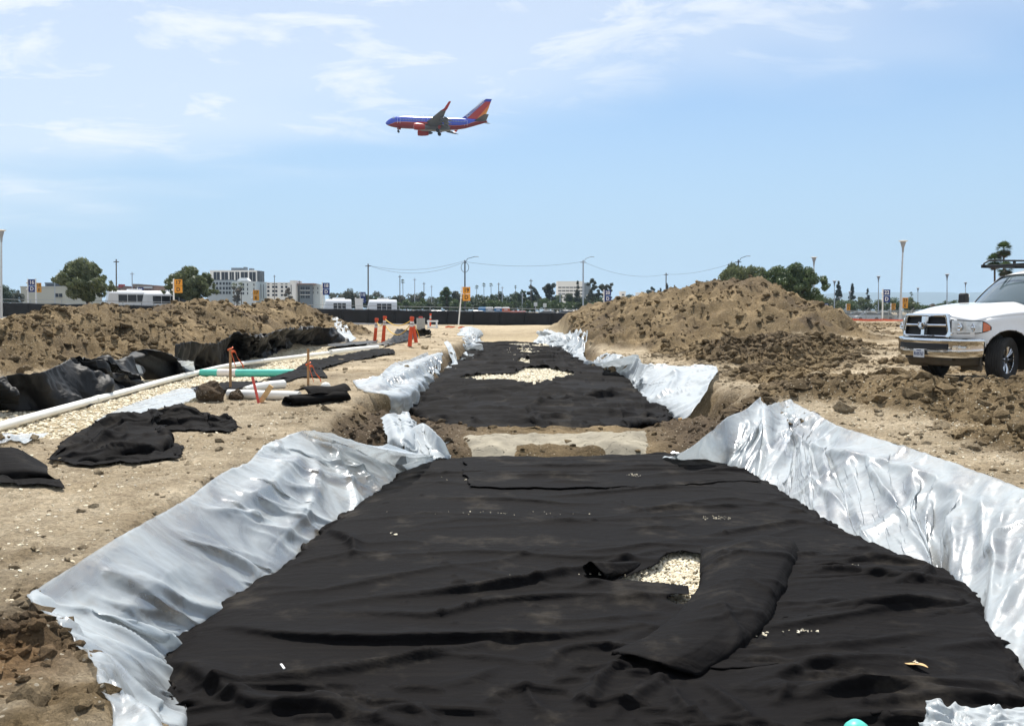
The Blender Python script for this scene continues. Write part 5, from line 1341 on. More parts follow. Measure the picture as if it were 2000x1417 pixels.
    def val(u, v):
        t = -0.86 + 1.72 * u; x, y = bp_(t); return (x - 0.05 - 0.10 * (1 - v) - 0.05, y * 0.97, 0.28 + 0.18 * v + 0.06 * abs(t) ** 2 * (1 - v))
    MB().patch(val, 30, 5).obj('valance', BLACKP, B, smooth=True, solid=0.01)
    MB().box((0.5, 0, 0.42), (0.7, 1.3, 0.06)).obj('skid_panel', BLACKP, B)
    # number plate
    pl_ = bpy.data.objects.new('number_plate', None); link(pl_, T); pl_.location = (1.04, 0.0, 0.505)
    MB().box((0, 0, 0), (0.008, 0.305, 0.152)).obj('plate_panel', PLATE, pl_, bevel=0.004)
    tx = text_mesh('plate_digits', '8U05767', 0.088, INKBLUE, pl_, 0.001, 0.82, 0.001); tx.rotation_euler = (math.pi / 2, 0, math.pi / 2); tx.location = (0.006, 0, -0.012)
    MB().box((0.005, 0, 0.055), (0.002, 0.13, 0.018)).obj('plate_heading', INKBLUE, pl_)
    # cab
    MB().box((-2.0, 0, 0.55), (2.4, 1.86, 0.14)).obj('floor_pan', BLACKP, T)
    def ws(u, v):
        s = 2 * v - 1
        b = Vector((-0.50 - 0.17 * s * s, s * 0.83, 1.425 - 0.115 * s * s)); t = Vector((-1.16 - 0.13 * s * s, s * 0.70, 1.985 - 0.035 * s * s))
        p = b.lerp(t, u); p.z += 0.03 * math.sin(math.pi * u); p.x += 0.02 * math.sin(math.pi * u); return p
    W = MB().patch(lambda u, v: ws(0.02 + 0.96 * u, 0.02 + 0.96 * v), 10, 21).obj('windscreen', GLASSD, T, smooth=True, solid=0.006)
    MB().tube([ws(0, v) for v in np.linspace(0, 1, 15)] + [ws(u, 1) for u in np.linspace(0, 1, 8)] + [ws(1, v) for v in np.linspace(1, 0, 15)] + [ws(u, 0) for u in np.linspace(1, 0, 8)], 0.012, 6).obj('glass_seal', BLACKP, W)
    # roof panel and pillars
    def roof(u, v):
        s = 2 * v - 1; a = ws(1.0, v)
        x = a.x + (-3.02 - a.x) * u; y = s * (0.72 + 0.05 * min(1, u * 4)); z = 1.995 + 0.13 * math.sin(min(1, u * 2.6) * math.pi / 2) - 0.07 * s ** 4 - 0.06 * max(0, u - .85) / .15
        return (x, y, z)
    MB().patch(roof, 14, 21).obj('roof', WHITE, T, smooth=True, solid=0.03)
    for s in (-1, 1):
        v = 0.5 + 0.5 * s
        a0 = ws(0, v); a1 = ws(1, v)
        MB().loft([[a0 + Vector((0.05, 0, 0)), a0 + Vector((0.02, s * 0.13, -0.05)), a0 + Vector((-0.15, s * 0.15, -0.09)), a0 + Vector((-0.14, s * 0.01, 0.0))],
                   [a1 + Vector((0.04, 0, 0.02)), a1 + Vector((0.0, s * 0.06, 0.0)), a1 + Vector((-0.10, s * 0.07, 0.0)), a1 + Vector((-0.10, 0, 0))]]).obj('roof_pillar', WHITE, T, smooth=False, bevel=0.015)
        MB().loft([[(-1.40, s * 0.775, 1.955), (-1.40, s * 0.72, 2.0), (-1.40, s * .70, 1.95)], [(-3.0, s * 0.79, 1.945), (-3.0, s * .74, 2.0), (-3.0, s * .70, 1.94)]]).obj('roof_rail', WHITE, T, bevel=0.01)
        for (xa, xb) in ((-0.77, -1.95), (-1.96, -3.02)):
            def dp(u, v, xa=xa, xb=xb):
                x = xa + (xb - xa) * u; z = 1.24 - 0.70 * v; y = 0.955 + 0.05 * (1 - math.exp(-v / 0.06)) - 0.03 * max(0, 0.85 - z) - 0.012 * math.exp(-((v - .35) / .03) ** 2)
                return (x, s * y, z)
            D = MB().patch(dp, 8, 22, u0=0.004, u1=0.996).obj('door', WHITE, T, smooth=True, solid=0.03)
            MB().box((xa + (xb - xa) * 0.85, s * 1.03, 1.09), (0.17, 0.035, 0.035)).obj('door_handle', CHROME, D, bevel=0.01)
            def wp(u, v, xa=xa, xb=xb):
                x = xa + (xb - xa) * u
                if xa > -1 and v > 0: x -= (1 - u) * v * 0.52
                return (x, s * (0.945 - 0.175 * v), 1.25 + 0.69 * v)
            MB().patch(wp, 4, 5, u0=0.05, u1=0.94, v0=0.0, v1=0.97).obj('side_window', GLASSD, T, smooth=True, solid=0.008)
            MB().loft([[wp(0.94, v), (wp(1.0, v)[0], wp(1, v)[1], wp(1, v)[2]), (wp(1.0, v)[0], wp(1, v)[1] - s * .03, wp(1, v)[2])] for v in (0, 0.5, 1.0)], cap=True).obj('window_post', WHITE, T)
        # mirrors
        M_ = bpy.data.objects.new('mirror', None); link(M_, T)
        MB().tube([(-0.86, s * 0.96, 1.30), (-0.84, s * 1.10, 1.36), (-0.84, s * 1.16, 1.42)], 0.025, 8).obj('mirror_arm', BLACKP, M_)
        MB().box((-0.84, s * 1.19, 1.50), (0.11, 0.21, 0.30)).obj('mirror_housing', BLACKP, M_, bevel=0.04)
        MB().box((-0.90, s * 1.19, 1.50), (0.012, 0.17, 0.25)).obj('mirror_glass', CHROME, M_)
        # bed side
        m = MB().patch(lambda u, v: (-3.06 - 1.95 * u, s * (0.955 + 0.05 * (1 - math.exp(-v / 0.06)) + 0.04 * math.exp(-((math.hypot(-3.06 - 1.95 * u + 3.8, 1.27 - 0.72 * v - .43) - .5) / .1) ** 2)), 1.27 - 0.72 * v), 24, 16)
        keep = [f for f in m.f if all(math.hypot(m.v[i][0] + 3.8, m.v[i][2] - 0.43) > 0.5 for i in f)]; m.f = keep; m.mi = [0] * len(keep)
        m.obj('bed_side', WHITE, T, smooth=True, solid=0.03)
    MB().box((-4.0, 0, 0.72), (1.95, 1.7, 0.05)).obj('bed_floor', BLACKP, T)
    MB().box((-5.0, 0, 0.95), (0.06, 1.9, 0.62)).obj('tailgate', WHITE, T, bevel=0.02)
    MB().box((-3.03, 0, 1.6), (0.03, 1.5, 0.66), ry=0.0).obj('rear_window', GLASSD, T)
    MB().box((-3.03, 0, 0.95), (0.05, 1.88, 0.6)).obj('cab_back', WHITE, T)
    for sx in (-0.45, 0.45):
        st = MB().box((-1.55, sx, 1.05), (0.18, 0.5, 0.72), ry=-0.2).obj('seat_back', mat('seat_cloth', (0.10, 0.10, 0.11), 0.9), T, bevel=0.06)
        MB().box((-1.62, sx, 1.52), (0.12, 0.26, 0.18)).obj('head_rest', MATS['seat_cloth'], st, bevel=0.04)
    sw = [(-1.02 + 0.09 * math.sin(a), 0.42 + 0.19 * math.cos(a), 1.22 + 0.17 * math.sin(a)) for a in np.linspace(0, 2 * math.pi, 25)]
    MB().tube(sw, 0.016, 6, cap=False).obj('steering_wheel', BLACKP, T, smooth=True)
    MB().box((-0.80, 0, 1.20), (0.45, 1.7, 0.16)).obj('dashboard', BLACKP, T, bevel=0.04)
    MB().tube([(0, -0.85, 0.41), (0, 0.85, 0.41)], 0.06, 10).obj('front_axle', BLACKP, T)
    MB().tube([(-3.8, -0.85, 0.41), (-3.8, 0.85, 0.41)], 0.07, 10).obj('rear_axle', BLACKP, T)
    for s in (-1, 1): MB().box((-1.9, s * 0.45, 0.58), (5.6, 0.09, 0.16)).obj('chassis_rail', BLACKP, T)
    build_wheel(T, 0, 0.87, 1, R(27)); build_wheel(T, 0, -0.87, -1, R(27)); build_wheel(T, -3.8, 0.87, 1); build_wheel(T, -3.8, -0.87, -1)
    # ladder rack over the cab
    K = bpy.data.objects.new('ladder_rack', None); link(K, T)
    for s in (-1, 1):
        y = s * 0.78
        MB().box((-2.70, y, 2.17), (3.6, 0.05, 0.065)).obj('side_rail', BLACKP, K, bevel=0.008)
        MB().tube([(-0.92, y, 2.17), (-0.96, y, 2.23), (-1.06, y, 2.28), (-1.25, y, 2.29), (-4.4, y, 2.29)], 0.018, 8).obj('upper_rail', BLACKP, K)
        for k in range(5):
            MB().box((-1.65 - 0.75 * k, y, 2.235), (0.045, 0.035, 0.10)).obj('rail_post', BLACKP, K)
        for x in (-3.15, -4.45):
            MB().box((x, s * 0.9, 1.74), (0.06, 0.05, 0.95), rx=s * 0.12).obj('rack_leg', BLACKP, K)
    for k in range(6):
        MB().box((-0.98 - 0.7 * k, 0, 2.16), (0.05, 1.56, 0.05)).obj('cross_member', BLACKP, K, bevel=0.006)
build_truck()
# ------------------------------------------------------------------ airliner on its approach
def livery_material():
    m = bpy.data.materials.new('airliner_paint'); m.use_nodes = True
    t = m.node_tree; L = t.links.new; b = t.nodes['Principled BSDF']
    b.inputs['Roughness'].default_value = 0.25; b.inputs['Coat Weight'].default_value = 0.5
    tc = N(t, 'ShaderNodeTexCoord'); sp_ = N(t, 'ShaderNodeSeparateXYZ'); L(tc.outputs['Object'], sp_.inputs[0])
    # red belly sweeping up over the tail: boundary height depends on place along the body
    cu = N(t, 'ShaderNodeFloatCurve')
    mp = N(t, 'ShaderNodeMapRange'); mp.inputs['From Min'].default_value = 0; mp.inputs['From Max'].default_value = 34; L(sp_.outputs['X'], mp.inputs['Value'])
    c = cu.mapping.curves[0]
    pts = [(0, 0.22), (0.06, 0.30), (0.12, 0.42), (0.3, 0.44), (0.5, 0.36), (0.66, 0.32), (0.76, 0.40), (0.84, 0.62), (1.0, 1.0)]
    c.points[0].location = pts[0]; c.points[1].location = pts[-1]
    for p in pts[1:-1]: c.points.new(*p)
    cu.mapping.update()
    L(mp.outputs[0], cu.inputs['Value'])
    hz = N(t, 'ShaderNodeMapRange'); hz.inputs['From Min'].default_value = -2.3; hz.inputs['From Max'].default_value = 2.3; L(sp_.outputs['Z'], hz.inputs['Value'])
    df = N(t, 'ShaderNodeMath', operation='SUBTRACT'); L(hz.outputs[0], df.inputs[0]); L(cu.outputs[0], df.inputs[1])
    r = N(t, 'ShaderNodeValToRGB'); r.color_ramp.interpolation = 'CONSTANT'
    cr = r.color_ramp; cr.elements[0].position = 0; cr.elements[0].color = (0.34, 0.028, 0.03, 1)
    e = cr.elements[1]; e.position = 0.49; e.color = (0.75, 0.28, 0.10, 1)
    e = cr.elements.new(0.515); e.color = (0.035, 0.075, 0.52, 1)
    ad = N(t, 'ShaderNodeMath', operation='ADD'); ad.inputs[1].default_value = 0.5; L(df.outputs[0], ad.inputs[0])
    L(ad.outputs[0], r.inputs[0]); L(r.outputs[0], b.inputs['Base Color'])
    return m
def build_plane():
    A = empty('airliner')
    tag(A, 'twin-engine airliner with blue and red paint flying with wheels down', 'airplane')
    PAINT = livery_material()
    GREY = mat('wing_grey', (0.17, 0.175, 0.17), 0.45); RED = mat('tail_red', (0.48, 0.04, 0.028), 0.35, var=0.05); ORANGE = mat('tail_orange', (0.80, 0.22, 0.03), 0.35, var=0.05); BLUE = mat('tail_blue', (0.035, 0.06, 0.40), 0.35, var=0.05)
    YEL = mat('tail_yellow', (0.85, 0.42, 0.05), 0.35); WHT = mat('plane_white', (0.8, 0.8, 0.8), 0.4); DK = mat('gear_dark', (0.03, 0.03, 0.03), 0.7); WINB = mat('plane_glass', (0.30, 0.36, 0.45), 0.15)
    # local: X runs from nose (0) to tail (33), Y to the left wing = -Y (towards the camera), Z up
    prof = [(0, 0.05, -0.5), (0.35, 0.5, -0.42), (1.0, 0.95, -0.30), (2.0, 1.38, -0.15), (3.2, 1.68, -0.05), (4.6, 1.86, 0), (7, 1.94, 0), (20, 1.94, 0), (23, 1.86, 0.06), (26, 1.55, 0.30), (29, 1.05, 0.72), (31.5, 0.58, 1.05), (33, 0.18, 1.2)]
    rings = []
    for x, r_, zc in prof:
        rings.append([(x, r_ * math.cos(a) * 0.97, zc + r_ * math.sin(a) * 1.04) for a in np.linspace(0, 2 * math.pi, 29)[:-1]])
    MB().loft(rings).obj('fuselage', PAINT, A, smooth=True)
    def wing_part(s):
        st = [(0.0, 11.0, 8.2, -1.15, 1.0), (5.8, 14.3, 4.6, -0.6, 0.55), (16.6, 19.6, 1.6, 0.55, 0.2)]
        rg = []
        for (y, xl, ch, z, th) in st:
            rg.append([(xl, s * y, z), (xl + ch * .25, s * y, z + th * .5), (xl + ch * .6, s * y, z + th * .35), (xl + ch, s * y, z), (xl + ch * .6, s * y, z - th * .25), (xl + ch * .2, s * y, z - th * .4)])
        W_ = MB().loft(rg).obj('wing', GREY, A, smooth=True)
        w2 = [[(19.6, s * 16.6, .55), (20.4, s * 16.62, .62), (21.2, s * 16.6, .55), (20.4, s * 16.58, .50)], [(20.6, s * 17.2, 1.0), (21.1, s * 17.24, 1.0), (21.7, s * 17.2, 1.0), (21.1, s * 17.16, 1.0)], [(22.1, s * 17.75, 3.1), (22.35, s * 17.78, 3.1), (22.8, s * 17.75, 3.1), (22.35, s * 17.72, 3.1)]]
        MB().loft(w2).obj('winglet', RED, W_)
        for (y0, y1, xa) in ((2.2, 5.6, 18.6), (6.0, 11.5, 18.2)):
            MB().loft([[(xa + (y0 * .12), s * y0, -1.15 + y0 * .07), (xa + 1.9 + y0 * .12, s * y0, -1.85 + y0 * .07), (xa + 1.7 + y0 * .12, s * y0, -1.95 + y0 * .07)], [(xa + .4 + y1 * .14, s * y1, -1.0 + y1 * .08), (xa + 1.7 + y1 * .14, s * y1, -1.55 + y1 * .08), (xa + 1.6 + y1 * .14, s * y1, -1.65 + y1 * .08)]]).obj('flap', GREY, W_)
        for y in (3.6, 7.4, 10.4):
            MB().tube([(17.0 + y * .18, s * y, -1.2 + y * .08), (19.4 + y * .2, s * y, -1.75 + y * .08), (20.8 + y * .2, s * y, -2.05 + y * .08)], [.28, .26, .05], 8).obj('flap_fairing', GREY, W_)
        E = bpy.data.objects.new('engine', None); link(E, A); E.location = (10.0, s * 4.8, -2.15)
        MB().lathe([(0.86, 0.1), (0.98, 0.0), (1.06, 0.25), (1.10, 1.0), (1.02, 2.4), (0.82, 3.5), (0.6, 3.55)], 22, axis='X', cap=False).obj('nacelle', RED, E, smooth=True)
        MB().lathe([(0.99, 0.02), (0.92, -0.04), (0.84, 0.12)], 22, axis='X', cap=False).obj('intake_lip', mat('plane_alloy', (0.7, 0.7, 0.72), 0.2, 1.0), E, smooth=True)
        MB().lathe([(0.001, 0.1), (0.25, 0.45), (0.9, 0.5)], 16, axis='X', cap=False).obj('fan', DK, E)
        MB().lathe([(0.55, 3.4), (0.45, 4.3), (0.15, 4.9)], 14, axis='X').obj('exhaust_cone', GREY, E, smooth=True)
        MB().box((2.6, 0, 1.25), (3.4, 0.25, 0.5)).obj('pylon', RED, E)
    wing_part(-1); wing_part(1)
    # fin in bands
    FN = bpy.data.objects.new('tail_fin', None); link(FN, A)
    def fin(poly, m_, nm, w=0.17): MB().prism(poly, -w, w, 'Y').obj(nm, m_, FN)
    # leading edge runs (25.2,1.9) -> (32.5,8.3); trailing edge (31.8,1.7) -> (34.2,8.3)
    fin([(24.6, 1.75), (26.2, 1.75), (32.2, 7.45), (33.9, 7.45), (34.2, 8.3), (32.3, 8.3)], BLUE, 'fin_front', 0.15)
    fin([(26.2, 1.75), (29.4, 1.65), (33.7, 6.9), (33.9, 7.45), (32.2, 7.45)], RED, 'fin_band_red', 0.17)
    fin([(29.4, 1.65), (30.6, 1.6), (33.25, 5.3), (33.7, 6.9)], ORANGE, 'fin_band_orange', 0.16)
    fin([(30.6, 1.6), (31.8, 1.55), (33.25, 5.3)], YEL, 'fin_band_yellow', 0.15)
    fin([(24.4, 1.70), (24.65, 1.72), (32.35, 8.34), (32.2, 8.32)], WHT, 'fin_leading_edge', 0.10)
    for s in (-1, 1):
        tx = text_mesh('fin_lettering', 'SOUTHWEST', 1.32, WHT, FN, 0.02, 1.0, 0.012)
        ang = math.atan2(7.45 - 1.75, 32.2 - 26.2)
        if s < 0: tx.rotation_euler = Matrix.Rotation(math.pi / 2, 3, 'X').to_euler(); tx.matrix_local = Matrix.Translation((28.95, -0.21, 5.0)) @ Matrix.Rotation(-ang, 4, 'Y') @ Matrix.Rotation(math.pi / 2, 4, 'X')
        else: tx.matrix_local = Matrix.Translation((28.95, 0.21, 5.0)) @ Matrix.Rotation(-ang, 4, 'Y') @ Matrix.Rotation(math.pi / 2, 4, 'X') @ Matrix.Rotation(math.pi, 4, 'Y')
    for s in (-1, 1):
        MB().loft([[(28.6, s * .6, 1.1), (30, s * .6, 1.3), (32.6, s * .6, 1.1), (30, s * .6, .95)], [(32.3, s * 7.0, 1.95), (32.8, s * 7.0, 2.02), (33.8, s * 7.0, 1.95), (32.8, s * 7.0, 1.9)]]).obj('tailplane', GREY, A)
    MB().loft([[(x, y, z) for x, y, z in ((10.2, -1.7, -1.2), (10.2, 1.7, -1.2), (10.2, 1.2, -2.0), (10.2, -1.2, -2.0))], [(12, -2.0, -1.0), (12, 2.0, -1.0), (12, 1.4, -2.35), (12, -1.4, -2.35)], [(18.5, -2.0, -1.0), (18.5, 2.0, -1.0), (18.5, 1.4, -2.35), (18.5, -1.4, -2.35)], [(21, -1.6, -1.2), (21, 1.6, -1.2), (21, 1.0, -2.0), (21, -1.0, -2.0)]]).obj('belly_fairing', GREY, A, smooth=True)
    # cockpit panes, doors and the row of cabin windows
    for s in (-1, 1):
        MB().add([(2.05, s * 0.30, 1.26), (2.15, s * 0.95, 0.95), (2.95, s * 1.22, 1.22), (2.75, s * 0.5, 1.62)], [(0, 1, 2, 3)]).obj('cockpit_pane', WINB, A, solid=0.05)
        MB().add([(2.3, s * 1.12, 0.80), (3.2, s * 1.48, 0.85), (3.5, s * 1.35, 1.20), (2.95, s * 1.20, 1.22)], [(0, 1, 2, 3)]).obj('cockpit_pane', WINB, A, solid=0.05)
        m = MB()
        for k in range(40):
            x = 5.6 + k * 0.52
            if 13.2 < x < 13.6: continue
            m.box((x, s * 1.85, 0.52), (0.26, 0.06, 0.36))
        o = m.obj('cabin_windows', WINB, A); o['kind'] = 'stuff'
        for x in (4.6, 26.2):
            MB().tube([(x - .42, s * 1.9 * (0.97 if x < 10 else .74), -0.75), (x - .42, s * 1.87 * (0.97 if x < 10 else .74), 1.0), (x + .42, s * 1.87 * (0.97 if x < 10 else .74), 1.0), (x + .42, s * 1.9 * (0.97 if x < 10 else .74), -.75)], .04, 4).obj('door_outline', WHT, A)
    def gear(x, y, top, rad, n):
        Gr = bpy.data.objects.new('landing_gear', None); link(Gr, A); Gr.location = (x, y, 0)
        MB().tube([(0, 0, top), (0, 0, -3.35 + rad)], 0.14, 8).obj('leg', GREY, Gr)
        for q in (-1, 1):
            MB().lathe([(rad * .5, -0.16), (rad, -0.14), (rad, 0.14), (rad * .5, 0.16)], 18, (0, q * 0.36, -3.35 + rad), 'Y').obj('tyre', DK, Gr, smooth=True)
        if n: MB().box((0.55, 0, -1.6), (0.9, 0.06, 1.3), ry=0.5).obj('gear_door', RED, Gr)
        else: MB().box((0.1, 0.35, -2.0), (1.2, 0.05, 0.7)).obj('gear_door', RED, Gr)
    gear(4.3, 0, -1.5, 0.36, 0); gear(17.3, -2.86, -1.2, 0.56, 1); gear(17.3, 2.86, -1.2, 0.56, 1)
    d = 291.0
    p = at_d(854, 240, d)
    th = R(-1.2)   # heading to the left of the view
    A.rotation_euler = (R(0.0), R(2.2), th)
    off = Matrix.Rotation(th, 3, 'Z') @ Matrix.Rotation(R(2.2), 3, 'Y') @ Vector((16.8, 0, 0.2))
    A.location = Vector(p) - off
build_plane()
# ------------------------------------------------------------------ things on the site
PVC = mat('white_pvc', (0.78, 0.77, 0.72), 0.4, var=0.06, vscale=3)
TEAL = mat('green_pipe', (0.10, 0.52, 0.43), 0.4, var=0.08, vscale=3)
ORANGE = mat('safety_orange', (0.72, 0.085, 0.022), 0.55, var=0.12, vscale=6)
REFLW = mat('reflective_white', (0.75, 0.70, 0.66), 0.45, var=0.1)
WOOD = mat('stake_wood', (0.42, 0.24, 0.11), 0.8, var=0.25, vscale=18, bump=0.2)
WOODP = mat('pale_wood', (0.60, 0.40, 0.19), 0.8, var=0.2, vscale=14, bump=0.2)
RIB = mat('flag_ribbon', (0.75, 0.14, 0.04), 0.6, var=0.1)
ROPE = mat('yellow_rope', (0.72, 0.44, 0.06), 0.7, var=0.1)
CONC = mat('concrete', (0.36, 0.36, 0.34), 0.9, var=0.15, vscale=5, bump=0.25, bscale=30)
PINK = mat('red_lath', (0.66, 0.10, 0.08), 0.7)
RUST = mat('rusty_steel', (0.20, 0.09, 0.045), 0.85, var=0.3, vscale=20)
WPAINT = mat('white_paint', (0.78, 0.78, 0.76), 0.55, var=0.06)

def pxline(pts): return [Vector(at_z(*p)) for p in pts]
def site_props():
    # long white drain pipe
    line = spline([at_z(*p) for p in [(-90, 860, -.13), (0, 832, -.13), (140, 793, -.13), (250, 763, -.13), (330, 741, -.12), (400, 724, -.10), (440, 715, -.02), (500, 706, -.04), (560, 699, -.06), (650, 688, -.04)]], 40)
    r0 = empty('drain_pipe', line[0])
    tag(r0, 'long white drain pipe running along the pale gravel trench', 'pipe')
    base = Vector(line[0])
    MB().tube([Vector(p) - base for p in line], 0.070, 14).obj('pipe_run', PVC, r0, smooth=True)
    for k in (9, 19, 29):
        MB().tube([Vector(line[k]) - base, Vector(line[k + 1]) * .4 + Vector(line[k]) * .6 - base], 0.080, 14).obj('coupling', PVC, r0, smooth=True)
    o = MB().tube(pxline([(646, 688, -.02), (690, 683, .02), (738, 679, .06)]), 0.115, 14).obj('drain_pipe', PVC, smooth=True)
    tag(o, 'short thick white pipe end below the orange posts', 'pipe')
    # green pipe crossing under it
    a, b = pxline([(392, 728, -.12), (575, 728, -.10)])
    r1 = empty('sewer_pipe', a)
    tag(r1, 'turquoise green pipe with white tape band crossing under the white pipe', 'pipe')
    d = b - a
    MB().tube([Vector((0, 0, 0)), d * 0.2], 0.105, 18).obj('pipe_run', TEAL, r1, smooth=True)
    MB().tube([d * 0.375, d], 0.105, 18).obj('pipe_run', TEAL, r1, smooth=True)
    MB().tube([d * 0.19, d * 0.385], 0.112, 18).obj('tape_band', REFLW, r1, smooth=True)
    # pipe offcuts
    o = MB().tube(pxline([(446, 769, .09), (585, 773, .09)]), 0.085, 16).obj('pipe_offcut', PVC, smooth=True); tag(o, 'straight white pipe offcut lying behind the black roll', 'pipe', 'white pipe offcuts')
    o = MB().tube(pxline([(478, 760, .09), (500, 756, .10), (530, 752, .12), (554, 750, .12)]), [0.05, 0.08, 0.09, 0.09], 16).obj('pipe_offcut', PVC, smooth=True); tag(o, 'tapered white pipe offcut resting behind the straight one', 'pipe', 'white pipe offcuts')
    c = Vector(at_z(636, 757, .0)); o = MB().lathe([(0.10, 0), (0.10, 0.05), (0.085, 0.085), (0.05, 0.11), (0.001, 0.12)], 18, c, cap=False).obj('round_cap', PVC, smooth=True); tag(o, 'round white pipe cap on the soil left of the roll', 'pipe cap')
    c = Vector(at_z(1674, 1452, -.46)); o = MB().tube([c + Vector((0.02, 0.05, -0.12)), c + Vector((0, 0, .02)), c + Vector((-.012, -.02, .085)), c + Vector((-.015, -.026, .105)), c + Vector((-.016, -.03, .113))], [0.062, 0.062, 0.058, 0.040, 0.01], 20).obj('pipe_stub', TEAL, smooth=True)
    tag(o, 'turquoise pipe stub poking out of the black sheet at the bottom', 'pipe')
    # rolled black cloth
    a, b = pxline([(560, 783, .10), (672, 772, .12)])
    ax = (b - a).normalized(); side = Vector((ax.y, -ax.x, 0)); V = []
    n = 46; L_ = (b - a).length
    for i in range(n):
        t = i / (n - 1); ang = t * 4.4 * math.pi; rad = 0.035 + 0.10 * t
        for j in range(15):
            k = j / 14; wob = 1 + 0.10 * math.sin(9 * k + i * .3) * t
            flat = 0.72
            p = a + ax * (L_ * k + 0.03 * math.sin(i * .7)) + side * (math.cos(ang) * rad * 1.55 * wob) + Vector((0, 0, math.sin(ang) * rad * flat * wob))
            V.append(p)
    for i, t in enumerate(np.linspace(0, 1, 10)[1:]):      # loose end folded over the top
        for j in range(15):
            k = j / 14; V.append(a + ax * (L_ * (0.30 + 0.75 * k)) + side * (0.20 - 0.55 * t) + Vector((0, 0, 0.03 + 0.16 * math.sin(min(1, t * 1.3) * math.pi * .8) + .02 * math.sin(7 * k))))
    o = MB().add(V, [tuple(q) for q in grid_faces(n + 9, 15)]).obj('geotextile_roll', CLOTH, smooth=True, solid=0.008); tag(o, 'black geotextile rolled and folded over on the bare bank', 'geotextile')
    for (px, py, s, l) in ((412, 784, .30, 'large dark earth boulder by the white pipe offcuts'), (462, 782, .16, 'smaller dark earth lump right of the boulder'), (1340, 838, .07, 'loose lump of earth beside the pale stake'), (25, 840, .16, 'dark earth lump beside the white pipe at the left edge'), (130, 838, .07, 'small earth lump at the gravel edge above the black heap')):
        p = at_z(px, py, 0.0)
        o = stones('earth_boulder', np.array([[0, 0, s * .35]]), np.array([s]), SOIL, 60 + px % 50, flat=0.8, sub=3, soil=(np.array([0.]), np.array([.9]), np.array([0.]), np.array([0.])), kind=None)
        o.location = (p[0], p[1], H(p[0], p[1])); tag(o, l, 'earth lump', 'dark earth lumps')
    # survey stakes
    def stake(px, py, top, label, m=WOOD, w=0.035, ribbon=None, lean=0.0, z=None, leanpx=0):
        p = at_z(px, py, 0.0 if z is None else z); zg = H(p[0], p[1])
        p = at_z(px, py, zg); q = at_d(px + leanpx, top, p[1])
        S_ = empty('survey_stake', p); tag(S_, label, 'stake', 'survey stakes')
        q = Vector(q) - Vector(p)
        ax_ = q.normalized(); sd_ = Vector((ax_.z, 0, -ax_.x)).normalized() * w * .7; fw = Vector((0, w * .35, 0))
        b_ = -ax_ * 0.15
        MB().loft([[b_ - sd_ - fw, b_ + sd_ - fw, b_ + sd_ + fw, b_ - sd_ + fw], [q - sd_ - fw, q + sd_ - fw, q + sd_ + fw, q - sd_ + fw]]).obj('lath', m, S_)
        if ribbon:
            k = ribbon; c = q * k
            V = []
            for i in range(9):
                t = i / 8; x = 0.02 + 0.26 * t; zz = -0.05 * t - 0.30 * t * t
                for j in (0, 1): V.append((c.x + x + 0.01 * math.sin(9 * t), c.y - 0.02 + 0.05 * math.sin(5 * t + j), c.z + zz + (0.045 * j + 0.02 * math.sin(8 * t))))
            MB().add(V, [tuple(f) for f in grid_faces(9, 2)]).obj('ribbon', RIB, S_, solid=0.003)
            MB().tube([c + Vector((0.05 * math.cos(a), 0.04 * math.sin(a), 0.015 * a)) for a in np.linspace(0, 7, 14)], 0.014, 5).obj('ribbon_knot', RIB, S_)
            V = []
            for i in range(7):
                t = i / 6
                for j in (0, 1): V.append((c.x + 0.02 + 0.10 * t, c.y - 0.03, c.z - 0.34 * t + 0.05 * j))
            MB().add(V, [tuple(f) for f in grid_faces(7, 2)]).obj('ribbon_tail', RIB, S_, solid=0.003)
    stake(450, 764, 682, 'brown wooden stake with orange ribbon in front of the green pipe', ribbon=0.93)
    stake(602, 752, 681, 'brown wooden stake with orange bow right of the green pipe', ribbon=0.5)
    stake(1332, 850, 816, 'short pale wooden stake in the clods right of the grey pad', WOODP, 0.055, z=-.15, leanpx=-4)
    stake(1153, 650, 622, 'thin wooden stake at the foot of the right heap, farther one', w=0.05)
    stake(1241, 664, 625, 'wooden stake with orange flag on the slope of the right heap', w=0.05, ribbon=0.93)
    stake(864, 633, 616, 'thin rusty stake before the black fence, left of the pair', RUST, 0.07)
    stake(887, 634, 617, 'thin rusty stake before the black fence, right of the pair', RUST, 0.07)
    stake(505, 786, 735, 'slender red lath leaning over the white pipe offcut', PINK, 0.03, leanpx=-12)
    stake(508, 786, 753, 'stub of pale wood leaning on the white pipe offcut', WOODP, 0.06, leanpx=22)
    # orange post delineators with rope
    def post(px, py, top, label, lean=0):
        p = at_z(px, py, H(*at_z(px, py, 0.0)[:2])); q = Vector(at_d(px + lean, top, p[1])) - Vector(p)
        D = empty('delineator_post', p); tag(D, label, 'delineator', 'orange delineator posts')
        L_ = q.length; h = lambda t: q * t
        MB().tube([h(0), h(.66)], [0.098, 0.082], 14).obj('post_body', ORANGE, D, smooth=True)
        MB().tube([h(.66), h(.74)], 0.084, 14).obj('reflective_band', REFLW, D, smooth=True)
        MB().tube([h(.74), h(.765)], 0.076, 14).obj('groove', mat('groove_dark', (0.12, 0.03, 0.02), 0.7), D)
        MB().tube([h(.765), h(.84)], 0.082, 14).obj('reflective_band', REFLW, D, smooth=True)
        MB().tube([h(.84), h(.90), h(.91), h(.97), h(1.0)], [0.078, 0.078, 0.10, 0.105, 0.08], 14).obj('grip_top', ORANGE, D, smooth=True)
        return Vector(p) + q * .9
    t1 = post(731, 676, 621, 'orange post with white bands, leftmost and nearest of the roped posts', 5)
    t2 = post(748, 670, 617, 'orange post with white bands just right of the leftmost one', 4)
    t3 = post(800, 676, 618, 'orange post with white bands in front, leaning beside another', 5)
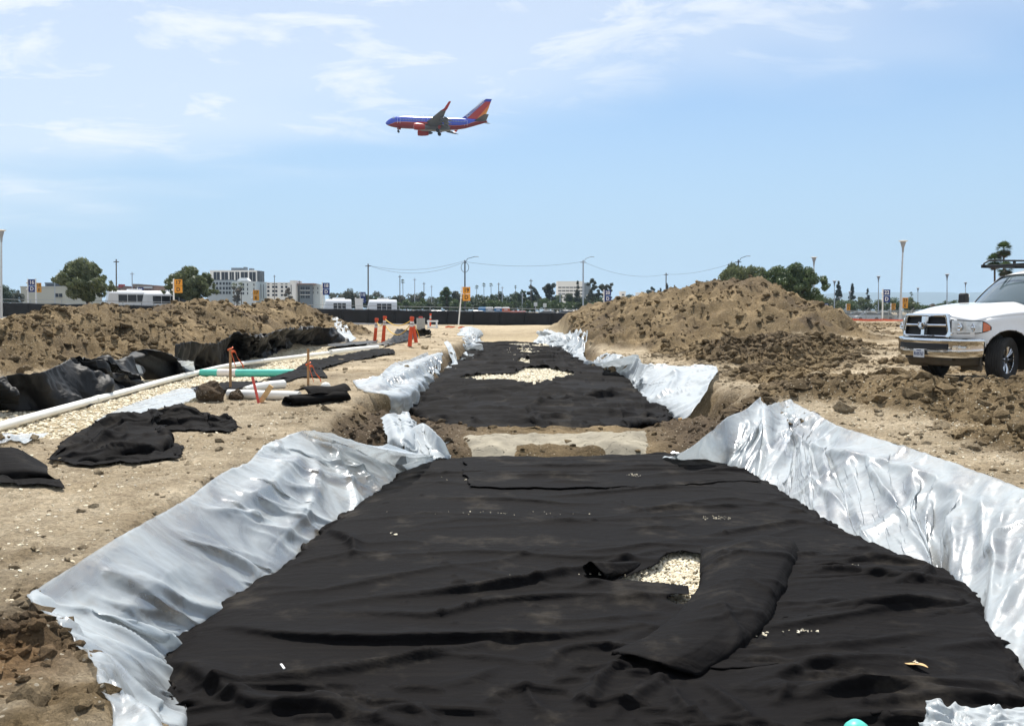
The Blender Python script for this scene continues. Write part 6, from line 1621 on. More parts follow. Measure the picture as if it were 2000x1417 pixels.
    t4 = post(813, 669, 620, 'orange post behind the leaning one, rope hanging from it', -9)
    t5 = post(840, 640, 612, 'orange post with white bands standing in the white barricade', 1)
    def rope(a, b, sag, label):
        pts = [a.lerp(b, t) - Vector((0, 0, sag * 4 * t * (1 - t))) for t in np.linspace(0, 1, 15)]
        o = MB().tube(pts, 0.022, 6).obj('rope', ROPE, smooth=True); tag(o, label, 'rope', 'yellow ropes between the posts')
    rope(t2, t3, .30, 'yellow rope slung high between the second and third orange posts'); rope(t2 - Vector((0, 0, .3)), t3 - Vector((0, 0, .1)), .55, 'yellow rope sagging low between the second and third orange posts'); rope(t1, t2, .3, 'yellow rope between the two left orange posts')
    rope(t4, t4 + Vector((.38, .1, -.95)), -.05, 'yellow rope end hanging from the right orange post')
    # concrete ring and barricade
    p = at_z(822, 643, 0.1); C = empty('concrete_drum', p); tag(C, 'grey concrete cylinder standing behind the black film', 'concrete pipe')
    w = 8.3 / FPX * p[1]; hh = 22 / FPX * p[1]
    MB().lathe([(w * .97, 0), (w, 0.03), (w, hh - .03), (w * .97, hh), (w * .78, hh), (w * .78, 0.1)], 28, cap=False).obj('ring', CONC, C, smooth=True)
    for k in range(5):
        a = k * 1.2; MB().tube([(.2 * math.cos(a), .2 * math.sin(a), hh - .3), (.12 * math.cos(a), .2 * math.sin(a), hh + .12), (.2 * math.cos(a + 1), .1 * math.sin(a), hh + .06 + .05 * (k % 2))], 0.03, 6).obj('tie_bar', PINK, C)
    p = at_z(845, 641, 0.1); B_ = empty('barricade', p); s = p[1] / FPX; tag(B_, 'low white barricade with two rails beside the concrete cylinder', 'barricade')
    for zz in (14 * s, 2.5 * s): MB().box((0, 0, zz), (22 * s, 0.06, 3.4 * s)).obj('rail', WPAINT, B_, bevel=0.01)
    for xx in (-8 * s, 8 * s):
        for q in (-1, 1): MB().box((xx, q * .25, 8 * s), (0.12, 0.06, 16.5 * s), rx=q * 0.28).obj('leg', WPAINT, B_)
    p = at_z(673, 627, .3); A_ = empty('sawhorse', p); s = p[1] / FPX; tag(A_, 'small white folding trestle before the black fence', 'trestle')
    for q in (-1, 1): MB().box((q * 3.4 * s, 0, 7 * s), (1.5 * s, .1, 15 * s), ry=-q * .42).obj('leg', WPAINT, A_)
    MB().box((0, 0, 13.6 * s), (3 * s, .6, 1.2 * s)).obj('top_bar', WPAINT, A_)
    # blank white board on a post
    p = at_z(697, 629, .25); s = p[1] / FPX; S_ = empty('blank_sign', p); tag(S_, 'blank white board on a slanting white post before the fence', 'sign')
    MB().loft([[(-1.5 * s, -.05, 0), (1.5 * s, -.05, 0), (1.5 * s, .05, 0), (-1.5 * s, .05, 0)], [(-3.5 * s, -.05, 48 * s), (-.8 * s, -.05, 48 * s), (-.8 * s, .05, 48 * s), (-3.5 * s, .05, 48 * s)]]).obj('post', WPAINT, S_)
    MB().box((5.5 * s, -.08, 35 * s), (13.5 * s, .05, 22 * s)).obj('board', WPAINT, S_, bevel=.01)
    # odds and ends on the black cloth
    p = Vector(at_z(552, 1307, -.455)); o = MB().box((0, 0, 0), (0.012, 0.075, 0.006), rz=.5).obj('plastic_stick', WPAINT); o.location = p + Vector((0, 0, .02)); tag(o, 'tiny white stick lying on the black near sheet', 'stick')
    p = Vector(at_z(1786, 1290, -.43)); V = [(x, y * (1 - (x / .09) ** 2), .012 * math.sin(30 * x) + .1 * y * y + .02) for x in np.linspace(-.085, .085, 9) for y in (-.022, 0, .022)]
    o = MB().add(V, [tuple(f) for f in grid_faces(9, 3)]).obj('dry_leaf', WOODP, solid=.002); o.location = p - Vector((0, 0, .035)); o.rotation_euler = (0, 0, -1.0); tag(o, 'dry curled leaf on the black sheet at right', 'leaf')
    for i, (px, py, l) in enumerate(((880, 640, 'orange ribbon scrap on the bank by the far left plastic'), (905, 641, 'longer orange ribbon scrap near the slanting sign post'))):
        p = at_z(px, py, .08); s = p[1] / FPX
        o = MB().tube([(-10 * s, 0, .05), (-4 * s, -.3, .12), (3 * s, .2, .06), (9 * s, -.2, .12)], [.05, .09, .07, .04], 6).obj('ribbon_scrap', RIB); o.location = p; tag(o, l, 'ribbon', 'orange scraps')
site_props()
# ------------------------------------------------------------------ beyond the fence
ASPH = mat('asphalt', (0.075, 0.075, 0.078), 0.9, var=0.2, vscale=.6)
def gz(x, y): return 0.85 * float(sstep(-18, -50, np.array([x]))[0]) * float(sstep(30, 80, np.array([y]))[0]) * float(sstep(400, 120, np.array([y]))[0])
def foot(px, d):
    x = (px - CX) / FPX * d * 0.998
    return Vector((x, d, gz(x, d)))
def car_park():
    V = [(-260, 108, .012), (260, 125, .012), (330, 420, .012), (-330, 420, .012)]
    xs = np.linspace(-1, 1, 60); ys = np.linspace(108, 420, 40)
    X = np.array([[x * (120 + y * .55) for y in ys] for x in xs]); Y = np.array([[y for y in ys] for x in xs])
    Z = 0.85 * sstep(-18, -50, X) * sstep(400, 120, Y) + 0.02
    o = fast_mesh('car_park', np.stack([X, Y, Z], -1).reshape(-1, 3), grid_faces(60, 40), ASPH)
    tag(o, 'asphalt car park beyond the fences', kind='structure')
car_park()

# --- fences
SCREEN = mat('fence_screen', (0.012, 0.012, 0.014), 0.8, var=0.35, vscale=.8, bump=0.2, bscale=3)
GALV = mat('galvanised', (0.42, 0.44, 0.45), 0.5, 0.6, var=0.1)
def black_fence():
    d = 103.0; s = d / FPX
    Fn = empty('construction_fence', foot(500, d)); base = Fn.location.copy()
    tag(Fn, 'long fence with black screen cloth across the end of the site', 'fence')
    w = 51; xs = list(range(-300, 1260, w))
    def line(px): return Vector(at_d(px, 591 + px * 19 / 1050., d))
    rng = random.Random(3)
    for i, px in enumerate(xs[:-1]):
        a, b = line(px) - base, line(px + w) - base; hh = 26.5 * s
        V = []
        for u in np.linspace(0, 1, 9):
            for v in np.linspace(0, 1, 6):
                p = a.lerp(b, u); p.z -= hh * v + (0.035 * math.sin(math.pi * u) if v == 0 else 0)
                p.y += -0.05 + 0.05 * math.sin(u * 7 + i * 2.3) * math.sin(v * 4 + i) + 0.02 * rng.random(); V.append(p)
        MB().add(V, [tuple(f) for f in grid_faces(9, 6)]).obj('screen_panel', SCREEN, Fn, smooth=True, solid=0.01)
        p = a.copy(); MB().tube([p + Vector((0, .06, .10)), p + Vector((0, .06, -hh - .3))], 0.04, 6).obj('post', GALV, Fn)
        MB().tube([a + Vector((0, .06, .04)), b + Vector((0, .06, .04))], 0.03, 6).obj('top_rail', GALV, Fn)
    # second, open pipe rail just behind it
    Fr = empty('pipe_rail_fence', foot(500, 108)); b2 = Fr.location.copy(); tag(Fr, 'grey pipe rail fence showing just above the black screen', 'fence')
    d2 = 108.0
    for i, px in enumerate(range(-300, 1200, 60)):
        a = Vector(at_d(px, 584 + px * 19 / 1050., d2)) - b2; b = Vector(at_d(px + 60, 584 + (px + 60) * 19 / 1050., d2)) - b2
        MB().tube([a, b], 0.035, 6).obj('rail', GALV, Fr); MB().tube([a + Vector((0, 0, .05)), a - Vector((0, 0, 2.0))], 0.04, 6).obj('post', GALV, Fr)
black_fence()
def see_through_mat(name, col, cover, scale, rough=0.6):
    m = bpy.data.materials.new(name); m.use_nodes = True; t = m.node_tree; b = t.nodes['Principled BSDF']
    b.inputs['Base Color'].default_value = (*col, 1); b.inputs['Roughness'].default_value = rough
    tc = N(t, 'ShaderNodeTexCoord'); w1 = N(t, 'ShaderNodeTexWave'); w1.inputs['Scale'].default_value = scale; w2 = N(t, 'ShaderNodeTexWave', bands_direction='Z'); w2.inputs['Scale'].default_value = scale
    for w in (w1, w2): t.links.new(tc.outputs['Object'], w.inputs['Vector'])
    mx = N(t, 'ShaderNodeMath', operation='MAXIMUM'); t.links.new(w1.outputs['Fac'], mx.inputs[0]); t.links.new(w2.outputs['Fac'], mx.inputs[1])
    mr = N(t, 'ShaderNodeMapRange'); mr.inputs['From Min'].default_value = 0.9 - cover; mr.inputs['From Max'].default_value = 1.0 - cover * .6; t.links.new(mx.outputs[0], mr.inputs['Value'])
    t.links.new(mr.outputs[0], b.inputs['Alpha']); return m
def right_fences():
    LINKM = see_through_mat('chain_link', (0.25, 0.28, 0.29), 0.22, 6)
    ORN = see_through_mat('orange_net', (0.85, 0.12, 0.04), 0.75, 5, .7)
    d = 118.0; s = d / FPX
    Fn = empty('chain_link_fence', foot(1750, d)); base = Fn.location.copy(); tag(Fn, 'chain-link fence with barbed wire arms before the right tree line', 'fence')
    for i, px in enumerate(range(1560, 2240, 44)):
        a = Vector(at_d(px, 606.5, d)) - base; b = Vector(at_d(px + 44, 606.5, d)) - base
        MB().add([a, b, b - Vector((0, 0, 1.9)), a - Vector((0, 0, 1.9))], [(0, 1, 2, 3)]).obj('mesh_panel', LINKM, Fn)
        MB().tube([a + Vector((0, .05, .02)), a + Vector((0, .05, -2.2))], .05, 6).obj('post', GALV, Fn)
        MB().tube([a + Vector((0, .05, .02)), a + Vector((.28, -.2, .32))], .035, 5).obj('wire_arm', GALV, Fn)
        MB().tube([a + Vector((0, .05, 0)), b + Vector((0, .05, 0))], .03, 5).obj('top_rail', GALV, Fn)
    d = 82.0
    Fo = empty('barrier_net', foot(1700, d)); base = Fo.location.copy(); tag(Fo, 'orange plastic barrier net stretched behind the bare earth', 'barrier')
    for i, px in enumerate(range(1545, 2200, 60)):
        a = Vector(at_d(px, 621 + .012 * (px - 1600), d)) - base; b = Vector(at_d(px + 60, 621 + .012 * (px - 1540), d)) - base
        V = [a.lerp(b, u) + Vector((0, .03 * math.sin(u * 9), -.03 * math.sin(math.pi * u) * (v == 0) - .95 * v)) for u in np.linspace(0, 1, 7) for v in (0, .5, 1)]
        MB().add(V, [tuple(f) for f in grid_faces(7, 3)]).obj('net_panel', ORN, Fo)
        MB().tube([a + Vector((0, .05, .08)), a + Vector((0, .05, -1.6))], .03, 5).obj('net_stake', RUST, Fo)
right_fences()

# --- parking row signs
SBLUE = mat('sign_blue', (0.015, 0.035, 0.17), 0.5, var=0.05); SORG = mat('sign_orange', (0.78, 0.33, 0.03), 0.5, var=0.05)
INKW = mat('sign_white_ink', (0.8, 0.8, 0.8), 0.6, var=0); INKK = mat('sign_dark_ink', (0.05, 0.035, 0.02), 0.6, var=0)
def row_sign(px, top, bot, wpx, n, l, colour, label, lean=0, twin=False, ground=None):
    d = 0.82 * FPX / wpx; s = d / FPX
    base = foot(px, d)
    if ground is not None: base.z = at_d(px, ground, d)[2]
    S_ = empty('row_sign', base); tag(S_, label, 'sign', 'numbered parking row signs')
    t = Vector(at_d(px, top, d)) - base; b = Vector(at_d(px, bot, d)) - base
    hw = .41; hh = (t.z - b.z); cx = t.x
    m_ = SBLUE if colour == 'blue' else SORG; ink = INKW if colour == 'blue' else INKK
    gap = .035
    for k, tx in enumerate((n, l)):
        zc = b.z + hh * (.75 - .5 * k)
        Pn = MB().box((cx, 0, zc), (2 * hw, .06, hh * .5 - gap)).obj('sign_panel', m_, S_)
        if tx:
            q = text_mesh('lettering', tx, hh * .40, ink, Pn, .004, .95, .012); q.location = (cx, -.045, zc); q.rotation_euler = (math.pi / 2, 0, 0)
    posts = (-hw - .07, hw + .07) if twin else (-hw - .06,)
    for xo in posts:
        MB().loft([[(xo - .07 - lean * s, -.06, 0), (xo + .07 - lean * s, -.06, 0), (xo + .07 - lean * s, .06, 0), (xo - .07 - lean * s, .06, 0)], [(cx + xo - .06, -.05, t.z + .05), (cx + xo + .06, -.05, t.z + .05), (cx + xo + .06, .05, t.z + .05), (cx + xo - .06, .05, t.z + .05)]]).obj('post', WPAINT, S_)
    for k in (0.72, 0.22):
        MB().lathe([(.001, -.10), (.09, -.07), (.12, 0), (.09, .07), (.001, .10)], 10, (cx - hw - .16, -.1, b.z + hh * k), cap=False).obj('lamp', WPAINT, S_, smooth=True)
SIGNS = [(62, 545, 570.5, 13, '16', 'D', 'blue', 'blue sign 16 D on twin posts at the far left', 0, True),
 (76, 552, 571, 9, '15', 'E', 'orange', 'orange sign half hidden behind the blue twin-post sign', 0, False),
 (275, 561, 581.5, 10.5, '16', 'C', 'blue', 'blue sign 16 C in front of the white coaches', 0, False),
 (348, 545, 572, 15.5, '17', 'D', 'orange', 'orange sign 17 D in front of the windblown tree', 0, False),
 (500, 566, 587, 11.5, '17', 'E', 'orange', 'orange sign 17 E before the apartment blocks', 0, False),
 (637, 552, 576, 13, '18', 'D', 'blue', 'blue sign 18 D on a white post behind the left heap', 0, False),
 (709, 570, 592, 10, '18', 'E', 'blue', 'blue sign 18 E behind the blank white board', 0, False),
 (911, 560, 587.5, 15, '19', 'D', 'orange', 'orange sign 19 D on a leaning white post before the fence', 7, False),
 (1187, 566, 589, 13, '20', 'D', 'blue', 'blue sign 20 D sticking up behind the right heap', 0, False),
 (1493, 560, 581, 9, '21', 'D', 'orange', 'small orange sign behind the top of the right heap', 0, False),
 (1553, 579, 600, 10, '22', 'E', 'blue', 'blue sign 22 E under the big right tree', 0, False),
 (1536, 592, 606, 6.5, '22', 'F', 'blue', 'small blue sign at the right heap edge under the tree', 0, False),
 (1614, 592, 606, 7.5, '22', 'F', 'blue', 'small blue sign right of the big tree trunk', 0, False),
 (1657, 593, 606, 7.5, '23', 'F', 'orange', 'small orange sign left of the blue sign 22 D', 0, False),
 (1732, 565, 590.5, 13.5, '22', 'D', 'blue', 'blue sign 22 D near the parked pickup', 0, False),
 (1745, 592, 605, 8.5, '23', 'D', 'orange', 'small orange sign between the blue sign and the lamp post', 0, False),
 (1768, 581, 602, 11, '23', 'E', 'orange', 'orange sign 23 E right beside the tall lamp post', 0, False)]
for a in SIGNS:
    row_sign(*a[:8], lean=a[8], twin=a[9], ground=634 if a[4] == '19' else None)

# --- poles
POLEM = mat('pole_metal', (0.50, 0.52, 0.54), 0.5, 0.3); POLEW = mat('pole_wood', (0.16, 0.13, 0.105), 0.9, var=0.2)
def lamp_pole(px, top, d, label, lean=0, wide=1.0):
    b = foot(px - lean, d); t = Vector(at_d(px, top, d)) - b; L_ = empty('lamp_post', b); tag(L_, label, 'lamp post', 'tall parking lamp posts')
    MB().tube([(0, 0, 0), t * .5, t - Vector((0, 0, .8))], [.13, .11, .08], 8).obj('pole', POLEM, L_, smooth=True)
    MB().lathe([(.09, -1.3), (.14, -.7), (.17, -.65), (.30, -.18), (.28, -.12)], 12, t, cap=False).obj('lamp_cone', mat('lamp_grey', (0.30, 0.31, 0.33), .5), L_, smooth=True)
    MB().lathe([(.20 * wide, -.14), (.48 * wide, -.06), (.50 * wide, 0), (.3 * wide, .04), (.001, .05)], 14, t, cap=False).obj('lamp_hood', WPAINT, L_, smooth=True)
for a in [(2, 449, 95, 'tall lamp post at the left edge', 0), (1764, 470, 100, 'tallest lamp post beside the orange sign 23 E', 6), (1590, 502, 130, 'lamp post rising behind the big right tree', 0), (1716, 539, 190, 'lamp post just left of the blue sign 22 D', 0), (1850, 535, 175, 'lamp post between the tall one and the pickup cab', 0),
          (1886, 551, 240, 'small lamp post just above the pickup bonnet', 0), (1630, 548, 200, 'lamp post before the two dark conifers', 0), (1660, 569, 240, 'low lamp post right of the conifer pair', 0), (1793, 562, 260, 'low lamp post half way to the pickup', 0), (1274, 567, 300, 'small lamp post beyond the right heap ridge', 0), (1640, 580, 300, 'thin lamp post among the right bushes', 0)]:
    lamp_pole(a[0], a[1], a[2], a[3], a[4])
POLE_TOP = {}
def pole(px, top, d, label, m=POLEW, r=.13, arm=0, key=None, rung=False):
    b = foot(px, d); t = Vector(at_d(px, top, d)) - b; L_ = empty('utility_pole', b); tag(L_, label, 'pole', 'utility poles')
    MB().tube([(0, 0, 0), t], [r * 1.2, r], 8).obj('pole', m, L_, smooth=True)
    if arm: MB().tube([t - Vector((0, 0, .8)), t + Vector((.5, 0, .3)), t + Vector((arm, 0, .7))], .06, 6).obj('lamp_arm', m, L_); MB().box(t + Vector((arm + .3, 0, .68)), (.8, .3, .12)).obj('street_lamp', POLEM, L_)
    if rung: MB().tube([t + Vector((.75 * math.cos(a), 0, -1.4 + .95 * math.sin(a))) for a in np.linspace(0, 2 * math.pi, 17)], .05, 5).obj('wire_loop', m, L_)
    else: MB().box(t - Vector((0, 0, .45)), (r * 9, .12, .14)).obj('cross_arm', m, L_)
    POLE_TOP[key] = b + t
pole(719, 515, 180, 'utility pole with wire left of the second shuttle bus', key=1)
pole(908, 508, 175, 'dark street lamp pole behind the orange sign 19 D', mat('pole_dark', (.07, .07, .075), .6), .13, 2.0, 2, True)
pole(1139, 508, 185, 'pale utility pole in front of the white office block', POLEM, .14, 1.6, 3)
pole(1301, 533, 230, 'dark utility pole rising behind the right heap', key=4)
pole(1442, 507, 170, 'street lamp pole behind the feathery right tree', mat('pole_dark', (.07, .07, .075), .6), .13, 1.6, 5)
for i, (px, top, d, l) in enumerate([(781, 537, 240, 'thin pole beside the tall single palm'), (810, 543, 260, 'thin pole right of the tall single palm'), (828, 551, 280, 'thin pole in the middle of the tree belt, left one'), (843, 557, 290, 'thin pole in the middle of the tree belt, right one'), (974, 552, 260, 'thin pole left of the row of portable toilets'),
                                     (981, 559, 270, 'shorter thin pole beside the one left of the toilets'), (1037, 545, 240, 'tall thin pole before the dark round trees'), (1020, 571, 220, 'low pole with cross arm before the tree belt'), (227, 506, 150, 'thin pole above the left coach'), (258, 531, 200, 'thin pole with cross arm behind the left coach'), (536, 537, 300, 'thin pole before the white apartment block'), (107, 546, 240, 'thin pole before the cream warehouse'), (585, 548, 330, 'short thin pole on the apartment roofs'), (1094, 571, 230, 'low pole before the white office windows')]):
    pole(px, top, d, l, POLEM if i % 2 else POLEW, .10)
def wire(a, b, sag, label):
    pts = [a.lerp(b, t) - Vector((0, 0, sag * 4 * t * (1 - t) + .3)) for t in np.linspace(0, 1, 22)]
    o = MB().tube(pts, 0.026, 5).obj('overhead_wire', mat('wire_dark', (.10, .10, .11), .7)); tag(o, label, 'wire', 'overhead wires')
wire(POLE_TOP[1], POLE_TOP[2], 1.9, 'overhead wire sagging above the tree belt, lower of two'); wire(POLE_TOP[1], POLE_TOP[2] + Vector((0, 0, .2)), 1.3, 'overhead wire sagging above the tree belt, upper of two')
wire(POLE_TOP[2], POLE_TOP[3], .9, 'overhead wire between the lamp pole and the pale pole'); wire(POLE_TOP[3], POLE_TOP[4], 1.6, 'overhead wire falling from the pale pole towards the heap'); wire(POLE_TOP[4], POLE_TOP[5], .8, 'overhead wire rising to the lamp pole behind the heap')

# --- vehicles and booths of the car park
BUSW = mat('bus_white', (0.80, 0.81, 0.82), 0.35, var=0.03); BUSG = mat('bus_glass', (0.02, 0.022, 0.028), 0.12, var=0)
def bus(px, d, rz, length, label, body=BUSW, h=3.1, lift=0.0):
    b = foot(px, d); b.z += lift; B_ = empty('shuttle_bus', b, rz); tag(B_, label, 'bus', 'white shuttle buses')
    w = 2.45; hl = length / 2
    sec = lambda x, z0, k: [(x, -w / 2 * k, z0), (x, w / 2 * k, z0), (x, w / 2 * k, h - .35), (x, w / 2 * k - .3, h), (x, -w / 2 * k + .3, h), (x, -w / 2 * k, h - .35)]
    MB().loft([sec(-hl, .5, .96), sec(-hl + .25, .42, 1), sec(hl - .9, .42, 1), [(p[0] - (.5 if p[2] > 1.4 else 0), p[1], p[2]) for p in sec(hl, .45, .95)]]).obj('body', body, B_, bevel=.06)
    n = max(3, int(length / 1.5)); pw = (length - 2.2) / n
    for s in (-1, 1):
        for k in range(n):
            MB().box((-hl + .7 + pw * (k + .5), s * (w / 2 + .012), h - 1.0), (pw - .08, .03, .95)).obj('side_window', BUSG, B_)
    MB().box((hl - .36, 0, h - 1.15), (.06, w - .35, 1.15), ry=-.30).obj('windscreen', BUSG, B_)
    MB().box((-.3, 0, h + .10), (1.6, 1.3, .22)).obj('roof_unit', body, B_, bevel=.04)
    for x in (-hl * .6, hl * .62):
        for s in (-1, 1): MB().lathe([(.25, -.14), (.46, -.13), (.46, .13), (.25, .14)], 16, (x, s * (w / 2 - .12), .46), 'Y').obj('wheel', RUBBER, B_)
    for s in (-1, 1): MB().box((hl + .02, s * .85, .95), (.06, .3, .2)).obj('headlight', REFLW, B_)
bus(258, 114, R(212), 6.6, 'white coach with dark windows farthest left', h=3.3, lift=.1)
bus(322, 116, R(215), 6.6, 'white coach partly hidden behind the second windblown tree', h=3.2, lift=.1)
bus(657, 120, R(193), 3.9, 'small white shuttle bus right of the blue sign 18 D', h=2.6, lift=.55)
bus(744, 120, R(190), 4.2, 'white shuttle bus right of the blank white board', h=2.65, lift=.5)
def car_proto(name, body):
    C = empty('parked_car')
    MB().loft([[(x, -w, z0), (x, w, z0), (x, w, z1), (x, -w, z1)] for x, w, z0, z1 in ((-2.25, .75, .45, .85), (-2.1, .88, .3, .98), (-1.0, .9, .25, 1.0), (.9, .9, .25, .98), (1.9, .86, .3, .82), (2.25, .7, .4, .7))]).obj('body', body, C, bevel=.05)
    MB().loft([[(x, -w, z0), (x, w, z0), (x, w * .86, z1), (x, -w * .86, z1)] for x, w, z0, z1 in ((-1.95, .80, .97, 1.0), (-1.3, .82, .98, 1.42), (.1, .82, .98, 1.47), (1.15, .80, .95, .98))]).obj('cabin_glass', BUSG, C)
    MB().loft([[(x, -w, z - .04), (x, w, z - .04), (x, w * .9, z), (x, -w * .9, z)] for x, w, z in ((-1.3, .70, 1.45), (-.6, .72, 1.50), (.1, .70, 1.49))]).obj('roof', body, C, bevel=.02)
    for x in (-1.4, 1.4):
        for s in (-1, 1): MB().lathe([(.18, -.1), (.33, -.1), (.33, .1), (.18, .1)], 14, (x, s * .82, .33), 'Y').obj('wheel', RUBBER, C)
    for s in (-1, 1): MB().box((2.2, s * .6, .66), (.08, .3, .12)).obj('headlight', REFLW, C)
    return C
CARS = {k: mat('car_' + k, c, .3, .2 if k != 'white' else 0, var=.02, coat=.6) for k, c in (('white', (.78, .78, .78)), ('silver', (.45, .47, .5)), ('dark', (.03, .035, .045)), ('red', (.35, .03, .03)), ('blue', (.05, .09, .2)), ('tan', (.4, .34, .25)))}
def cars():
    protos = {}
    L_ = [(25, 124, 'silver', 'silver car at the far left behind the black fence', 20), (58, 128, 'white', 'white car under the blue twin-post sign', 185), (100, 126, 'white', 'white car right of the twin-post sign', 170), (126, 122, 'white', 'white car just left of the first windblown tree', 190), (205, 124, 'white', 'white car right of the first windblown tree', 200),
          (448, 140, 'red', 'reddish car seen in the dip between the two left heaps', 195), (478, 136, 'white', 'white car seen in the dip between the two left heaps', 180), (790, 124, 'white', 'white car behind the fence right of the second shuttle', 180), (815, 126, 'dark', 'dark car behind the fence above the drum', 10), (845, 122, 'silver', 'silver car behind the fence above the barricade', 175), (868, 125, 'blue', 'blue car behind the fence near the orange sign', 185), (888, 124, 'dark', 'dark car just left of the orange sign 19 D post', 0), (925, 124, 'white', 'white car just right of the orange sign 19 D post', 180),
          (1062, 124, 'white', 'white car behind the fence below the dark round trees', 185), (1100, 120, 'white', 'white car by the foot of the right heap, left of two', 180), (1120, 119, 'white', 'white car by the foot of the right heap, right of two', 175), (1640, 150, 'white', 'white car right of the big tree behind the chain-link', 180), (1668, 152, 'silver', 'silver car behind the chain-link left of the blue sign', 175), (1692, 150, 'white', 'white car behind the chain-link just left of the blue sign', 185), (1720, 155, 'tan', 'tan car behind the chain-link under the blue sign', 180)]
    for px, d, c, l, rz in L_:
        if c not in protos: o = protos[c] = car_proto('parked_car', CARS[c])
        else: o = copy_tree(protos[c])
        b = foot(px, d); o.location = b + Vector((0, 0, .25 if px < 1200 else .0)); o.rotation_euler = (0, 0, R(rz)); tag(o, l, 'car', 'cars parked beyond the fences')
cars()
def booths():
    for i, (px, c, rc, l) in enumerate([(942, (.05, .20, .42), (.10, .30, .55), 'blue portable toilet, leftmost of the row'), (956, (.42, .43, .43), (.78, .78, .76), 'grey portable toilet with white roof'), (973, (.06, .22, .42), (.78, .79, .80), 'blue portable toilet with white roof'), (988, (.62, .17, .09), (.75, .72, .70), 'orange portable toilet with white roof')]):
        d = 128; b = foot(px, d); b.z = -.05; P_ = empty('portable_toilet', b); tag(P_, l, 'portable toilet', 'portable toilets behind the fence')
        m1 = mat('booth_%d' % i, c, .5); m2 = mat('booth_roof_%d' % i, rc, .5)
        MB().box((0, 0, 1.05), (1.12, 1.12, 2.1)).obj('cabin', m1, P_, bevel=.03)
        MB().loft([[(-.62, -.62, 2.08), (.62, -.62, 2.08), (.62, .62, 2.08), (-.62, .62, 2.08)], [(-.45, -.45, 2.28), (.45, -.45, 2.28), (.45, .45, 2.28), (-.45, .45, 2.28)]]).obj('roof', m2, P_)
        MB().box((0, -.575, 1.0), (.8, .03, 1.8)).obj('door', m1, P_); MB().box((0, -.58, 1.9), (.5, .03, .12)).obj('vent', m2, P_)
    for i, px in enumerate((1000, 1011, 1022)):
        b = foot(px, 122); Bx = empty('water_barrier', b); tag(Bx, ['orange water barrier, left of the stacked three', 'orange water barrier, middle of the stacked three', 'orange water barrier, right of the stacked three'][i], 'barrier', 'orange water barriers')
        for k in (0, 1):
            MB().loft([[(-.38, -.28, k * .85), (.38, -.28, k * .85), (.38, .28, k * .85), (-.38, .28, k * .85)], [(-.38, -.22, .3 + k * .85), (.38, -.22, .3 + k * .85), (.38, .22, .3 + k * .85), (-.38, .22, .3 + k * .85)], [(-.36, -.1, .82 + k * .85), (.36, -.1, .82 + k * .85), (.36, .1, .82 + k * .85), (-.36, .1, .82 + k * .85)]]).obj('barrier_block', ORANGE, Bx, bevel=.02)
    for px, pt, l, c in ((1046, 594, 'small square sign on a pole left of the white post', (.5, .52, .5)), (1064, 596, 'small round sign on a pole before the belt', (.5, .52, .48))):
        b = foot(px, 126); t = Vector(at_d(px, pt, 126)) - b; S_ = empty('road_sign', b); tag(S_, l, 'sign')
        MB().tube([(0, 0, 0), t], .05, 6).obj('post', GALV, S_); MB().box(t - Vector((0, .08, 0)), (.5, .04, .55)).obj('sign_board', mat('sgn%d' % px, c, .6), S_, bevel=.02)
booths()

# --- buildings
GL = mat('building_glass', (0.018, 0.022, 0.032), 0.45, spec=0.3, var=0.2, vscale=.2)
def block(name, px0, px1, top, d, depth, wall, label, wins=(), cat='building', rz=0.0, roof=None, extra=None):
    """box building whose near face spans px0..px1; wins: list of (photo x0, y0, x1, y1)"""
    a = Vector(at_d(px0, top, d)); b = Vector(at_d(px1, top, d)); w = b.x - a.x; hh = a.z + 1.0
    B_ = empty(name, ((a.x + b.x) / 2, d, -1.0), rz); tag(B_, label, cat, 'buildings on the skyline')
    MB().box((0, depth / 2, hh / 2), (w, depth, hh)).obj('wall', wall, B_)
    c = Vector((B_.location.x, d, -1.0))
    for k, (x0, y0, x1, y1) in enumerate(wins):
        p = Vector(at_d(x0, y0, d)) - c; q = Vector(at_d(x1, y1, d)) - c
        ww, wh = q.x - p.x, p.z - q.z
        W_ = MB().box(((p.x + q.x) / 2, -.02, (p.z + q.z) / 2), (ww, .10, wh)).obj('window', GL, B_)
        if ww > 1.2:
            MB().box(((p.x + q.x) / 2, -.10, (p.z + q.z) / 2), (.12, .12, wh)).obj('mullion', wall, W_)
        MB().box(((p.x + q.x) / 2, -.16, q.z - .12), (ww + .2, .3, .18)).obj('sill', wall, W_)
    MB().box((0, depth / 2, hh + .2), (w + .3, depth + .3, .4)).obj('parapet', roof or wall, B_)
    return B_, c
WB = mat('wall_white', (.78, .78, .76), .8, var=.05, vscale=.1); WG = mat('wall_bluegrey', (.36, .41, .45), .8, var=.08, vscale=.1); WD = mat('wall_slate', (.15, .18, .21), .8, var=.1, vscale=.1); WL = mat('wall_pale_blue', (.52, .58, .60), .8, var=.06, vscale=.1); WC = mat('wall_cream', (.60, .55, .43), .85, var=.06, vscale=.1); WR = mat('wall_brick', (.26, .17, .14), .9, var=.15, vscale=.3)
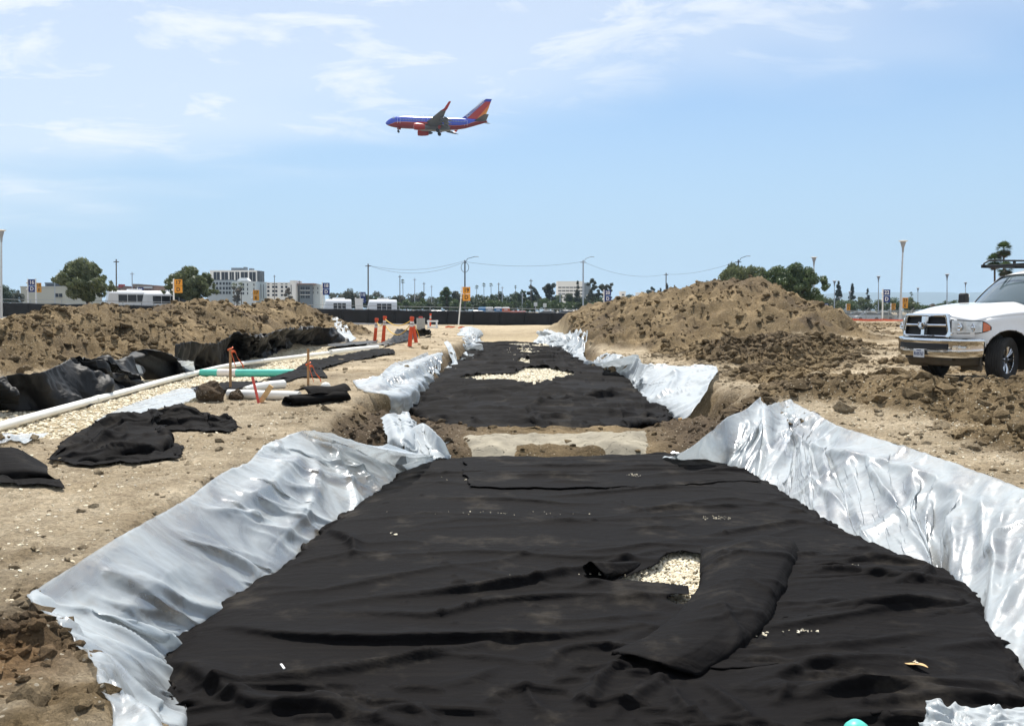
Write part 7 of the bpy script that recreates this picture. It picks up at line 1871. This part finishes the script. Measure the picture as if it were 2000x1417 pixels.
def buildings():
    # office block with tall dark bays
    xs = [417, 431, 447, 458.5, 469, 485.5, 501]
    B_, c = block('office_block', 410, 501.5, 529, 540, 16, WB, 'white office block with tall dark window bays behind the apartments',
                  [(xs[i] + (1.2 if i else 0), 531, xs[i + 1] - 1.2, 556) for i in range(6)])
    d = 540
    p = Vector(at_d(502, 529, d)) - c; q = Vector(at_d(511, 552, d)) - c
    MB().box(((p.x + q.x) / 2, 3.2, (p.z + q.z) / 2 - 8), (q.x - p.x, 6, p.z - q.z + 16)).obj('glass_corner', GL, B_)
    for k in range(4): MB().box((p.x + .3 + k * .85, .12, (p.z + q.z) / 2), (.12, .1, p.z - q.z)).obj('corner_mullion', WG, B_)
    for (x0, x1, y0) in ((448, 468, 523.5), (472, 476, 522), (483, 489, 524.5)):
        a = Vector(at_d(x0, y0, d)) - c; e = Vector(at_d(x1, 527, d)) - c; MB().box(((a.x + e.x) / 2, 6, (a.z + e.z) / 2 + .2), (e.x - a.x, 5, a.z - e.z + .4)).obj('roof_plant', WD, B_)
    # apartments
    rows = [(551, 556), (560, 565.5), (569, 574)]
    block('apartment_block', 404, 452.5, 547.5, 480, 14, WG, 'slate grey apartment block with dark balconies by the second tree', [(x, y0, x + 4.2, y1) for (y0, y1) in rows for x in (416, 422, 428.5, 435, 441, 446.5)], roof=WD)
    B2, c2 = block('apartment_block', 453.5, 499.5, 551, 474, 14, WL, 'pale blue apartment block with small white roof hut', [(x, y0, x + w_, y1) for (y0, y1) in ((553.5, 558), (562, 567), (570.5, 575)) for (x, w_) in ((456, 2), (461, 2), (471, 6), (482.5, 2), (495, 2))])
    a = Vector(at_d(459, 542, 474)) - c2; e = Vector(at_d(483, 548, 474)) - c2; MB().loft([[(a.x, 3, e.z), (e.x, 3, e.z), (e.x, 8, e.z), (a.x, 8, e.z)], [(a.x + 1.4, 3.6, a.z), (e.x - 1.4, 3.6, a.z), (e.x - 1.4, 7.4, a.z), (a.x + 1.4, 7.4, a.z)]]).obj('roof_hut', WB, B2)
    for k in range(7):
        p = Vector(at_d(503 + k * 2.4, 552 + k * .2, 478)); bz = -1.0
        if k % 2 == 0: pass
    block('apartment_block', 501, 520, 552, 482, 10, WL, 'narrow pale blue apartment wing with vertical fins', [(504 + 5 * k, 555, 505.4 + 5 * k, 582) for k in range(3)])
    block('apartment_block', 521, 566, 553, 470, 14, WB, 'white apartment block with rows of small dark windows', [(x, y0, x + 4.4, y1) for (y0, y1) in ((553.6, 555), (558, 562.5), (566, 570.5), (574, 578)) for x in (522, 531.5, 537.5, 548.5, 557)])
    block('apartment_block', 566.6, 577, 549, 468, 14, WB, 'taller white stair tower of the apartments', [(568, 556, 569.5, 575)])
    block('apartment_block', 578, 585, 557, 476, 10, WL, 'narrow pale link between two apartment blocks', [(580, 561, 581.4, 566), (580, 569, 581.4, 573)])
    B5, c5 = block('apartment_block', 585.5, 608, 557, 472, 14, WD, 'dark apartment block with flat overhanging brown roof', [(587.5 + 9.5 * k, y0, 595 + 10 * k, y1) for k in (0, 1) for (y0, y1) in ((560, 566), (569, 574.5), (577, 582))])
    a = Vector(at_d(582, 555.5, 472)) - c5; e = Vector(at_d(615, 557, 472)) - c5; MB().box(((a.x + e.x) / 2, 5, (a.z + e.z) / 2 + .5), (e.x - a.x, 14, .6)).obj('roof_slab', WR, B5)
    for k in (0, 1):
        for y in (566.8, 575.4):
            p = Vector(at_d(591 + 10 * k, y, 472)) - c5; MB().box((p.x, -.5, p.z), (2.6, 1.1, .25)).obj('balcony', WB, B5)
    block('apartment_block', 608.5, 625, 556.5, 476, 12, WL, 'pale blue end of the apartments beside the blue sign', [(611, 560.5, 612.6, 565), (611, 569, 612.6, 573.5), (620, 560.5, 621.6, 565), (620, 569, 621.6, 573.5)])
    # right office
    B6, c6 = block('office_block', 1089, 1141, 550, 680, 22, WB, 'white office block with bands of dark windows behind the trees', [(x, y0, x + 6, y0 + 2.4) for y0 in (560, 566.5, 573, 579.5) for x in (1090.5, 1098, 1105.5, 1113, 1120.5, 1128, 1134.6)])
    a = Vector(at_d(1141, 552, 680)) - c6; MB().box((a.x + 2.6, 8, (a.z) / 2), (5, 15, a.z)).obj('shaded_side', WD, B6)  # right side of the white block; its shade is painted in with slate
    # left side
    block('warehouse', 40, 128, 561, 340, 30, WC, 'long cream warehouse at the far left', [(108, 573, 122, 580)])
    block('plant_room', 88, 127, 553.5, 372, 20, WD, 'slate roof block above the cream warehouse', [(92, 556, 118, 558)])
    B7, c7 = block('brick_block', 216, 246, 560, 420, 18, WR, 'brown block with red sign box behind the first tree', [(222, 564, 226, 567), (231, 564, 235, 567)])
    a = Vector(at_d(232, 555, 420)) - c7; e = Vector(at_d(240, 561, 420)) - c7; MB().box(((a.x + e.x) / 2, 1, (a.z + e.z) / 2), (e.x - a.x, 3, a.z - e.z)).obj('sign_box', mat('sign_red', (.40, .06, .06), .6), B7)
    B8, c8 = block('brick_block', 280, 300, 558.5, 420, 16, WR, 'brown block with white band behind the coaches', [(284, 566, 296, 569)])
    a = Vector(at_d(281, 559.5, 420)) - c8; e = Vector(at_d(298, 562.5, 420)) - c8; MB().box(((a.x + e.x) / 2, -.2, (a.z + e.z) / 2), (e.x - a.x, .4, a.z - e.z)).obj('white_band', WB, B8)
    block('brick_block', 258, 270, 556, 430, 16, mat('wall_taupe', (.28, .25, .22), .9), 'taupe block between the red sign and the coaches', [(261, 562, 266, 565)])
    block('small_building', 1213, 1222, 570, 620, 10, WB, 'small white building right of the blue sign 20 D', [(1215, 574, 1219, 577)]); block('small_building', 1245, 1256, 572, 640, 10, WB, 'second small white building near the dark round tree', [(1248, 575, 1252, 578)])
buildings()

# --- trees
def leaf_mat(name, c1, c2):
    m = bpy.data.materials.new(name); m.use_nodes = True; t = m.node_tree; L = t.links.new
    for n in list(t.nodes): t.nodes.remove(n)
    out = N(t, 'ShaderNodeOutputMaterial'); g = N(t, 'ShaderNodeNewGeometry'); r = N(t, 'ShaderNodeValToRGB')
    r.color_ramp.elements[0].color = (*c1, 1); r.color_ramp.elements[1].color = (*c2, 1); L(g.outputs['Random Per Island'], r.inputs[0])
    d = N(t, 'ShaderNodeBsdfDiffuse'); tr = N(t, 'ShaderNodeBsdfTranslucent'); L(r.outputs[0], d.inputs[0])
    hs = N(t, 'ShaderNodeHueSaturation'); hs.inputs['Hue'].default_value = .48; hs.inputs['Value'].default_value = 1.3; L(r.outputs[0], hs.inputs['Color']); L(hs.outputs[0], tr.inputs[0])
    gl = N(t, 'ShaderNodeBsdfGlossy'); gl.inputs['Roughness'].default_value = .45
    m1 = N(t, 'ShaderNodeMixShader'); m1.inputs[0].default_value = .30; L(d.outputs[0], m1.inputs[1]); L(tr.outputs[0], m1.inputs[2])
    m2 = N(t, 'ShaderNodeMixShader'); m2.inputs[0].default_value = .06; L(m1.outputs[0], m2.inputs[1]); L(gl.outputs[0], m2.inputs[2]); L(m2.outputs[0], out.inputs[0])
    return m
LEAF = {'dark': leaf_mat('leaf_dark', (.022, .040, .016), (.060, .092, .032)), 'mid': leaf_mat('leaf_mid', (.030, .060, .018), (.095, .145, .042)), 'olive': leaf_mat('leaf_olive', (.045, .066, .022), (.15, .18, .066)), 'grey': leaf_mat('leaf_grey', (.055, .065, .045), (.13, .14, .10)), 'brown': leaf_mat('leaf_brown', (.07, .05, .03), (.17, .13, .075)), 'conifer': leaf_mat('leaf_conifer', (.016, .028, .018), (.04, .055, .033))}
BARK = mat('bark', (.075, .058, .042), .95, var=.25, vscale=6, bump=.3, bscale=10)
def leaves(centres, radii, n, size, rng, stretch=(1, 1, 1), wind=None, hollow=.45):
    k = len(centres); ci = rng.choice(k, n, p=radii ** 2 / (radii ** 2).sum())
    v = rng.standard_normal((n, 3)); v /= np.linalg.norm(v, axis=1)[:, None]; v[:, 2] = v[:, 2] * .85 + .12
    P = centres[ci] + v * (radii[ci] * (hollow + (1 - hollow) * rng.random(n) ** .6))[:, None] * np.array(stretch)
    nrm = v + .8 * rng.standard_normal((n, 3)); nrm /= np.linalg.norm(nrm, axis=1)[:, None]
    a = np.cross(nrm, rng.standard_normal((n, 3))); a /= np.linalg.norm(a, axis=1)[:, None]
    if wind is not None:
        a = a * .5 + np.array(wind); a /= np.linalg.norm(a, axis=1)[:, None]
    b = np.cross(nrm, a); b /= np.linalg.norm(b, axis=1)[:, None] + 1e-9
    s = size * (.6 + .8 * rng.random(n))[:, None]; el = 1.5 if wind is None else 2.4
    Q = np.stack([P - a * s * el, P - b * s * .55, P + a * s * el, P + b * s * .55], 1)
    return Q.reshape(-1, 3)
def tree(px, top, wpx, d, label, kind='dark', low=None, seed=1, shape='round', name='tree', wind=None, group='trees beyond the site', dens=1.0, trunk_base=None):
    rng = np.random.default_rng(seed * 7 + 3); s = d / FPX
    b = foot(px, d); T_ = empty(name, b); tag(T_, label, 'tree', group)
    ht = (at_d(px, top, d)[2] - b.z); w = wpx * s; lowz = (at_d(px, low, d)[2] - b.z) if low else ht * .25
    lowz = max(lowz, ht * .05); ch = ht - lowz
    k = 26 if wpx < 45 else 64
    kk = 1.0 if wpx < 45 else 0.66
    if shape == 'round':
        u = rng.standard_normal((k, 3)); u /= np.linalg.norm(u, axis=1)[:, None]; rr = rng.random(k) ** .4
        C = u * rr[:, None] * np.array([w * .43, w * .43, ch * .40]) + np.array([0, 0, lowz + ch * .5]); Rd = np.minimum(w, ch * 1.2) * (.11 + .11 * rng.random(k)) * kk
    elif shape == 'cone':
        t = rng.random(k) ** .8; a = rng.random(k) * 2 * math.pi; rad = w * .38 * (1 - t) * rng.random(k) ** .5
        C = np.stack([rad * np.cos(a), rad * np.sin(a), lowz + ch * (.05 + .90 * t)], 1); Rd = w * (.10 + .20 * (1 - t))
    else:      # spreading, sparse clumps
        a = rng.random(k) * 2 * math.pi; rad = w * .42 * rng.random(k) ** .5
        C = np.stack([rad * np.cos(a), rad * np.sin(a), lowz + ch * (.15 + .75 * rng.random(k))], 1); Rd = w * (.07 + .09 * rng.random(k))
    if wpx >= 45:      # loose sprays standing out of the crown
        e = rng.standard_normal((30, 3)); e /= np.linalg.norm(e, axis=1)[:, None]; e[:, 2] = np.abs(e[:, 2]) - .35
        C = np.vstack([C, e * np.array([w * .54, w * .54, ch * .52]) + np.array([0, 0, lowz + ch * .48])]); Rd = np.r_[Rd, w * (.025 + .045 * rng.random(30))]
    if wind is not None: C[:, 0] += wind[0] * (C[:, 2] - lowz) * .25
    n = int(min(16000, max(350, wpx * ch / s * 1.5)) * dens); sz = max(1.15 * s, .055) * (1.0 if wpx < 45 else 1.25)
    Q = leaves(C, Rd, n, sz, rng, wind=wind)
    F = np.arange(len(Q)).reshape(-1, 4)
    o = fast_mesh('crown', Q, F, LEAF[kind], T_, smooth=False)
    m = MB(); tr_ = max(.05, w * .03)
    m.tube([(0, 0, -.2), (.02 * w, 0, lowz * .6), (0, .02 * w, lowz + ch * .3), (.02 * w, 0, lowz + ch * .75)], [tr_ * 1.3, tr_, tr_ * .7, tr_ * .2], 8)
    for q in range(min(9, k)):
        c = C[q]; z0 = lowz * .7 + ch * .25 * rng.random()
        m.tube([(0, 0, z0), (c[0] * .5, c[1] * .5, (z0 + c[2]) / 2), tuple(c)], [tr_ * .5, tr_ * .3, tr_ * .08], 6)
    m.obj('trunk', BARK, T_, smooth=True)
    return T_
def palm(px, top, d, wpx, label, seed=1, kind='mid', skirt=True, base_low=None):
    rng = np.random.default_rng(seed); s = d / FPX; b = foot(px, d); T_ = empty('palm_tree', b); tag(T_, label, 'palm', 'palm trees')
    r = wpx * s / 2; ht = at_d(px, top, d)[2] - b.z - r * .75
    MB().tube([(0, 0, -.2), (.1 * r, 0, ht * .5), (0, 0, ht)], [max(.12, r * .14), max(.09, r * .10), max(.08, r * .09)], 8).obj('trunk', BARK, T_, smooth=True)
    def fronds(n, lo, hi, L_, nm, m_):
        V = []
        for i in range(n):
            a = rng.random() * 2 * math.pi; e = R(lo + (hi - lo) * rng.random()); d_ = np.array([math.cos(a) * math.cos(e), math.sin(a) * math.cos(e), math.sin(e)]); c = np.array([0, 0, ht]) + d_ * L_ * .42
            side = np.array([-math.sin(a), math.cos(a), 0]); up = np.cross(d_, side)
            for q in range(11):      # blades of the fan
                f = (q - 5) / 5 * 1.25; dr = d_ * math.cos(f) + side * math.sin(f); tip = c + dr * L_ * .55 * (.8 + .3 * rng.random()) - np.array([0, 0, L_ * .14 * rng.random()])
                wd = np.cross(dr, up) * L_ * .035
                V += [c - wd * .3, (c + tip) / 2 - wd, tip, (c + tip) / 2 + wd]
            V += [np.array([0, 0, ht]), np.array([0, 0, ht]) + side * .03 * L_ * .6, c + side * .02 * L_, c]
        V = np.array(V); fast_mesh(nm, V, np.arange(len(V)).reshape(-1, 4), m_, T_, smooth=False)
    big = wpx > 15
    fronds(80 if big else 24, -50, 89, r * (1.05 if big else 1.25), 'crown', LEAF[kind])
    if skirt: fronds(34 if big else 10, -85, -20, r * 1.0, 'dead_skirt', LEAF['brown'])
def plants():
    tree(170, 504, 104, 105, 'bushy windblown tree at left behind the heap', 'olive', 592, 2, wind=(-.55, 0, .45), dens=1.9)
    tree(376, 520, 92, 112, 'bushy windblown tree right of the coaches', 'olive', 592, 3, wind=(-.5, 0, .45), dens=1.9)
    tree(1448, 506, 100, 112, 'feathery windblown tree behind the top of the right heap', 'olive', 590, 4, 'round', wind=(.45, 0, .6), dens=1.2)
    tree(1545, 512, 128, 108, 'big dense dark tree right of the heap top', 'mid', 592, 5, dens=2.0)
    tree(1510, 522, 84, 114, 'lower dense tree between the feathery and the big one', 'mid', 598, 6)
    tree(1580, 560, 56, 110, 'right shoulder of green foliage beside the big dark tree', 'mid', 604, 7)
    for i, (px, top, w, d, l, k, sh) in enumerate([
        (1637, 547, 22, 330, 'tall dark conifer, left of the pair right of the big tree', 'conifer', 'cone'), (1664, 552, 18, 330, 'tall dark conifer, right of the pair right of the big tree', 'conifer', 'cone'), (1694, 561, 13, 330, 'small dark conifer left of the blue sign 22 D', 'conifer', 'cone'),
        (1128, 546, 17, 300, 'slim dark conifer in front of the white office block', 'conifer', 'cone'), (1072, 545, 30, 290, 'tall dark round tree left of the white office block', 'conifer', 'round'), (1040, 553, 22, 300, 'dark upright tree left of the tall round one', 'conifer', 'round'), (1020, 560, 20, 305, 'dark round tree at the right end of the palms', 'dark', 'round'),
        (1158, 541, 28, 260, 'straggly brown-leaved tree right of the pale pole, left half', 'grey', 'sparse'), (1182, 548, 30, 262, 'straggly thin tree behind the blue sign 20 D', 'grey', 'sparse'), (1272, 557, 22, 320, 'dark round tree behind the heap ridge', 'conifer', 'round'), (1290, 561, 10, 330, 'slim dark tree beside the round one behind the heap', 'conifer', 'cone'), (1302, 551, 14, 330, 'airy dark conifer by the dark utility pole', 'conifer', 'cone'), (1232, 569, 24, 320, 'low round tree behind the heap ridge', 'grey', 'round'), (1206, 577, 18, 300, 'low green bush tree right of the blue sign 20 D', 'dark', 'round'),
        (685, 561, 38, 240, 'broad grey-green tree behind the first shuttle bus', 'grey', 'round'), (870, 560, 26, 240, 'palm-like bushy tree left of the orange sign 19 D', 'mid', 'round'), (895, 563, 34, 250, 'grey-green tree right behind the orange sign 19 D', 'grey', 'round'),
        (8, 558, 44, 230, 'dark rounded tree at the left edge', 'dark', 'round'), (34, 563, 26, 230, 'greyish rounded tree beside the left edge tree', 'grey', 'round'), (463, 552, 18, 400, 'small tree before the apartments, left', 'brown', 'round'), (563, 557, 16, 400, 'small tree before the white apartments', 'brown', 'round')]):
        tree(px, top, w, d, l, k, None, 20 + i, sh, dens=1.4)
    # belt of ordinary trees, each placed by the landmark it grows next to
    rng = random.Random(9)
    ORD = ['first', 'second', 'third', 'fourth', 'fifth', 'sixth', 'seventh', 'eighth', 'ninth', 'tenth']
    def by_landmark(pxs, marks, what):
        near = [min(range(len(marks)), key=lambda k: abs(marks[k][0] - p)) for p in pxs]; out = []
        for p, k in zip(pxs, near):
            left = p < marks[k][0]
            same = sorted([q for q, j in zip(pxs, near) if j == k and (q < marks[k][0]) == left], reverse=left)
            out.append('%s, %s to the %s of %s' % (what, ORD[same.index(p)], 'left' if left else 'right', marks[k][1]))
        return out
    BELT = [(657, 'the first shuttle bus'), (744, 'the second shuttle bus'), (787, 'the lone fan palm'), (908, 'the orange sign 19 D'), (1037, 'the tall thin pole'), (1139, 'the pale utility pole'), (1187, 'the blue sign 20 D')]
    HEDGE = [(1614, 'the small blue sign'), (1664, 'the conifer pair'), (1732, 'the blue sign 22 D'), (1764, 'the tallest lamp post'), (1850, 'the second tall lamp post')]
    p1 = [px + rng.uniform(-4, 4) for px in range(652, 1235, 13)]; p2 = [px + rng.uniform(-5, 5) for px in range(775, 1200, 17)]; p3 = [px + rng.uniform(-5, 5) for px in range(1600, 1900, 17)]
    l1 = by_landmark(p1, BELT, 'distant belt tree'); l2 = by_landmark(p2, BELT, 'low bush under the belt'); l3 = by_landmark(p3, HEDGE, 'hedge bush behind chain-link')
    for i, px in enumerate(p1):
        d = rng.uniform(300, 360); top = 574 + rng.uniform(-7, 6) + (4 if px > 1150 else 0)
        tree(px, top, rng.uniform(20, 34), d, l1[i], rng.choice(['dark', 'mid', 'grey', 'dark']), 606, 60 + i, group='trees of the distant belt', dens=1.2)
    for i, px in enumerate(p2):
        d = rng.uniform(205, 240); top = 587 + rng.uniform(-5, 5)
        tree(px, top, rng.uniform(22, 36), d, l2[i], rng.choice(['mid', 'mid', 'dark']), 609, 120 + i, name='bush', group='bushes below the distant belt', dens=1.0)
    for i, px in enumerate(p3):
        d = rng.uniform(200, 250); top = 582 + rng.uniform(-5, 6) + (6 if px > 1800 else 0)
        tree(px, top, rng.uniform(24, 40), d, l3[i], rng.choice(['olive', 'mid', 'dark', 'brown'] if px > 1760 else ['olive', 'mid', 'dark']), 612, 160 + i, name='bush', group='bushes behind the chain-link fence', dens=1.0)
    for i, (px, top, d, w, l) in enumerate([(787, 546, 300, 9, 'tall lone fan palm left in the tree belt'), (931, 557.5, 330, 8.5, 'fan palm, left of the three right of the orange sign'), (945, 553.5, 330, 8.5, 'fan palm, middle of the three right of the orange sign'), (959, 553.5, 330, 8.5, 'fan palm, right of the three right of the orange sign'), (1007, 558, 340, 6.5, 'small fan palm left of the dark round trees'), (1380, 548, 340, 6, 'tiny fan palm peeking over the right heap'), (1779, 571, 330, 8, 'small palm above the hedge right of the lamp post')]):
        palm(px, top, d, w, l, 5 + i, 'dark', False)
    palm(1957, 473, 120, 36, 'tallest shaggy fan palm behind the pickup roof', 31); palm(1940, 496, 121, 37, 'left shaggy fan palm behind the ladder rack', 32); palm(1961, 512, 118, 36, 'low shaggy fan palm behind the pickup roof', 33)
    palm(872, 561, 238, 20, 'bushy feather palm left of the orange sign 19 D', 34, 'mid', False); palm(457, 553, 395, 14, 'shaggy palm before the slate apartments, left', 35, 'olive'); palm(471, 553, 395, 14, 'shaggy palm before the pale apartments, right', 36, 'olive')
plants()
def hills():
    n = 120; V = []; rng = np.random.default_rng(2); px = np.linspace(900, 2700, n)
    h = 18 + 26 * sstep(1150, 1750, px) * (0.75 + 0.25 * np.cos((px - 1750) / 260.)) + 3.0 * fbm(px / 90., px * 0, 3, 4)
    D = 9000.
    for k in range(6):
        t = k / 5
        for i in range(n):
            V.append(((px[i] - CX) / FPX * (D + 2500 * t), D + 2500 * t, max(-2, h[i] / FPX * D * math.sin(math.pi * min(1, .02 + t)) ** .8 - 4)))
    o = fast_mesh('hills', np.array(V), grid_faces(6, n), mat('hill_scrub', (.045, .06, .05), .95, var=.3, vscale=.002))
    tag(o, 'far hills fading into haze', kind='structure')
hills()

# --- summer air: thin even haze over everything
def haze():
    top = 260.0
    o = MB().box((0, 6300, top / 2 - 3), (26000, 13600, top + 6)).obj('haze', None)
    m = bpy.data.materials.new('haze_air'); m.use_nodes = True; t = m.node_tree
    for n in list(t.nodes): t.nodes.remove(n)
    out = N(t, 'ShaderNodeOutputMaterial'); v = N(t, 'ShaderNodeVolumePrincipled')
    v.inputs['Color'].default_value = (0.62, 0.82, 1.0, 1); v.inputs['Density'].default_value = 0.00011; v.inputs['Anisotropy'].default_value = 0.2
    t.links.new(v.outputs[0], out.inputs['Volume'])
    o.data.materials.clear(); o.data.materials.append(m)
    tag(o, 'thin summer haze', kind='stuff')
haze()
